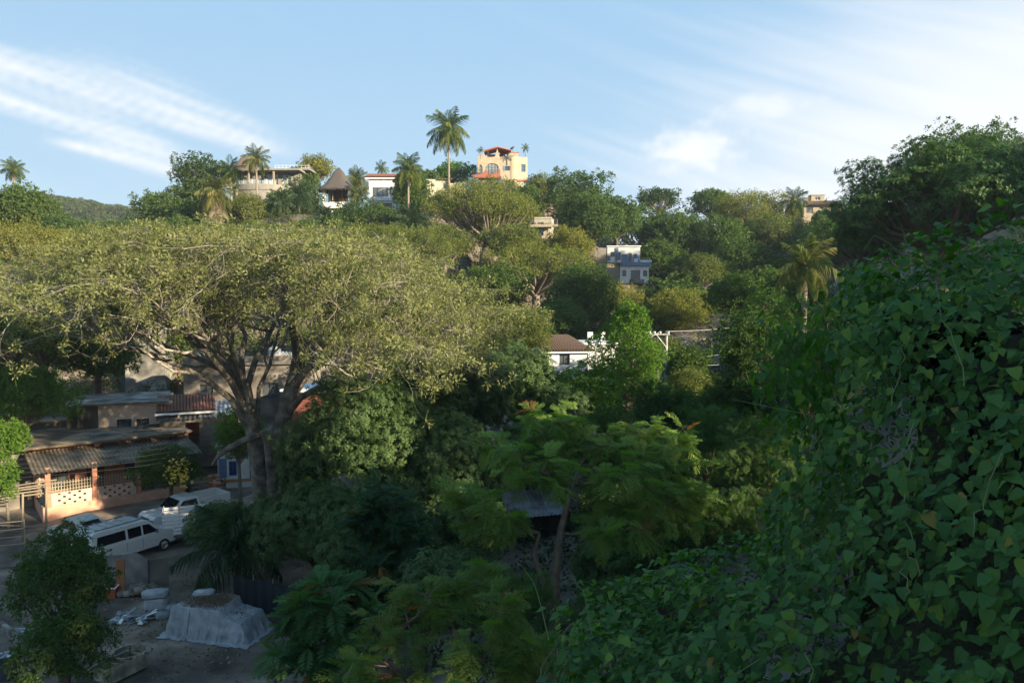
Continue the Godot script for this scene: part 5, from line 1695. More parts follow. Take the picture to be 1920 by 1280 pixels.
		["slope_tree", "dark tree behind the golden tree below the blue house", "dark", Vector3(23.18, 10.55, -86.00), 4.39, 3.13, slope],
		["slope_tree", "dark tree above the golden tree below the blue house", "dark", Vector3(21.53, 13.06, -98.00), 3.57, 2.28, slope],
		["slope_tree", "dark tree under the coconut palm", "dark", Vector3(22.71, 12.17, -60.00), 3.06, 2.19, slope],
		["ridge_tree", "dark trees' base below the skirted palm", "dark", Vector3(-47.42, 22.08, -104.00), 5.68, 1.97, ridge],
		["ridge_tree", "dark tree at the fig's back under the thatched hut", "dark", Vector3(-26.58, 21.91, -102.00), 5.95, 1.93, ridge],
		["ridge_shrub", "low green shrubs on the bank below the grey terraces", "mid", Vector3(-33.30, 21.30, -100.00), 5.46, 1.60, ridge],
		["ridge_shrub", "low shrubs left of the fan-like dark palm", "olive", Vector3(-18.44, 21.21, -98.00), 5.71, 1.43, ridge],
		["mango_tree", "dark mango crowding the fig's trunk on its right", "mango", Vector3(-10.01, 4.65, -35.00), 1.58, 2.42, valley],
		["left_tree", "sunlit green tree beside the fig's left limb tips", "mid", Vector3(-31.35, 11.36, -46.00), 3.02, 3.18, valley],
		["left_tree", "green tree behind the bare concrete building", "mid", Vector3(-33.10, 8.85, -72.00), 4.72, 2.62, valley],
		["left_tree", "olive tree behind the coral red house", "olive", Vector3(-17.28, 8.73, -74.00), 4.85, 2.70, valley],
		["left_tree", "green tree right of the coral red house", "mid", Vector3(-10.65, 7.31, -56.00), 2.86, 2.45, valley],
		["left_tree", "bright tree above the bamboo frame", "bright", Vector3(-26.03, 4.01, -36.00), 1.18, 1.57, valley],
		["shade_tree", "low tree on the bank close behind the balcony's right", "dark", Vector3(17, 15.5, 6), 4.5, 4.0, "bank trees right of the view"],
		["shade_tree", "tall tree on the bank between the two behind the balcony", "dark", Vector3(27, 16.0, 2), 5.0, 3.2, "bank trees right of the view"],
		["shade_tree", "tree on the bank just behind the balcony's right", "dark", Vector3(21, 17.5, 4), 5.0, 4.5, "bank trees right of the view"],
		["slope_tree", "dark tree behind the tall skyline tree", "dark", Vector3(56, 28.5, -93), 7.5, 5.5, slope],
		["slope_tree", "dark tree right of the one behind the tall skyline tree", "dark", Vector3(68, 27.0, -84), 7.5, 4.5, slope],
		["shade_tree", "tree on the bank right of the tall skyline tree", "dark", Vector3(46, 22.5, -44), 6.0, 5.0, "bank trees right of the view"],
		["shade_tree", "tree high on the bank right of the balcony", "dark", Vector3(25, 16.0, -16), 5.0, 4.6, "bank trees right of the view"],
		["shade_tree", "second tree high on the bank right of the balcony", "dark", Vector3(27, 12.0, -26), 4.5, 2.6, "bank trees right of the view"],
		["shade_tree", "tree on the bank beside the balcony", "dark", Vector3(22, 14.0, -5), 4.5, 3.3, "bank trees right of the view"],
	]
	var k := 0
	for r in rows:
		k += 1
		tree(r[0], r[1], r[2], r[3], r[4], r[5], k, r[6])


func make_undergrowth() -> void:
	rng.seed = 99
	var where := []
	var tints := PackedColorArray()
	for i in 15000:
		var z := -rng.randf_range(46, 185)
		var x := rng.randf_range(-0.78, 0.95) * -z
		if z > -62 and x < 6 and x > -40:
			continue
		var size := rng.randf_range(0.9, 2.2)
		var p := Vector3(x, ground(x, z) + 0.1, z)
		if absf(p.y) < 0.6:
			continue
		where.append(Transform3D(frame_of(Vector3.UP + ball() * 0.6, rng.randf() * TAU).scaled(Vector3.ONE * size), p))
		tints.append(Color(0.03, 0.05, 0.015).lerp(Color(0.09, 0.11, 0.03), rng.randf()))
	for i in 9000:      # round the near valley, off the lot and the street
		var x := rng.randf_range(-60, 40)
		var z := rng.randf_range(-48, 2)
		if x < -6.5 + (z + 30) * 0.05 and z < -17:
			continue
		where.append(Transform3D(frame_of(Vector3.UP + ball() * 0.6, rng.randf() * TAU).scaled(Vector3.ONE * rng.randf_range(0.6, 1.5)), Vector3(x, ground(x, z), z)))
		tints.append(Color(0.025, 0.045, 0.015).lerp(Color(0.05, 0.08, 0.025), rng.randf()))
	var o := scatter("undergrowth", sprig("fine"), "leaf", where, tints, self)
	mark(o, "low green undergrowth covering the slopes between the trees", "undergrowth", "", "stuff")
	where = []
	tints = PackedColorArray()
	for i in 520:       # the far hill: crowns in one mass
		var x := rng.randf_range(-330, -90)
		var z := -rng.randf_range(330, 480)
		var r := rng.randf_range(3.5, 7.0)
		var mid := Vector3(x, ground(x, z) + 3.0, z)
		var shade := rng.randf()
		for q in 46:
			var d := ball()
			d.y = absf(d.y)
			where.append(Transform3D(frame_of(d, rng.randf() * TAU).scaled(Vector3.ONE * 3.2), mid + d * Vector3(r, r * 0.8, r)))
			tints.append(Color(0.035, 0.055, 0.02).lerp(Color(0.10, 0.12, 0.04), shade * 0.7 + 0.3 * rng.randf()))
	var w := scatter("far_wood", sprig("broad"), "leaf", where, tints, self)
	mark(w, "hazy far wood covering the distant hill", "wood", "", "stuff")


# ---------------------------------------------------------------- the feathery young trees in front

func make_feathery_trees() -> void:
	feathery("feathery_tree", "slender feathery tree with two thin brown trunks in mid view", Vector3(1.14, 4.23, -19.00), [
		[Vector3(0.77, 6.50, -20.00), 0.12, [Vector3(1.01, 4.98, -19.30), Vector3(0.59, 5.97, -19.80)]],
		[Vector3(1.78, 7.75, -21.00), 0.16, [Vector3(1.16, 5.49, -19.50), Vector3(1.35, 6.44, -20.20)]]],
		[[Vector3(-0.46, 8.54, -21.00), 1.15, 0.84], [Vector3(0.74, 8.30, -20.00), 1.17, 0.87], [Vector3(-1.18, 7.55, -20.00), 0.87, 0.87], [Vector3(-0.79, 7.18, -19.50), 1.07, 0.71], [Vector3(0.81, 9.14, -22.00), 1.12, 0.64], [Vector3(2.56, 9.05, -22.50), 1.31, 0.74], [Vector3(3.89, 8.71, -23.00), 1.01, 0.75], [Vector3(2.06, 8.11, -21.50), 1.41, 0.94], [Vector3(3.25, 7.75, -21.00), 1.38, 1.22], [Vector3(4.78, 7.83, -22.00), 1.28, 1.12], [Vector3(3.04, 6.73, -20.00), 1.09, 0.80], [Vector3(4.20, 6.65, -21.00), 1.30, 0.77], [Vector3(5.69, 6.68, -22.00), 0.88, 0.64], [Vector3(5.16, 8.62, -23.00), 0.75, 0.67]],
		"bipinnate", Color(0.13, 0.21, 0.04), Color(0.23, 0.32, 0.065), 0.62, 21)
	feathery("feathery_sapling", "low feathery sapling with russet-tinged leaves below the two thin trunks", Vector3(-1.69, 3.94, -14.00), [
		[Vector3(-1.73, 6.97, -14.50), 0.06, [Vector3(-1.81, 5.35, -14.20)]], [Vector3(-0.30, 6.77, -13.50), 0.05, [Vector3(-1.05, 5.25, -14.00)]]],
		[[Vector3(-1.73, 7.08, -14.50), 0.85, 0.42], [Vector3(-2.09, 6.65, -14.00), 0.92, 0.51], [Vector3(-2.43, 6.15, -13.50), 0.89, 0.49], [Vector3(-1.12, 7.22, -15.00), 0.77, 0.44], [Vector3(-0.20, 6.87, -13.50), 0.69, 0.59], [Vector3(-0.58, 6.40, -13.00), 0.76, 0.47], [Vector3(0.39, 6.50, -13.00), 0.47, 0.47]],
		"bipinnate", Color(0.09, 0.15, 0.033), Color(0.16, 0.225, 0.045), 0.46, 22)
	feathery("broad_feathery_tree", "fresh green pinnate tree rising beside the tarp-covered car's front", Vector3(-4.62, 2.00, -17.00), [
		[Vector3(-4.30, 6.19, -17.00), 0.08, [Vector3(-4.46, 4.11, -17.00)]]],
		[[Vector3(-4.30, 6.13, -17.00), 0.62, 0.50], [Vector3(-4.43, 5.51, -16.50), 0.90, 0.60], [Vector3(-4.94, 4.94, -16.50), 0.84, 0.60], [Vector3(-3.93, 5.28, -17.00), 0.74, 0.74], [Vector3(-5.07, 5.54, -17.00), 0.50, 0.37]],
		"pinnate", Color(0.05, 0.12, 0.04), Color(0.09, 0.18, 0.055), 0.75, 23)
	feathery("spire_tree", "dark feathery tree standing in front of the mango trees", Vector3(-3.63, 0.81, -22.00), [
		[Vector3(-3.91, 6.22, -23.00), 0.1, [Vector3(-3.77, 3.65, -22.50)]]],
		[[Vector3(-3.91, 6.74, -23.00), 1.01, 0.84], [Vector3(-3.33, 5.86, -22.50), 1.31, 0.82], [Vector3(-4.34, 5.52, -22.50), 0.98, 0.82], [Vector3(-3.11, 4.86, -22.00), 1.28, 0.80], [Vector3(-4.22, 4.75, -21.00), 0.92, 0.77]],
		"pinnate_dark", Color(0.03, 0.065, 0.03), Color(0.05, 0.1, 0.04), 0.8, 24)


func feathery(called: String, label: String, at: Vector3, stems: Array, clumps: Array, kind: String, a: Color, b: Color, size: float, seed_: int) -> void:
	rng.seed = seed_
	var foot := on_ground(at, -0.1)
	var t := thing(called, label, "tree", foot, 0.0, "feathery trees below the balcony")
	var s := Shape.new()
	var tops := []
	for st in stems:
		var p := PackedVector3Array([Vector3(rng.randf_range(-0.2, 0.2), 0, 0)])
		for q in st[2]:
			p.append(q - foot)
		p.append(st[0] - foot)
		var r := PackedFloat32Array()
		for k in p.size():
			r.append(st[1] * (1.15 - 0.75 * k / (p.size() - 1.0)))
		s.tube(p, r, 7)
		tops.append(p)
	var where := []
	var tints := PackedColorArray()
	for c in clumps:
		var m: Vector3 = c[0] - foot
		var best: Vector3 = tops[0][1]
		for p in tops:
			for k in range(1, p.size()):
				if p[k].distance_to(m) < best.distance_to(m):
					best = p[k]
		var rx: float = c[1]
		var ry: float = c[2]
		var mid := best.lerp(m, 0.5) - Vector3(0, 0.15, 0)
		s.tube(PackedVector3Array([best, mid, m]), PackedFloat32Array([0.045, 0.032, 0.014]), 5)
		for k in 7:
			var tip := m + ball() * Vector3(rx, ry, rx) * 0.9
			var from := mid.lerp(m, rng.randf())
			var q := PackedVector3Array([from, from.lerp(tip, 0.5) + ball() * 0.08, tip])
			s.tube(q, PackedFloat32Array([0.016, 0.011, 0.005]), 4)
			for i in 11:
				var u := rng.randf_range(0.25, 1.0)
				var d := (Vector3(tip.x - from.x, 0, tip.z - from.z).normalized() * 0.5 + ball() * 0.9 + Vector3(0, 0.35, 0)).normalized()
				var f := frame_of(d, 0.0)
				# the blade's upper face looks up: turn it about its own axis
				var up_side := (Vector3.UP - d * d.y).normalized()
				f = Basis(up_side.cross(-d).normalized(), d, -up_side)
				where.append(Transform3D(f.scaled(Vector3.ONE * size * rng.randf_range(0.7, 1.15)), from.lerp(tip, u)))
				tints.append(a.lerp(b, rng.randf()) if rng.randf() < 0.97 else Color(0.2, 0.11, 0.03))
	part("trunk", s, "bark_brown", t)
	scatter("crown", sprig(kind), "leaf", where, tints, t)


# ---------------------------------------------------------------- the vine that smothers the near bank

func vine_leaf() -> ArrayMesh:
	# a heart-shaped leaflet, stalk at the origin, tip along +y, upper face +z, one metre long
	var half := [0.0, 0.27, 0.40, 0.385, 0.27, 0.12, 0.0]
	var at := [0.0, -0.04, 0.13, 0.36, 0.62, 0.84, 1.0]
	var s := Shape.new()
	for q in [-1.0, 1.0]:
		for k in 6:
			var bend0: float = -0.22 * at[k] * at[k]
			var bend1: float = -0.22 * at[k + 1] * at[k + 1]
			var m0 := Vector3(0, maxf(at[k], 0.0), bend0)
			var m1 := Vector3(0, maxf(at[k + 1], 0.0), bend1)
			var e0 := Vector3(q * half[k], at[k], bend0 + 0.16 * half[k] - 0.05 * sin(k * 2.0))
			var e1 := Vector3(q * half[k + 1], at[k + 1], bend1 + 0.16 * half[k + 1] - 0.05 * sin(k * 2.0 + 2.0))
			for face in [[m0, e0, e1], [m0, e1, m1]]:
				if (face[0] - face[1]).cross(face[2] - face[1]).length() < 1e-5:
					continue
				var i := []
				for p in face:
					i.append(s.point(p, Vector3(-p.x * 0.35 * 0 - q * 0.16, 0.44 * p.y, 1).normalized()))
				if q > 0:
					s.ix.append_array(PackedInt32Array([i[0], i[2], i[1]]))
				else:
					s.ix.append_array(PackedInt32Array([i[0], i[1], i[2]]))
	return s.mesh()


func make_vine() -> void:
	rng.seed = 808
	var rows := [
		[Vector3(4.21, 12.73, -9.40), Vector3(4.73, 13.29, -9.80), Vector3(5.43, 13.42, -9.60), Vector3(5.94, 13.47, -9.20), Vector3(6.57, 13.52, -8.80), Vector3(7.55, 13.49, -8.40)],
		[Vector3(3.36, 13.00, -7.90), Vector3(3.71, 13.48, -8.00), Vector3(4.24, 13.61, -7.70), Vector3(4.53, 13.59, -7.20), Vector3(4.92, 13.60, -6.80), Vector3(5.74, 13.60, -6.40)],
		[Vector3(3.19, 12.51, -7.60), Vector3(3.39, 12.70, -7.00), Vector3(3.68, 12.76, -6.60), Vector3(3.93, 12.82, -6.20), Vector3(4.31, 12.83, -5.80), Vector3(5.04, 12.85, -5.40)],
		[Vector3(3.21, 11.76, -7.40), Vector3(3.24, 11.96, -6.50), Vector3(3.38, 12.05, -5.90), Vector3(3.53, 12.13, -5.40), Vector3(3.74, 12.21, -4.90), Vector3(4.36, 12.28, -4.50)],
		[Vector3(2.64, 10.90, -7.30), Vector3(2.75, 11.22, -6.20), Vector3(2.97, 11.42, -5.50), Vector3(3.18, 11.56, -5.00), Vector3(3.46, 11.71, -4.50), Vector3(4.06, 11.82, -4.10)],
		[Vector3(2.24, 10.32, -7.10), Vector3(2.41, 10.69, -6.00), Vector3(2.63, 10.96, -5.20), Vector3(2.88, 11.16, -4.60), Vector3(3.17, 11.36, -4.10), Vector3(3.69, 11.52, -3.70)],
		[Vector3(0.49, 9.63, -7.30), Vector3(1.57, 10.21, -6.20), Vector3(2.25, 10.61, -5.10), Vector3(2.70, 10.90, -4.40), Vector3(2.95, 11.16, -3.80), Vector3(3.41, 11.35, -3.40)],
		[Vector3(0.14, 9.51, -6.30), Vector3(1.18, 9.93, -5.40), Vector3(1.90, 10.31, -4.60), Vector3(2.44, 10.63, -4.00), Vector3(2.79, 10.93, -3.50), Vector3(3.17, 11.16, -3.10)],
		[Vector3(-0.13, 8.79, -5.80), Vector3(0.97, 9.37, -4.90), Vector3(1.72, 9.82, -4.20), Vector3(2.24, 10.27, -3.60), Vector3(2.65, 10.58, -3.20), Vector3(3.06, 10.80, -2.90)]]
	for row in rows:      # the flank wraps round and back
		row.insert(0, row[0] + Vector3(0.45 + row[0].x * 0.3, -0.7, -2.2))
	var foot := on_ground(rows[7][2])
	var t := thing("climbing_vine", "dense climbing vine with heart-shaped leaves smothering the near bank", "vine", foot)
	var nu := 48
	var nv := 64
	var pt := func(u: float, v: float) -> Vector3:
		var a: float = clampf(u, 0, 0.9999) * (rows[0].size() - 1)
		var b: float = clampf(v, 0, 0.9999) * (rows.size() - 1)
		var i := int(a)
		var j := int(b)
		var fu := a - i
		var fv := b - j
		fu = fu * fu * (3 - 2 * fu) * 0.5 + fu * 0.5
		fv = fv * fv * (3 - 2 * fv) * 0.5 + fv * 0.5
		return rows[j][i].lerp(rows[j][i + 1], fu).lerp(rows[j + 1][i].lerp(rows[j + 1][i + 1], fu), fv) - foot
	var eye := Vector3(0, 13, 0) - foot
	var one := vine_leaf()
	var spots := []
	var tangle := Shape.new()
	var grid := []
	for j in nv + 1:
		for i in nu + 1:
			var p: Vector3 = pt.call(i / float(nu), j / float(nv))
			var pu: Vector3 = pt.call(i / float(nu) + 0.01, j / float(nv)) - pt.call(i / float(nu) - 0.01, j / float(nv))
			var pv: Vector3 = pt.call(i / float(nu), j / float(nv) + 0.01) - pt.call(i / float(nu), j / float(nv) - 0.01)
			var m := pv.cross(pu).normalized()
			if m.dot(eye - p) < 0 and j > 8:
				m = -m
			grid.append([p, m])
	for j in nv:
		for i in nu:
			var a: Array = grid[j * (nu + 1) + i]
			var b: Array = grid[j * (nu + 1) + i + 1]
			var d: Array = grid[(j + 1) * (nu + 1) + i]
			var area: float = (b[0] - a[0]).cross(d[0] - a[0]).length()
			var m: Vector3 = a[1]
			if m.y < -0.2:
				m = -m
			var want := area * 290.0
			var many := int(want) + (1 if rng.randf() < want - int(want) else 0)
			for q in many:
				var deep := pow(rng.randf(), 1.8) * 0.75
				var bump: float = bumps.get_noise_3d(a[0].x * 14, a[0].y * 14, a[0].z * 14) * 0.75 + bumps.get_noise_3d(a[0].x * 40, a[0].y * 40, a[0].z * 40) * 0.25
				var p: Vector3 = a[0] + (b[0] - a[0]) * rng.randf() + (d[0] - a[0]) * rng.randf() + m * (bump - deep + 0.02)
				var f := (m * 0.9 + Vector3(0, 0.35, 0) + ball() * 0.68 + (eye - p).normalized() * 0.15).normalized()
				var tip := (Vector3(0, -1, 0) + ball() * 0.6)
				tip = (tip - f * tip.dot(f)).normalized()
				var size := rng.randf_range(0.062, 0.142) * (1.0 if rng.randf() < 0.75 else 0.55)
				spots.append([Transform3D(Basis(tip.cross(f), tip, f).scaled(Vector3.ONE * size), p), deep, p.distance_to(eye), 0.14])
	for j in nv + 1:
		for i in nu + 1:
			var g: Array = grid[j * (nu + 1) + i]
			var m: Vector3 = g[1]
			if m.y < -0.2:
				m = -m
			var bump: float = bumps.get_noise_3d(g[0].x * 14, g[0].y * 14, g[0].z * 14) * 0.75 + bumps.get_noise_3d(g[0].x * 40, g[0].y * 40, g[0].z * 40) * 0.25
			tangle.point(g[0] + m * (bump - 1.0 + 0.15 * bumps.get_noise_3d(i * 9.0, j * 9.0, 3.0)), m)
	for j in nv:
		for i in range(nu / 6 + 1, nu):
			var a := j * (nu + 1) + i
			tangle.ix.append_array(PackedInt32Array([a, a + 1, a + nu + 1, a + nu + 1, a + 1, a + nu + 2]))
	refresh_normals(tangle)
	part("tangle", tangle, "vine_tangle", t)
	var greens := [Color(0.052, 0.122, 0.034), Color(0.066, 0.148, 0.038), Color(0.082, 0.17, 0.04), Color(0.118, 0.205, 0.036), Color(0.056, 0.125, 0.045)]
	for k in greens.size():
		leaf_mat("vine_leaf_%d" % k, 0.58, Color(0.7, 0.95, 0.25))
		mats["vine_leaf_%d" % k].albedo_color = greens[k].linear_to_srgb()
	# the leaves that show largest are parts of their own
	spots.sort_custom(func(x, y): return x[1] * 6.0 + x[2] < y[1] * 6.0 + y[2])
	var taken_spots := 0
	var where := []
	var tints := PackedColorArray()
	for sp in spots:
		var p: Vector3 = sp[0].origin + foot
		var seen := p.z < -2.5 and absf(p.x / -p.z) < 0.69 and absf((p.y - 13.0) / -p.z + 0.0577) < 0.45
		if seen and taken_spots < 300:
			taken_spots += 1
			var o := part("leaf", one, "vine_leaf_%d" % (rng.randi() % 5 if rng.randf() < 0.4 else rng.randi() % 3), t)
			o.transform = sp[0]
		else:
			where.append(sp[0])
			tints.append(greens[3].lerp(Color(0.16, 0.25, 0.04), rng.randf()) if rng.randf() < sp[3] else greens[rng.randi() % 5].lerp(greens[rng.randi() % 3], rng.randf()) if rng.randf() < 0.985 else Color(0.25, 0.2, 0.05))
	scatter("leaves", one, "vine_leaf", where, tints, t)
	# stems that show among the leaves, and tendrils that reach out
	for k in 16:
		var u := rng.randf()
		var v := rng.randf_range(0.1, 0.9)
		var p := PackedVector3Array()
		var r := PackedFloat32Array()
		var du := rng.randf_range(-0.012, 0.012)
		var dv := rng.randf_range(0.008, 0.02)
		for q in 9:
			var a: Vector3 = pt.call(u + du * q, v + dv * q)
			p.append(a + (eye - a).normalized() * (0.02 + 0.06 * sin(q * 0.9 + k)) + ball() * 0.03)
			r.append(0.0045)
		var s := Shape.new()
		s.tube(p, r, 4)
		part("stem", s, "vine_stem", t)
	for w in [[Vector3(3.04, 11.84, -7.20), Vector3(2.71, 11.91, -7.10), Vector3(2.26, 12.01, -7.00), Vector3(2.11, 12.04, -7.00)], [Vector3(3.08, 11.42, -7.20), Vector3(2.56, 11.43, -7.10), Vector3(2.22, 11.54, -7.00), Vector3(2.15, 11.64, -7.00), Vector3(2.32, 11.68, -7.00), Vector3(2.55, 11.55, -7.00)], [Vector3(2.74, 10.94, -7.00), Vector3(2.48, 11.12, -7.00), Vector3(2.17, 11.17, -7.00)],
			[Vector3(4.02, 13.55, -7.50), Vector3(3.96, 13.76, -7.50), Vector3(3.83, 13.83, -7.40), Vector3(3.90, 13.87, -7.40)], [Vector3(3.73, 13.51, -7.80), Vector3(3.79, 13.67, -7.70), Vector3(4.08, 13.33, -7.40)], [Vector3(0.37, 9.61, -7.10), Vector3(0.22, 10.09, -7.40), Vector3(0.03, 10.24, -7.60)], [Vector3(0.77, 9.76, -6.90), Vector3(0.70, 10.14, -7.00), Vector3(0.60, 10.28, -7.00), Vector3(0.45, 10.18, -7.10)]]:
		var p := PackedVector3Array()
		var c := Curve3D.new()
		for k in w.size():
			var tan: Vector3 = (w[mini(k + 1, w.size() - 1)] - w[maxi(k - 1, 0)]) * 0.2
			c.add_point(w[k] - foot, -tan, tan)
		var r := PackedFloat32Array()
		for k in 25:
			p.append(c.sample_baked(c.get_baked_length() * k / 24.0))
			r.append(0.0055 * (1.2 - k / 30.0))
		var s := Shape.new()
		s.tube(p, r, 5)
		part("tendril", s, "vine_stem", t)
	print("vine leaves ", spots.size())


# ---------------------------------------------------------------- vehicles

class Body:
	# a car body: outlines in x (length) and y, whose half width narrows above the belt
	var half := 0.9
	var belt := 1.0
	var top := 1.9
	var inset := 0.15

	func w(y: float) -> float:
		return half if y <= belt else half - inset * clampf((y - belt) / (top - belt), 0, 1.2)

	func at(x: float, y: float, side: float, out := 0.0) -> Vector3:
		return Vector3(x, y, side * (w(y) + out))

	func hull(s: Shape, poly: PackedVector2Array, bevel := 0.05) -> void:
		var mid := Vector2.ZERO
		for p in poly:
			mid += p / poly.size()
		var small := PackedVector2Array()
		for p in poly:
			small.append(p + (mid - p).normalized() * bevel)
		var cut := Geometry2D.triangulate_polygon(small)
		for k in range(0, cut.size(), 3):
			var a := small[cut[k]]
			var b := small[cut[k + 1]]
			var d := small[cut[k + 2]]
			if (b - a).cross(d - a) < 0:
				var e := b
				b = d
				d = e
			s.tri(at(a.x, a.y, 1), at(b.x, b.y, 1), at(d.x, d.y, 1))
			s.tri(at(a.x, a.y, -1), at(d.x, d.y, -1), at(b.x, b.y, -1))
		for k in poly.size():
			var a := poly[k]
			var b := poly[(k + 1) % poly.size()]
			var e := small[k]
			var f := small[(k + 1) % poly.size()]
			s.quad(at(a.x, a.y, 1, -bevel), at(a.x, a.y, -1, -bevel), at(b.x, b.y, -1, -bevel), at(b.x, b.y, 1, -bevel))
			for q in [1.0, -1.0]:
				if q > 0:
					s.quad(at(e.x, e.y, 1), at(a.x, a.y, 1, -bevel), at(b.x, b.y, 1, -bevel), at(f.x, f.y, 1))
				else:
					s.quad(at(a.x, a.y, -1, -bevel), at(e.x, e.y, -1), at(f.x, f.y, -1), at(b.x, b.y, -1, -bevel))

	func pane(poly: PackedVector2Array, side: float) -> Shape:
		# a window that follows the sloping side
		var s := Shape.new()
		var cut := Geometry2D.triangulate_polygon(poly)
		for k in range(0, cut.size(), 3):
			var a := poly[cut[k]]
			var b := poly[cut[k + 1]]
			var d := poly[cut[k + 2]]
			if ((b - a).cross(d - a) < 0) == (side > 0):
				var e := b
				b = d
				d = e
			s.tri(at(a.x, a.y, side, 0.006), at(b.x, b.y, side, 0.006), at(d.x, d.y, side, 0.006))
		return s


func wheel(parent: Node, at: Vector3, r: float, side: float) -> void:
	var turn := Basis.from_euler(Vector3(PI / 2 * side, 0, 0))
	var s := Shape.new()
	s.lathe(PackedVector2Array([Vector2(r * 0.62, 0.0), Vector2(r * 0.94, 0.0), Vector2(r, 0.04), Vector2(r, 0.18), Vector2(r * 0.94, 0.22), Vector2(r * 0.62, 0.2)]), 22, Vector3(0, 0, -0.14 * side), turn)
	var o := part("wheel", s, "tyre", parent, at)
	var h := Shape.new()
	h.lathe(PackedVector2Array([Vector2(0, 0.10), Vector2(r * 0.64, 0.10), Vector2(r * 0.62, 0.19), Vector2(r * 0.5, 0.15), Vector2(r * 0.2, 0.17), Vector2(0, 0.19)]), 18, Vector3(0, 0, -0.14 * side), turn)
	part("rim", h, "hub", o)
	var a := Shape.new()
	var ring := PackedVector2Array()
	for k in 13:
		ring.append(Vector2(cos(PI * k / 12.0), sin(PI * k / 12.0)) * r * 1.2)
	a.prism(ring, -0.02, 0.02)
	part("wheel_arch", a, "tyre", parent, Vector3(at.x, at.y - 0.05, at.z - 0.005 * side))


func vehicles() -> void:
	# the white van: front towards +x
	var b := Body.new()
	b.half = 0.98
	b.belt = 1.12
	b.top = 2.0
	b.inset = 0.17
	var t := thing("white_van", "white passenger van with roof rack parked behind the concrete slab", "van", on_ground(Vector3(-19.63, -0.57, -36.50), 0.0), 60.0)
	t.scale = Vector3.ONE * 0.92
	var s := Shape.new()
	b.hull(s, PackedVector2Array([Vector2(-2.45, 0.42), Vector2(2.35, 0.42), Vector2(2.5, 0.6), Vector2(2.48, 0.95), Vector2(2.3, 1.12), Vector2(-2.5, 1.12), Vector2(-2.52, 0.7)]))
	b.hull(s, PackedVector2Array([Vector2(-2.5, 1.1), Vector2(2.32, 1.1), Vector2(1.6, 1.28), Vector2(0.85, 1.92), Vector2(0.6, 2.0), Vector2(-2.2, 2.02), Vector2(-2.38, 1.94)]))
	part("body", s, "car_white", t)
	for side in [1.0, -1.0]:
		part("window", b.pane(PackedVector2Array([Vector2(-2.15, 1.28), Vector2(-0.55, 1.28), Vector2(-0.55, 1.78), Vector2(-2.05, 1.78)]), side), "car_glass", t)
		part("window", b.pane(PackedVector2Array([Vector2(-0.42, 1.26), Vector2(0.35, 1.26), Vector2(0.35, 1.78), Vector2(-0.42, 1.78)]), side), "car_glass", t)
		part("window", b.pane(PackedVector2Array([Vector2(0.45, 1.26), Vector2(1.35, 1.24), Vector2(0.82, 1.76), Vector2(0.45, 1.78)]), side), "car_glass", t)
		wheel(t, Vector3(1.65, 0.35, side * 0.93), 0.35, side)
		wheel(t, Vector3(-1.5, 0.35, side * 0.93), 0.35, side)
		box_part("tail_lamp", Vector3(0.06, 0.42, 0.14), Vector3(-2.51, 0.98, side * 0.83), "red_lamp", t, 0.01)
		box_part("mirror", Vector3(0.1, 0.2, 0.16), Vector3(1.2, 1.3, side * 1.04), "bumper", t, 0.02)
		box_part("headlamp", Vector3(0.06, 0.16, 0.34), Vector3(2.49, 0.82, side * 0.72), "lamp_glass", t, 0.01)
		var door := Shape.new()
		door.box(Vector3(0.015, 0.6, 0.008), Vector3(0.4, 0.82, side * 0.982))
		door.box(Vector3(0.015, 0.6, 0.008), Vector3(-0.5, 0.82, side * 0.982))
		part("door_gap", door, "bumper", t)
		box_part("rack_rail", Vector3(2.6, 0.04, 0.05), Vector3(-0.8, 2.1, side * 0.68), "bumper", t, 0.01)
	for k in 5:
		box_part("rack_bar", Vector3(0.06, 0.035, 1.32), Vector3(-1.95 + k * 0.56, 2.12, 0), "galvanised", t, 0.01)
	for k in 7:
		box_part("roof_rib", Vector3(2.4, 0.02, 0.06), Vector3(-0.85, 2.025, -0.54 + k * 0.18), "car_white", t)
	s = Shape.new()
	s.quad(Vector3(-2.44, 1.25, -0.72), Vector3(-2.44, 1.25, 0.72), Vector3(-2.425, 1.8, 0.66), Vector3(-2.425, 1.8, -0.66))
	part("rear_window", s, "car_glass", t, Vector3(-0.035, 0, 0))
	s = Shape.new()
	s.quad(Vector3(1.56, 1.34, 0.8), Vector3(1.56, 1.34, -0.8), Vector3(0.92, 1.88, -0.68), Vector3(0.92, 1.88, 0.68))
	part("windscreen", s, "car_glass", t, Vector3(0.03, 0.03, 0))
	box_part("rear_bumper", Vector3(0.22, 0.2, 1.94), Vector3(-2.58, 0.52, 0), "plastic_grey", t, 0.05)
	box_part("front_bumper", Vector3(0.22, 0.22, 1.9), Vector3(2.52, 0.5, 0), "plastic_grey", t, 0.05)
	box_part("grille", Vector3(0.05, 0.18, 1.0), Vector3(2.5, 0.82, 0), "bumper", t, 0.01)
	box_part("number_plate", Vector3(0.02, 0.14, 0.34), Vector3(-2.535, 0.86, -0.1), "plate", t)
	# the white pickup: front towards +x, that is down the street
	b = Body.new()
	b.half = 0.88
	b.belt = 0.95
	b.top = 1.62
	b.inset = 0.2
	t = thing("white_pickup", "white pickup truck facing down the street under the fig's twigs", "pickup", on_ground(Vector3(-18.81, 0.02, -41.50), 0.0), 230.0)
	s = Shape.new()
	b.hull(s, PackedVector2Array([Vector2(-2.3, 0.45), Vector2(2.15, 0.42), Vector2(2.28, 0.5), Vector2(2.26, 0.82), Vector2(2.1, 0.95), Vector2(-2.3, 0.95)]))
	b.hull(s, PackedVector2Array([Vector2(-0.55, 0.93), Vector2(1.15, 0.93), Vector2(0.55, 1.52), Vector2(0.35, 1.6), Vector2(-0.3, 1.62), Vector2(-0.48, 1.52)]))
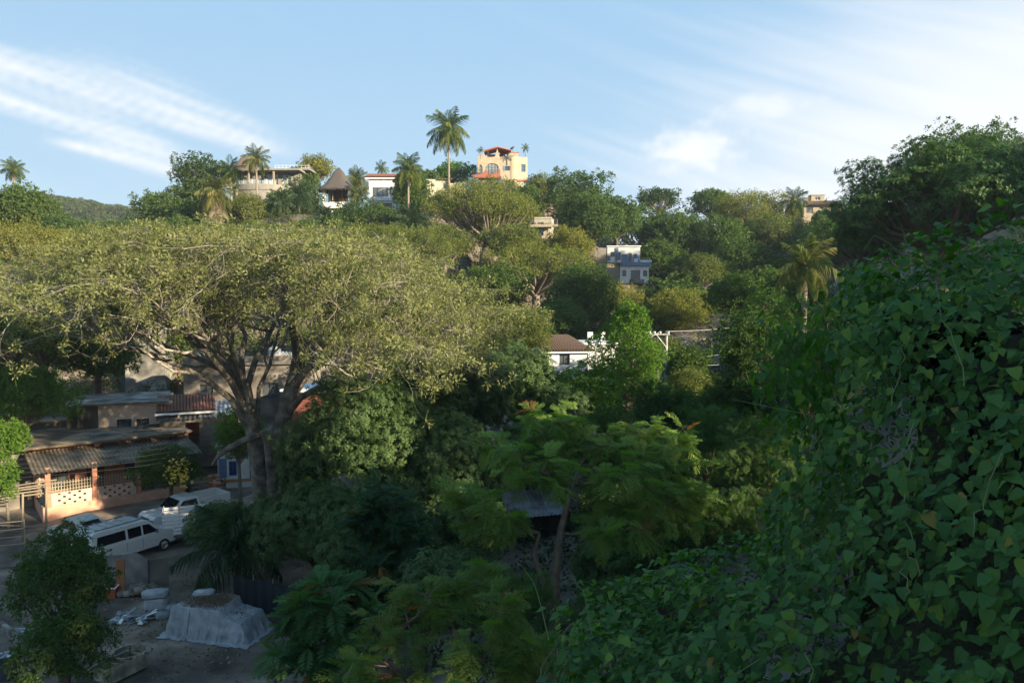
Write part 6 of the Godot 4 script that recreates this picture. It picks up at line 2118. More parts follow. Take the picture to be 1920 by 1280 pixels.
	part("body", s, "car_white", t)
	for side in [1.0, -1.0]:
		part("window", b.pane(PackedVector2Array([Vector2(-0.35, 1.05), Vector2(0.88, 1.05), Vector2(0.46, 1.46), Vector2(-0.3, 1.48)]), side), "car_glass", t)
		wheel(t, Vector3(1.45, 0.35, side * 0.84), 0.35, side)
		wheel(t, Vector3(-1.4, 0.35, side * 0.84), 0.35, side)
		box_part("headlamp", Vector3(0.05, 0.15, 0.26), Vector3(2.27, 0.72, side * 0.66), "lamp_glass", t, 0.01)
		box_part("indicator", Vector3(0.05, 0.14, 0.1), Vector3(2.26, 0.72, side * 0.82), "orange_plaster", t, 0.01)
		box_part("bed_rail", Vector3(1.75, 0.5, 0.05), Vector3(-1.42, 1.2, side * 0.84), "car_white", t, 0.01)
		box_part("mirror", Vector3(0.08, 0.14, 0.16), Vector3(0.85, 1.08, side * 0.96), "bumper", t, 0.02)
	s = Shape.new()
	s.quad(Vector3(1.12, 1.02, 0.76), Vector3(1.12, 1.02, -0.76), Vector3(0.62, 1.5, -0.64), Vector3(0.62, 1.5, 0.64))
	part("windscreen", s, "car_glass", t, Vector3(0.02, 0.02, 0))
	box_part("grille", Vector3(0.04, 0.2, 1.0), Vector3(2.27, 0.72, 0), "bumper", t, 0.01)
	box_part("front_bumper", Vector3(0.2, 0.18, 1.76), Vector3(2.32, 0.46, 0), "galvanised", t, 0.04)
	box_part("number_plate", Vector3(0.02, 0.13, 0.3), Vector3(2.43, 0.47, 0), "frame_white", t)
	box_part("tailgate", Vector3(0.05, 0.5, 1.66), Vector3(-2.27, 1.2, 0), "car_white", t, 0.01)
	# the small rounded car, half hidden by the lot's tree
	t = thing("small_white_car", "small rounded old white car behind the van", "car", on_ground(Vector3(-23.14, -0.44, -38.50), 0.0), 150.0)
	b = Body.new()
	b.half = 0.74
	b.belt = 0.85
	b.top = 1.48
	b.inset = 0.16
	s = Shape.new()
	b.hull(s, PackedVector2Array([Vector2(-1.9, 0.35), Vector2(1.85, 0.35), Vector2(1.98, 0.5), Vector2(1.85, 0.72), Vector2(1.4, 0.88), Vector2(0.8, 0.92), Vector2(-1.0, 0.92), Vector2(-1.6, 0.82), Vector2(-1.95, 0.55)]), 0.08)
	b.hull(s, PackedVector2Array([Vector2(-1.45, 0.88), Vector2(0.82, 0.88), Vector2(0.45, 1.32), Vector2(0.2, 1.46), Vector2(-0.3, 1.5), Vector2(-0.8, 1.4), Vector2(-1.2, 1.16)]), 0.08)
	part("body", s, "car_cream", t)
	for side in [1.0, -1.0]:
		part("window", b.pane(PackedVector2Array([Vector2(-0.2, 0.96), Vector2(0.6, 0.96), Vector2(0.3, 1.34), Vector2(-0.18, 1.38)]), side), "car_glass", t)
		part("window", b.pane(PackedVector2Array([Vector2(-1.05, 0.98), Vector2(-0.3, 0.96), Vector2(-0.28, 1.37), Vector2(-0.7, 1.3)]), side), "car_glass", t)
		for x in [1.2, -1.2]:
			wheel(t, Vector3(x, 0.31, side * 0.72), 0.31, side)
			var f := Shape.new()
			var arc := PackedVector2Array()
			for k in 13:
				arc.append(Vector2(cos(PI * k / 12.0) * 0.5, sin(PI * k / 12.0) * 0.46))
			f.prism(arc, -0.1, 0.12, 0.06)
			part("fender", f, "car_cream", t, Vector3(x, 0.36, side * 0.7))
		var l := Shape.new()
		l.lathe(PackedVector2Array([Vector2(0.0, 0.0), Vector2(0.1, 0.0), Vector2(0.1, 0.06), Vector2(0.06, 0.1), Vector2(0.0, 0.11)]), 12, Vector3(1.72, 0.66, side * 0.56), Basis.from_euler(Vector3(0, 0, -PI / 2)))
		part("headlamp", l, "lamp_glass", t)
	s = Shape.new()
	s.quad(Vector3(0.8, 0.96, 0.62), Vector3(0.8, 0.96, -0.62), Vector3(0.45, 1.38, -0.52), Vector3(0.45, 1.38, 0.52))
	part("windscreen", s, "car_glass", t, Vector3(0.02, 0.02, 0))
	s = Shape.new()
	s.quad(Vector3(-1.3, 1.06, -0.5), Vector3(-1.3, 1.06, 0.5), Vector3(-0.95, 1.32, 0.44), Vector3(-0.95, 1.32, -0.44))
	part("rear_window", s, "car_glass", t, Vector3(-0.02, 0.03, 0))
	box_part("front_bumper", Vector3(0.1, 0.12, 1.4), Vector3(2.0, 0.42, 0), "galvanised", t, 0.03)
	box_part("rear_bumper", Vector3(0.1, 0.12, 1.4), Vector3(-1.98, 0.42, 0), "galvanised", t, 0.03)
	# white box trailer
	t = thing("box_trailer", "white slatted stake-sided trailer standing in the street behind the van", "trailer", on_ground(Vector3(-17.50, -0.19, -38.80), 0.0), 24.0)
	box_part("bed", Vector3(2.4, 0.12, 1.5), Vector3(0, 0.55, 0), "bumper", t, 0.02)
	for side in [-1.0, 1.0]:
		for k in 6:
			box_part("slat", Vector3(2.4, 0.15, 0.03), Vector3(0, 0.72 + k * 0.19, side * 0.74), "frame_white", t, 0.008)
			box_part("slat", Vector3(0.03, 0.15, 1.44), Vector3(side * 1.2, 0.72 + k * 0.19, 0), "frame_white", t, 0.008)
		for x in [-1.15, -0.4, 0.4, 1.15]:
			box_part("stake", Vector3(0.06, 1.3, 0.05), Vector3(x, 1.2, side * 0.705), "galvanised", t)
		wheel(t, Vector3(0.1, 0.32, side * 0.8), 0.32, side)
	var hitch := Shape.new()
	hitch.rod(Vector3(1.2, 0.5, 0), Vector3(2.2, 0.42, 0), 0.04, 6)
	hitch.rod(Vector3(2.0, 0.0, 0), Vector3(2.0, 0.5, 0), 0.03, 6)
	part("drawbar", hitch, "bumper", t)


# ---------------------------------------------------------------- the dirt lot

func lot_things() -> void:
	lot_litter()
	tarp_car()
	# broken concrete slab standing upright, its board and rubble
	var at := on_ground(Vector3(-18.31, 0.05, -32.20))
	var t := thing("concrete_screen", "upright weathered concrete slab walling off the lot's corner", "wall", at, -8.0)
	var s := Shape.new()
	s.prism(PackedVector2Array([Vector2(0, -0.05), Vector2(2.15, -0.05), Vector2(2.12, 1.45), Vector2(1.5, 1.75), Vector2(0.8, 1.62), Vector2(0.02, 1.5)]), -0.1, 0.0, 0.012)
	part("panel", s, "concrete", t)
	s = Shape.new()
	s.prism(PackedVector2Array([Vector2(0, -0.05), Vector2(0.9, -0.05), Vector2(0.9, 1.3), Vector2(0.0, 1.42)]), -0.1, 0.0, 0.012)
	part("panel", s, "old_concrete", t, Vector3(2.14, 0, 0.0), 58.0)
	box_part("post", Vector3(0.06, 1.9, 0.06), Vector3(-0.05, 0.9, 0.02), "iron", t)
	box_part("post", Vector3(0.05, 1.5, 0.05), Vector3(2.2, 0.75, 0.06), "iron", t)
	var board := whole("leaning_board", plank(Vector3(0.42, 1.55, 0.04)), "orange_board", "brown wooden board leaning on the concrete slab", "board", on_ground(Vector3(-17.27, 0.15, -31.60), 0.76), -8.0)
	board.rotation_degrees.x = -10
	board.rotation_degrees.z = 6
	t = thing("orange_crate", "orange plastic crate with a white rim beside the leaning board", "crate", on_ground(Vector3(-17.65, -0.06, -31.30)), 10.0)
	var open := Shape.new()
	for q in [[0.0, 0.24, 0.7, 0.03], [0.0, -0.24, 0.7, 0.03], [0.35, 0.0, 0.03, 0.48], [-0.35, 0.0, 0.03, 0.48]]:
		open.box(Vector3(q[2], 0.44, q[3]), Vector3(q[0], 0.22, q[1]))
	open.box(Vector3(0.68, 0.03, 0.46), Vector3(0, 0.03, 0))
	part("bin", open, "plastic_orange", t)
	var rim := Shape.new()
	for q in [[0.0, 0.26, 0.78, 0.06], [0.0, -0.26, 0.78, 0.06], [0.37, 0.0, 0.06, 0.46], [-0.37, 0.0, 0.06, 0.46]]:
		rim.soft_box(Vector3(q[2], 0.05, q[3]), Vector3(q[0], 0.46, q[1]), 0.012)
	part("rim", rim, "frame_white", t)
	t = thing("teal_tub", "teal plastic tub behind the orange crate", "tub", on_ground(Vector3(-17.98, 0.18, -32.00)), 0.0)
	s = Shape.new()
	s.lathe(PackedVector2Array([Vector2(0, 0), Vector2(0.26, 0), Vector2(0.33, 0.5), Vector2(0.36, 0.5), Vector2(0.36, 0.54), Vector2(0.31, 0.54), Vector2(0.25, 0.04), Vector2(0, 0.04)]), 20)
	part("shell", s, "plastic_teal", t)
	# heap of broken rubble: each lump a part
	t = thing("rubble_heap", "heap of grey broken rubble and bags at the slab's foot", "rubble", on_ground(Vector3(-16.35, 0.05, -31.60)))
	rng.seed = 61
	for k in 34:
		var p := Vector3(rng.randf_range(-0.75, 0.75), 0, rng.randf_range(-0.35, 0.35))
		p.y = 0.1 + 0.32 * rng.randf() * (1.0 - absf(p.x))
		part("lump", lump(rng.randf_range(0.12, 0.24), k % 4), ["rubble", "old_concrete", "fibre_sheet"][k % 3], t, p, rng.randf() * 360)
	# wrapped bundle and bags
	t = thing("wrapped_bundle", "bulky bundle wrapped in torn white sheeting beside the rubble", "bundle", on_ground(Vector3(-14.85, -0.07, -29.80)), 12.0)
	part("upper_roll", cushion(Vector3(1.05, 0.32, 0.55), 5), "tarp", t, Vector3(0.0, 0.78, 0.0))
	part("lower_bulk", cushion(Vector3(0.95, 0.7, 0.6), 6), "tarp", t, Vector3(0.06, 0.4, 0.02))
	for k in 4:
		box_part("foot", Vector3(0.08, 0.16, 0.08), Vector3(-0.35 + 0.7 * (k % 2), 0.07, -0.2 + 0.4 * (k / 2)), "iron", t)
	s = Shape.new()
	s.rod(Vector3(-0.5, 0.66, 0.3), Vector3(0.5, 0.68, 0.31), 0.02, 5)
	part("cord", s, "black_cable", t)
	for q in [[Vector3(-14.08, 0.02, -29.60), Vector3(0.5, 0.42, 0.42), "grey full plastic sack leaning on the wrapped bundle"], [Vector3(-14.29, -0.08, -29.20), Vector3(0.55, 0.3, 0.4), "slumped grey plastic sack before the wrapped bundle"]]:
		var o := part(numbered("plastic_sack"), cushion(q[1], int(q[1].y * 100)), "plastic_grey", self, on_ground(q[0], q[1].y * 0.42), 20)
		mark(o, q[2], "sack", "sacks on the lot")
	# scrap pile: each strip a part
	t = thing("scrap_pile", "flat pile of pale scrap strips and broken panels on the dirt", "scrap", on_ground(Vector3(-15.38, -0.03, -28.90)))
	rng.seed = 71
	for k in 46:
		var size := Vector3(rng.randf_range(0.25, 0.85), rng.randf_range(0.015, 0.05), rng.randf_range(0.06, 0.2))
		var o := box_part("strip", size, Vector3(rng.randf_range(-0.7, 0.7), 0.03 + k * 0.005, rng.randf_range(-0.38, 0.38)), ["white_tin", "plastic_white", "frame_white", "plastic_grey", "sheet_metal"][k % 5], t, 0.005)
		o.rotation_degrees = Vector3(rng.randf_range(-14, 14), rng.randf() * 360, rng.randf_range(-16, 16))
	# the cream metal frame lying open in front
	t = thing("metal_cabinet", "old cream metal cabinet lying open-fronted with shelves", "cabinet", on_ground(Vector3(-13.61, -0.22, -24.70), 0.25), -28.0)
	s = Shape.new()
	s.box(Vector3(0.03, 0.5, 1.3), Vector3(-0.45, 0.0, 0))
	s.box(Vector3(0.03, 0.5, 1.3), Vector3(0.45, 0.0, 0))
	s.box(Vector3(0.93, 0.5, 0.03), Vector3(0, 0, -0.65))
	s.box(Vector3(0.93, 0.5, 0.03), Vector3(0, 0, 0.65))
	s.box(Vector3(0.93, 0.03, 1.33), Vector3(0, -0.235, 0))
	part("case", s, "rust_cream", t)
	for k in 4:
		box_part("shelf", Vector3(0.87, 0.42, 0.03), Vector3(0, 0.0, -0.42 + k * 0.27), "rust_cream", t)
	var lid := box_part("door", Vector3(0.9, 0.04, 1.3), Vector3(-0.75, 0.12, 0.05), "white_tin", t, 0.01)
	lid.rotation_degrees.z = 28
	for k in 6:
		var rib := box_part("door_rib", Vector3(0.88, 0.03, 0.04), Vector3(-0.755, 0.15, -0.5 + k * 0.2), "plastic_white", t)
		rib.rotation_degrees.z = 28
	t.rotation_degrees.z = 9
	t = thing("round_tub", "pale round tub behind the open metal cabinet", "tub", on_ground(Vector3(-13.69, -0.04, -25.50)))
	s = Shape.new()
	s.lathe(PackedVector2Array([Vector2(0, 0), Vector2(0.48, 0), Vector2(0.55, 0.42), Vector2(0.58, 0.44), Vector2(0.52, 0.45), Vector2(0.45, 0.05), Vector2(0, 0.04)]), 22)
	part("shell", s, "rust_cream", t)
	for k in 2:
		var st := thing("steel_stake", ["thin rusty stake standing close against the round tub", "thin rusty stake standing clear in front of the round tub"][k], "stake", on_ground(Vector3(-13.26, -0.22, -25.20)) + Vector3(k * 0.12 - 0.3, 0, k * 0.2), 0.0, "stakes by the tub")
		s = Shape.new()
		s.rod(Vector3(0, -0.05, 0), Vector3(0.05, 0.8, 0), 0.014, 5)
		part("rod", s, "iron", st)
		s = Shape.new()
		s.rod(Vector3(-0.03, 0.78, 0), Vector3(0.1, 0.8, 0), 0.012, 5)
		part("hook", s, "iron", st)
	# low wall, bins and bags at the lower left
	t = thing("low_block_wall", "low dark block wall along the lot's left edge", "wall", on_ground(Vector3(-20.14, 0.03, -28.10)), -39.0)
	rng.seed = 81
	for i in 13:
		for j in 2:
			box_part("block", Vector3(0.39, 0.19, 0.16), Vector3(i * 0.4 + (0.2 if j else 0.0), 0.1 + j * 0.2, rng.randf_range(-0.008, 0.008)), ["concrete", "old_concrete"][rng.randi() % 2], t, 0.01)
	for q in [[Vector3(-17.37, 0.22, -24.50), 0.34, 0.8, "tall dark bin filled with crumpled white paper at the lot's corner"], [Vector3(-16.54, 0.07, -24.30), 0.26, 0.42, "small dark bucket of white scraps beside the tall bin"]]:
		t = thing("rubbish_bin", q[3], "bin", on_ground(q[0]), 0.0, "bins at the lot's corner")
		s = Shape.new()
		s.lathe(PackedVector2Array([Vector2(0, 0), Vector2(q[1] * 0.85, 0), Vector2(q[1], q[2]), Vector2(q[1] * 1.08, q[2]), Vector2(q[1] * 1.08, q[2] + 0.04), Vector2(q[1] * 0.94, q[2] + 0.04), Vector2(q[1] * 0.9, q[2] - 0.12), Vector2(0, q[2] - 0.12)]), 20)
		part("shell", s, "plastic_dark", t)
		for k in 18:
			part("scrap", lump(rng.randf_range(0.05, 0.11), k % 4), ["frame_white", "plastic_white", "plastic_grey"][k % 3], t, Vector3(rng.randf_range(-0.7, 0.7) * q[1], q[2] - 0.06 + rng.randf() * 0.1, rng.randf_range(-0.7, 0.7) * q[1]), rng.randf() * 360)
	var sack := part(numbered("plastic_sack"), cushion(Vector3(0.6, 0.36, 0.45), 44), "plastic_white", self, on_ground(Vector3(-16.38, -0.21, -24.60), 0.14), 30)
	mark(sack, "white rubbish sack lying by the small bucket", "sack", "sacks on the lot")
	sack = part(numbered("plastic_sack"), cushion(Vector3(0.7, 0.3, 0.4), 45), "plastic_white", self, on_ground(Vector3(-19.09, 0.05, -27.60), 0.12), 10)
	mark(sack, "pale flattened sack on the ground by the low block wall", "sack", "sacks on the lot")
	# shade cloth fence behind the tarp
	t = thing("shade_cloth_fence", "black shade cloth hung between thin posts behind the tarp-covered car", "fence", on_ground(Vector3(-11.79, 0.17, -30.30)), -24.0)
	s = Shape.new()
	for k in 24:
		var x0 := k * 0.13
		var x1 := (k + 1) * 0.13
		var z0 := sin(k * 1.7) * 0.05
		var z1 := sin((k + 1) * 1.7) * 0.05
		s.quad(Vector3(x0, 0.0, z0), Vector3(x1, 0.0, z1), Vector3(x1, 1.35 + 0.05 * sin(k * 0.6 + 0.6), z1 * 0.4), Vector3(x0, 1.35 + 0.05 * sin(k * 0.6), z0 * 0.4))
	part("cloth", s, "shade_cloth", t)
	for x in [0.02, 1.05, 2.1, 3.1]:
		s = Shape.new()
		s.rod(Vector3(x, -0.1, -0.06), Vector3(x, 1.5, -0.06), 0.025, 6)
		part("post", s, "galvanised", t)
	# tin-roofed shed behind the thin trunks, and a white tank further right
	t = thing("tin_shed", "small dark shed with a pale tin roof behind the thin trunks", "shed", on_ground(Vector3(0.05, -0.01, -35.00)), 12.0)
	walls(t, 2.9, 1.5, 2.6, "dark_wood", [[1.2, 0.0, 0.7, 1.1]], [], [], 0.08)
	part("roof_sheet", corrugated(Vector3(-0.3, 1.45, 0.4), Vector3(2.6, 1.5, 0.4), Vector3(2.6, 2.7, -3.0), Vector3(-0.3, 2.65, -3.0), 14, 0.025), "white_tin", t)
	for k in 5:
		box_part("board", Vector3(0.3, 1.15, 0.03), Vector3(1.35 + k * 0.17 * 0.9, 0.6, -0.2), "dark_wood", t)
	t = thing("wrapped_tank", "white sheeted cylinder on short legs under the trees by the vine", "tank", on_ground(Vector3(6.44, 1.57, -27.00)))
	s = Shape.new()
	s.lathe(PackedVector2Array([Vector2(0, 0.3), Vector2(0.38, 0.3), Vector2(0.41, 0.5), Vector2(0.4, 1.0), Vector2(0.36, 1.12), Vector2(0.2, 1.2), Vector2(0, 1.22)]), 14)
	part("drum", s, "white_tin", t)
	for k in 3:
		s = Shape.new()
		s.rod(Vector3(cos(k * 2.09) * 0.32, -0.1, sin(k * 2.09) * 0.32), Vector3(cos(k * 2.09) * 0.32, 0.36, sin(k * 2.09) * 0.32), 0.03, 6)
		part("leg", s, "iron", t)


func lot_litter() -> void:
	# pebbles, clods and fallen leaves strewn over the bare dirt
	rng.seed = 23
	var where := []
	var tints := PackedColorArray()
	for k in 6500:
		var x := rng.randf_range(-26, -6)
		var z := rng.randf_range(-36, -21)
		if bumps.get_noise_2d(x * 5.0, z * 5.0) + rng.randf_range(-0.35, 0.35) < 0.0:
			continue
		where.append(Transform3D(frame_of(Vector3.UP + ball() * 0.5, rng.randf() * TAU).scaled(Vector3.ONE * rng.randf_range(0.02, 0.075)), Vector3(x, ground(x, z) + 0.012, z)))
		tints.append([Color(1.6, 1.4, 1.1), Color(2.4, 2.2, 2.0), Color(0.8, 0.7, 0.6), Color(1.2, 1.3, 0.6)][rng.randi() % 4])
	var s := Shape.new()
	var c := [Vector3(1, 0, 0), Vector3(0, 0, 1), Vector3(-1, 0, 0.1), Vector3(0.1, 0, -1)]
	for k in 4:
		s.tri(Vector3(0.1, 0.45, 0), c[(k + 1) % 4], c[k])
	var o := scatter("dirt_litter", s.mesh(), "litter", where, tints, self)
	mark(o, "pebbles, clods and fallen leaves strewn over the dirt lot", "litter", "", "stuff")


func plank(size: Vector3) -> Shape:
	var s := Shape.new()
	s.soft_box(size, Vector3.ZERO, 0.006)
	return s


func lump(r: float, kind: int) -> ArrayMesh:
	var key := "lump%d" % kind
	if not sprigs.has(key):
		rng.seed = 500 + kind
		var m := SphereMesh.new()
		m.radius = 1.0
		m.height = 1.7
		m.radial_segments = 7
		m.rings = 4
		var st := SurfaceTool.new()
		st.create_from(m, 0)
		var a := st.commit_to_arrays()
		var v: PackedVector3Array = a[Mesh.ARRAY_VERTEX]
		var ix: PackedInt32Array = a[Mesh.ARRAY_INDEX]
		for k in v.size():
			v[k] *= 0.8 + 0.4 * absf(sin(v[k].x * 5.1 + kind) * cos(v[k].y * 4.3 + kind * 2) + 0.3 * sin(v[k].z * 7.0))
		var s := Shape.new()
		for k in range(0, ix.size(), 3):
			if (v[ix[k + 2]] - v[ix[k]]).cross(v[ix[k + 1]] - v[ix[k]]).length() > 1e-6:
				s.tri(v[ix[k]], v[ix[k + 2]], v[ix[k + 1]])
		sprigs[key] = s
	var o := Shape.new()
	var src: Shape = sprigs[key]
	o.v = src.v.duplicate()
	o.n = src.n
	o.c = src.c
	o.ix = src.ix
	for k in o.v.size():
		o.v[k] *= Vector3(r * 1.25, r * 0.8, r)
	return o.mesh()


func cushion(size: Vector3, seed_: int) -> ArrayMesh:
	# a soft wrinkled bulk
	var s := Shape.new()
	var f := FastNoiseLite.new()
	f.seed = seed_
	f.frequency = 1.4
	var nu := 28
	var nv := 16
	for j in nv + 1:
		for i in nu:
			var a := TAU * i / nu
			var b := PI * j / nv - PI / 2
			var d := Vector3(cos(a) * cos(b), sin(b), sin(a) * cos(b))
			var p := Vector3(signf(d.x) * pow(absf(d.x), 0.55), signf(d.y) * pow(absf(d.y), 0.55), signf(d.z) * pow(absf(d.z), 0.55))
			p *= 1.0 + 0.16 * f.get_noise_3d(p.x * 2, p.y * 2, p.z * 2) + 0.06 * f.get_noise_3d(p.x * 7, p.y * 4, p.z * 7)
			s.point(p * size / 2, d)
	for j in nv:
		for i in nu:
			var a := j * nu + i
			var b := j * nu + (i + 1) % nu
			s.ix.append_array(PackedInt32Array([a, b, a + nu, b, b + nu, a + nu]))
	refresh_normals(s)
	return s.mesh()


func refresh_normals(s: Shape) -> void:
	for k in s.n.size():
		s.n[k] = Vector3.ZERO
	for k in range(0, s.ix.size(), 3):
		var a := s.ix[k]
		var b := s.ix[k + 1]
		var d := s.ix[k + 2]
		var m := (s.v[d] - s.v[a]).cross(s.v[b] - s.v[a])
		s.n[a] += m
		s.n[b] += m
		s.n[d] += m
	for k in s.n.size():
		s.n[k] = s.n[k].normalized() if s.n[k].length() > 1e-9 else Vector3.UP


func tarp_car() -> void:
	var at := on_ground(Vector3(-11.50, -0.10, -28.00))
	var t := thing("covered_car", "car hidden under a grey silver tarpaulin strewn with leaf litter", "covered car", at, -14.0)
	t.scale = Vector3.ONE * 0.82
	var f := FastNoiseLite.new()
	f.seed = 9
	f.frequency = 0.9
	f.fractal_octaves = 4
	var nx := 140
	var nz := 90
	var s := Shape.new()
	for j in nz + 1:
		for i in nx + 1:
			var x := lerpf(-2.4, 2.45, i / float(nx))
			var z := lerpf(-1.32, 1.36, j / float(nz))
			s.point(Vector3(x, tarp_height(x, z, f), z), Vector3.UP)
	for j in nz:
		for i in nx:
			var a := j * (nx + 1) + i
			s.ix.append_array(PackedInt32Array([a, a + 1, a + nx + 1, a + nx + 1, a + 1, a + nx + 2]))
	# ragged hem: pull the edge about
	for k in s.v.size():
		var p := s.v[k]
		if p.y < 0.3:
			var w := f.get_noise_2d(p.x * 2.5, p.z * 2.5)
			s.v[k] = Vector3(p.x * (1.0 + 0.06 * w), maxf(p.y, 0.02 + 0.03 * absf(w)), p.z * (1.0 + 0.10 * w))
	refresh_normals(s)
	part("tarpaulin", s, "tarp", t)
	# folded white box end on top at the back left corner
	part("roll", cushion(Vector3(1.0, 0.3, 0.6), 15), "plastic_white", t, Vector3(-1.35, 1.42, -0.75), 24.0)
	var rope := Shape.new()
	var p := PackedVector3Array()
	var r := PackedFloat32Array()
	for k in 40:
		var z := lerpf(-1.28, 1.3, k / 39.0)
		p.append(Vector3(-0.9, tarp_height(-0.9, z, f) + 0.01, z))
		r.append(0.012)
	rope.tube(p, r, 5)
	part("rope", rope, "black_cable", t)
	rng.seed = 12
	var where := []
	var tints := PackedColorArray()
	for k in 5200:
		var x := rng.randfn(-0.45, 0.75)
		var z := rng.randfn(-0.15, 0.5)
		if absf(x) > 2.0 or absf(z) > 1.1:
			continue
		var e := 0.05
		var slope := Vector2(tarp_height(x + e, z, f) - tarp_height(x - e, z, f), tarp_height(x, z + e, f) - tarp_height(x, z - e, f)).length() / (2 * e)
		if slope > 0.55 and rng.randf() < 0.93:
			continue
		where.append(Transform3D(frame_of(Vector3.UP + ball() * 0.3, rng.randf() * TAU).scaled(Vector3.ONE * rng.randf_range(0.04, 0.085)), Vector3(x, tarp_height(x, z, f) + 0.01, z)))
		tints.append(Color(0.5, 0.45, 0.4).lerp(Color(1.5, 1.3, 1.0), rng.randf()))
	var l := Shape.new()
	l.tri(Vector3(-0.5, 0, 0), Vector3(0, 0.06, 0.35), Vector3(0.6, 0.02, 0))
	l.tri(Vector3(-0.5, 0, 0), Vector3(0.6, 0.02, 0), Vector3(0, 0.06, -0.35))
	scatter("leaf_litter", l.mesh(), "litter", where, tints, t)


func tarp_height(x: float, z: float, f: FastNoiseLite) -> float:
	# the car below: a tall boxy body with a lower nose to the right; cloth bridging it and falling to the ground
	var body := 1.40 - 0.18 * smoothstep(-1.75, -2.0, x)
	body = lerpf(body, 0.98 - 0.1 * (x - 1.0), smoothstep(0.55, 0.95 + 0.25 * z, x))
	body = lerpf(body, 0.62, smoothstep(1.72, 1.98, x))
	var fold := f.get_noise_2d(x * 1.1 + 7.0, z * 1.1)
	var crease := f.get_noise_2d(x * 3.0 + z * 1.5, z * 2.2 - x * 0.8)
	var end := 2.02 + 0.05 * fold
	var wide := 0.98 + 0.05 * fold
	# distance outside the body's outline, in the plan
	var ox := maxf(absf(x) - (end - 0.1), 0.0)
	var oz := maxf(absf(z) - (wide - 0.1), 0.0)
	var out := Vector2(ox, oz).length()
	# pleats run down the skirts
	var along := atan2(z, x) * 6.0 if absf(x) > 1.6 else x * 2.6
	var skirt := 0.30 + 0.05 * sin(along * 4.0 + crease * 3.0)
	var down := 1.0 - pow(clampf(out / skirt, 0.0, 1.0), 0.75)
	var y := body * down + fold * 0.03 * down + crease * 0.035 * (1.0 - absf(2.0 * down - 1.0) * 0.6)
	var fold_line := 1.0 - absf(f.get_noise_2d(x * 1.9 - z * 0.8 + 31.0, z * 1.6 + x * 0.5)) * 3.0
	y += 0.055 * pow(maxf(fold_line, 0.0), 3.0) * smoothstep(0.0, 0.3, down) * (1.0 if out > 0.0 or x > 0.5 else 0.35)
	# taut ridges where the cloth is drawn from the roof to the nose
	y += 0.05 * exp(-pow((x - 0.75 - z * 0.55) * 7.0, 2.0)) * down + 0.04 * exp(-pow((x - 1.25 + z * 0.7) * 8.0, 2.0)) * down
	# a ledge where the bumper and sills push the cloth out
	if out > 0.0:
		y += 0.07 * smoothstep(0.28, 0.42, y) * (1.0 - smoothstep(0.5, 0.62, y))
	return maxf(y, 0.015 + 0.04 * absf(crease))


# ---------------------------------------------------------------- along the street

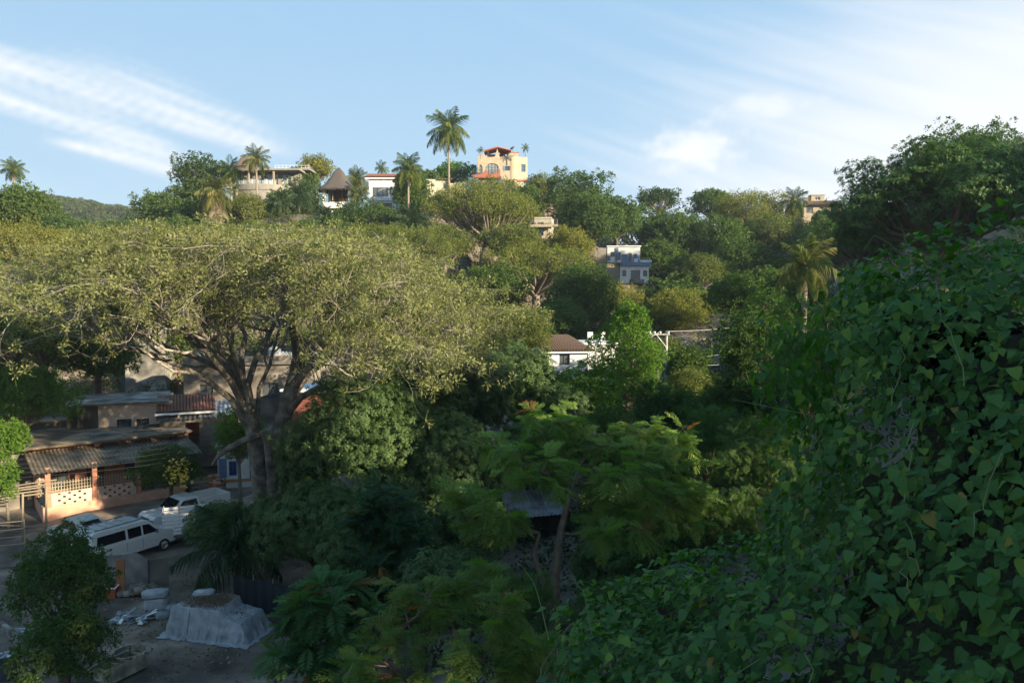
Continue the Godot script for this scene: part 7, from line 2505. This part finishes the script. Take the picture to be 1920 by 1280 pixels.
func street_things() -> void:
	# concrete utility pole with a crossarm and its cables
	var top := Vector3(11.00, 10.53, -52.00)
	var t := thing("utility_pole", "pale concrete utility pole with a braced crossarm above the tiled roof", "pole", on_ground(top, -0.1))
	var h := top.y - t.position.y
	var s := Shape.new()
	s.tube(PackedVector3Array([Vector3(0, 0, 0), Vector3(0, h + 0.2, 0)]), PackedFloat32Array([0.13, 0.09]), 8, true)
	part("shaft", s, "pole_concrete", t)
	box_part("crossarm", Vector3(1.5, 0.1, 0.1), Vector3(-0.55, h - 0.02, 0.16), "pole_concrete", t, 0.01)
	s = Shape.new()
	s.rod(Vector3(-0.75, h - 0.05, 0.16), Vector3(-0.02, h - 0.95, 0.12), 0.035, 5)
	part("brace", s, "galvanised", t)
	for x in [-1.2, -0.85, -0.45, 0.12]:
		s = Shape.new()
		s.lathe(PackedVector2Array([Vector2(0.02, 0), Vector2(0.06, 0.03), Vector2(0.03, 0.07), Vector2(0.06, 0.1), Vector2(0.03, 0.16), Vector2(0, 0.17)]), 10, Vector3(x, h + 0.03, 0.16))
		part("insulator", s, "porcelain", t)
	var base := t.position
	var lines := [[base + Vector3(-1.2, h + 0.2, 0.16), Vector3(1.46, 7.33, -50.00), "leaving the crossarm tip towards the tiled house"], [base + Vector3(-0.85, h + 0.2, 0.16), Vector3(2.20, 7.11, -50.00), "leaving the crossarm's middle towards the tiled house"], [base + Vector3(-0.45, h + 0.2, 0.16), Vector3(2.93, 6.89, -50.00), "leaving the crossarm beside the shaft"],
		[base + Vector3(0.12, h + 0.2, 0.16), Vector3(17.43, 11.22, -52.00), "leaving the pole top towards the creeper-hung tree"], [base + Vector3(0.1, h - 1.9, 0.1), Vector3(19.73, 10.00, -52.00), "low upper one towards the creeper-hung tree"], [base + Vector3(-0.05, h - 1.7, 0.1), Vector3(2.37, 6.72, -54.00), "low upper one towards the fresh green tree"], [base + Vector3(0.1, h - 2.3, 0.1), Vector3(19.76, 8.86, -52.00), "lowest towards the creeper-hung tree"], [base + Vector3(-0.05, h - 2.5, 0.1), Vector3(2.37, 6.08, -54.00), "lowest towards the fresh green tree"]]
	for l in lines:
		cable("power_cable", "pale power cable at the braced utility pole, %s" % l[2], l[0], l[1], 0.014 if l[2].begins_with("low") else 0.018, "cable", "power cables at the pole")
	# dark service wires in front of the porch house
	for k in 5:
		cable("service_wire", "thin dark service wire past the pink porch, " + ["lowest of five", "second from the bottom of five", "middle one of five", "second from the top of five", "topmost of five"][k], Vector3(-26.56, 4.01, -36.00) + Vector3(0, k * 0.22, 0), Vector3(-15.90, 4.50, -40.00) + Vector3(0, k * 0.28, 0), 0.011, "black_cable", "service wires by the porch")
	# bamboo and pole frames at the left
	t = thing("pole_frame", "ramshackle frame of grey bamboo poles left of the porch house", "frame", on_ground(Vector3(-26.30, 0.90, -38.60)), 20.0)
	rng.seed = 91
	for x in [-1.4, 0.0, 1.1]:
		s = Shape.new()
		s.rod(Vector3(x, -0.1, 0), Vector3(x + 0.1, 2.6 + 0.3 * x, 0), 0.06, 7)
		part("post", s, "raw_wood", t)
	for k in 5:
		s = Shape.new()
		s.rod(Vector3(-2.4, 2.3 + k * 0.1, -0.3 - k * 0.16), Vector3(1.8 - 0.3 * (k % 3), 2.55 + k * 0.12, -0.1 - k * 0.2), 0.045, 6)
		part("pole", s, "raw_wood", t)
	for q in [[0.8, 0.5], [0.5, 0.9], [1.2, 0.7]]:
		s = Shape.new()
		s.rod(Vector3(-2.0, q[0], 0.1), Vector3(1.1, q[1], 0.06), 0.04, 6)
		part("rail", s, "raw_wood", t)
	var g := thing("pipe_gate", "pale green pipe gate leaning beside the bamboo frame", "gate", on_ground(Vector3(-26.44, 1.10, -37.50)), 14.0)
	for y in [0.15, 0.55, 0.95, 1.35]:
		s = Shape.new()
		s.rod(Vector3(-0.9, y, 0), Vector3(0.9, y + 0.06, 0), 0.03, 6)
		part("rail", s, "pale_iron", g)
	for x in [-0.9, 0.9]:
		s = Shape.new()
		s.rod(Vector3(x, -0.05, 0), Vector3(x, 1.5, 0), 0.035, 6)
		part("post", s, "pale_iron", g)
	# low earth wall along the street's inner edge
	# the yellow blossom in the bush by the steps
	rng.seed = 17
	var where := []
	var tints := PackedColorArray()
	var mid := Vector3(-18.99, 3.17, -41.20)
	for k in 160:
		where.append(Transform3D(frame_of(ball(), 0.0).scaled(Vector3.ONE * rng.randf_range(0.06, 0.12)), mid + Vector3(rng.randfn(0, 0.35), rng.randfn(0, 0.45), rng.randfn(0, 0.25))))
		tints.append(Color(0.55, 0.38, 0.03).lerp(Color(0.7, 0.55, 0.08), rng.randf()))
	var l := Shape.new()
	for k in 5:
		var d := Vector3(cos(k * TAU / 5), 0.4, sin(k * TAU / 5))
		flat_leaf(l, Vector3.ZERO, d, Vector3.UP, 1.0, 0.8)
	var bush := find_child("yellow_bush", false, false)
	for i in where.size():
		where[i].origin -= bush.position
	scatter("blossom", l.mesh(), "flower_yellow", where, tints, bush)


func cable(called: String, label: String, a: Vector3, b: Vector3, r: float, material: String, group: String) -> void:
	var p := PackedVector3Array()
	var w := PackedFloat32Array()
	for k in 17:
		var u := k / 16.0
		p.append(Vector3(0, -sin(u * PI) * a.distance_to(b) * 0.018, 0) + (b - a) * u)
		w.append(r)
	var s := Shape.new()
	s.tube(p, w, 5)
	whole(called, s, material, label, "cable", a, 0.0, group)
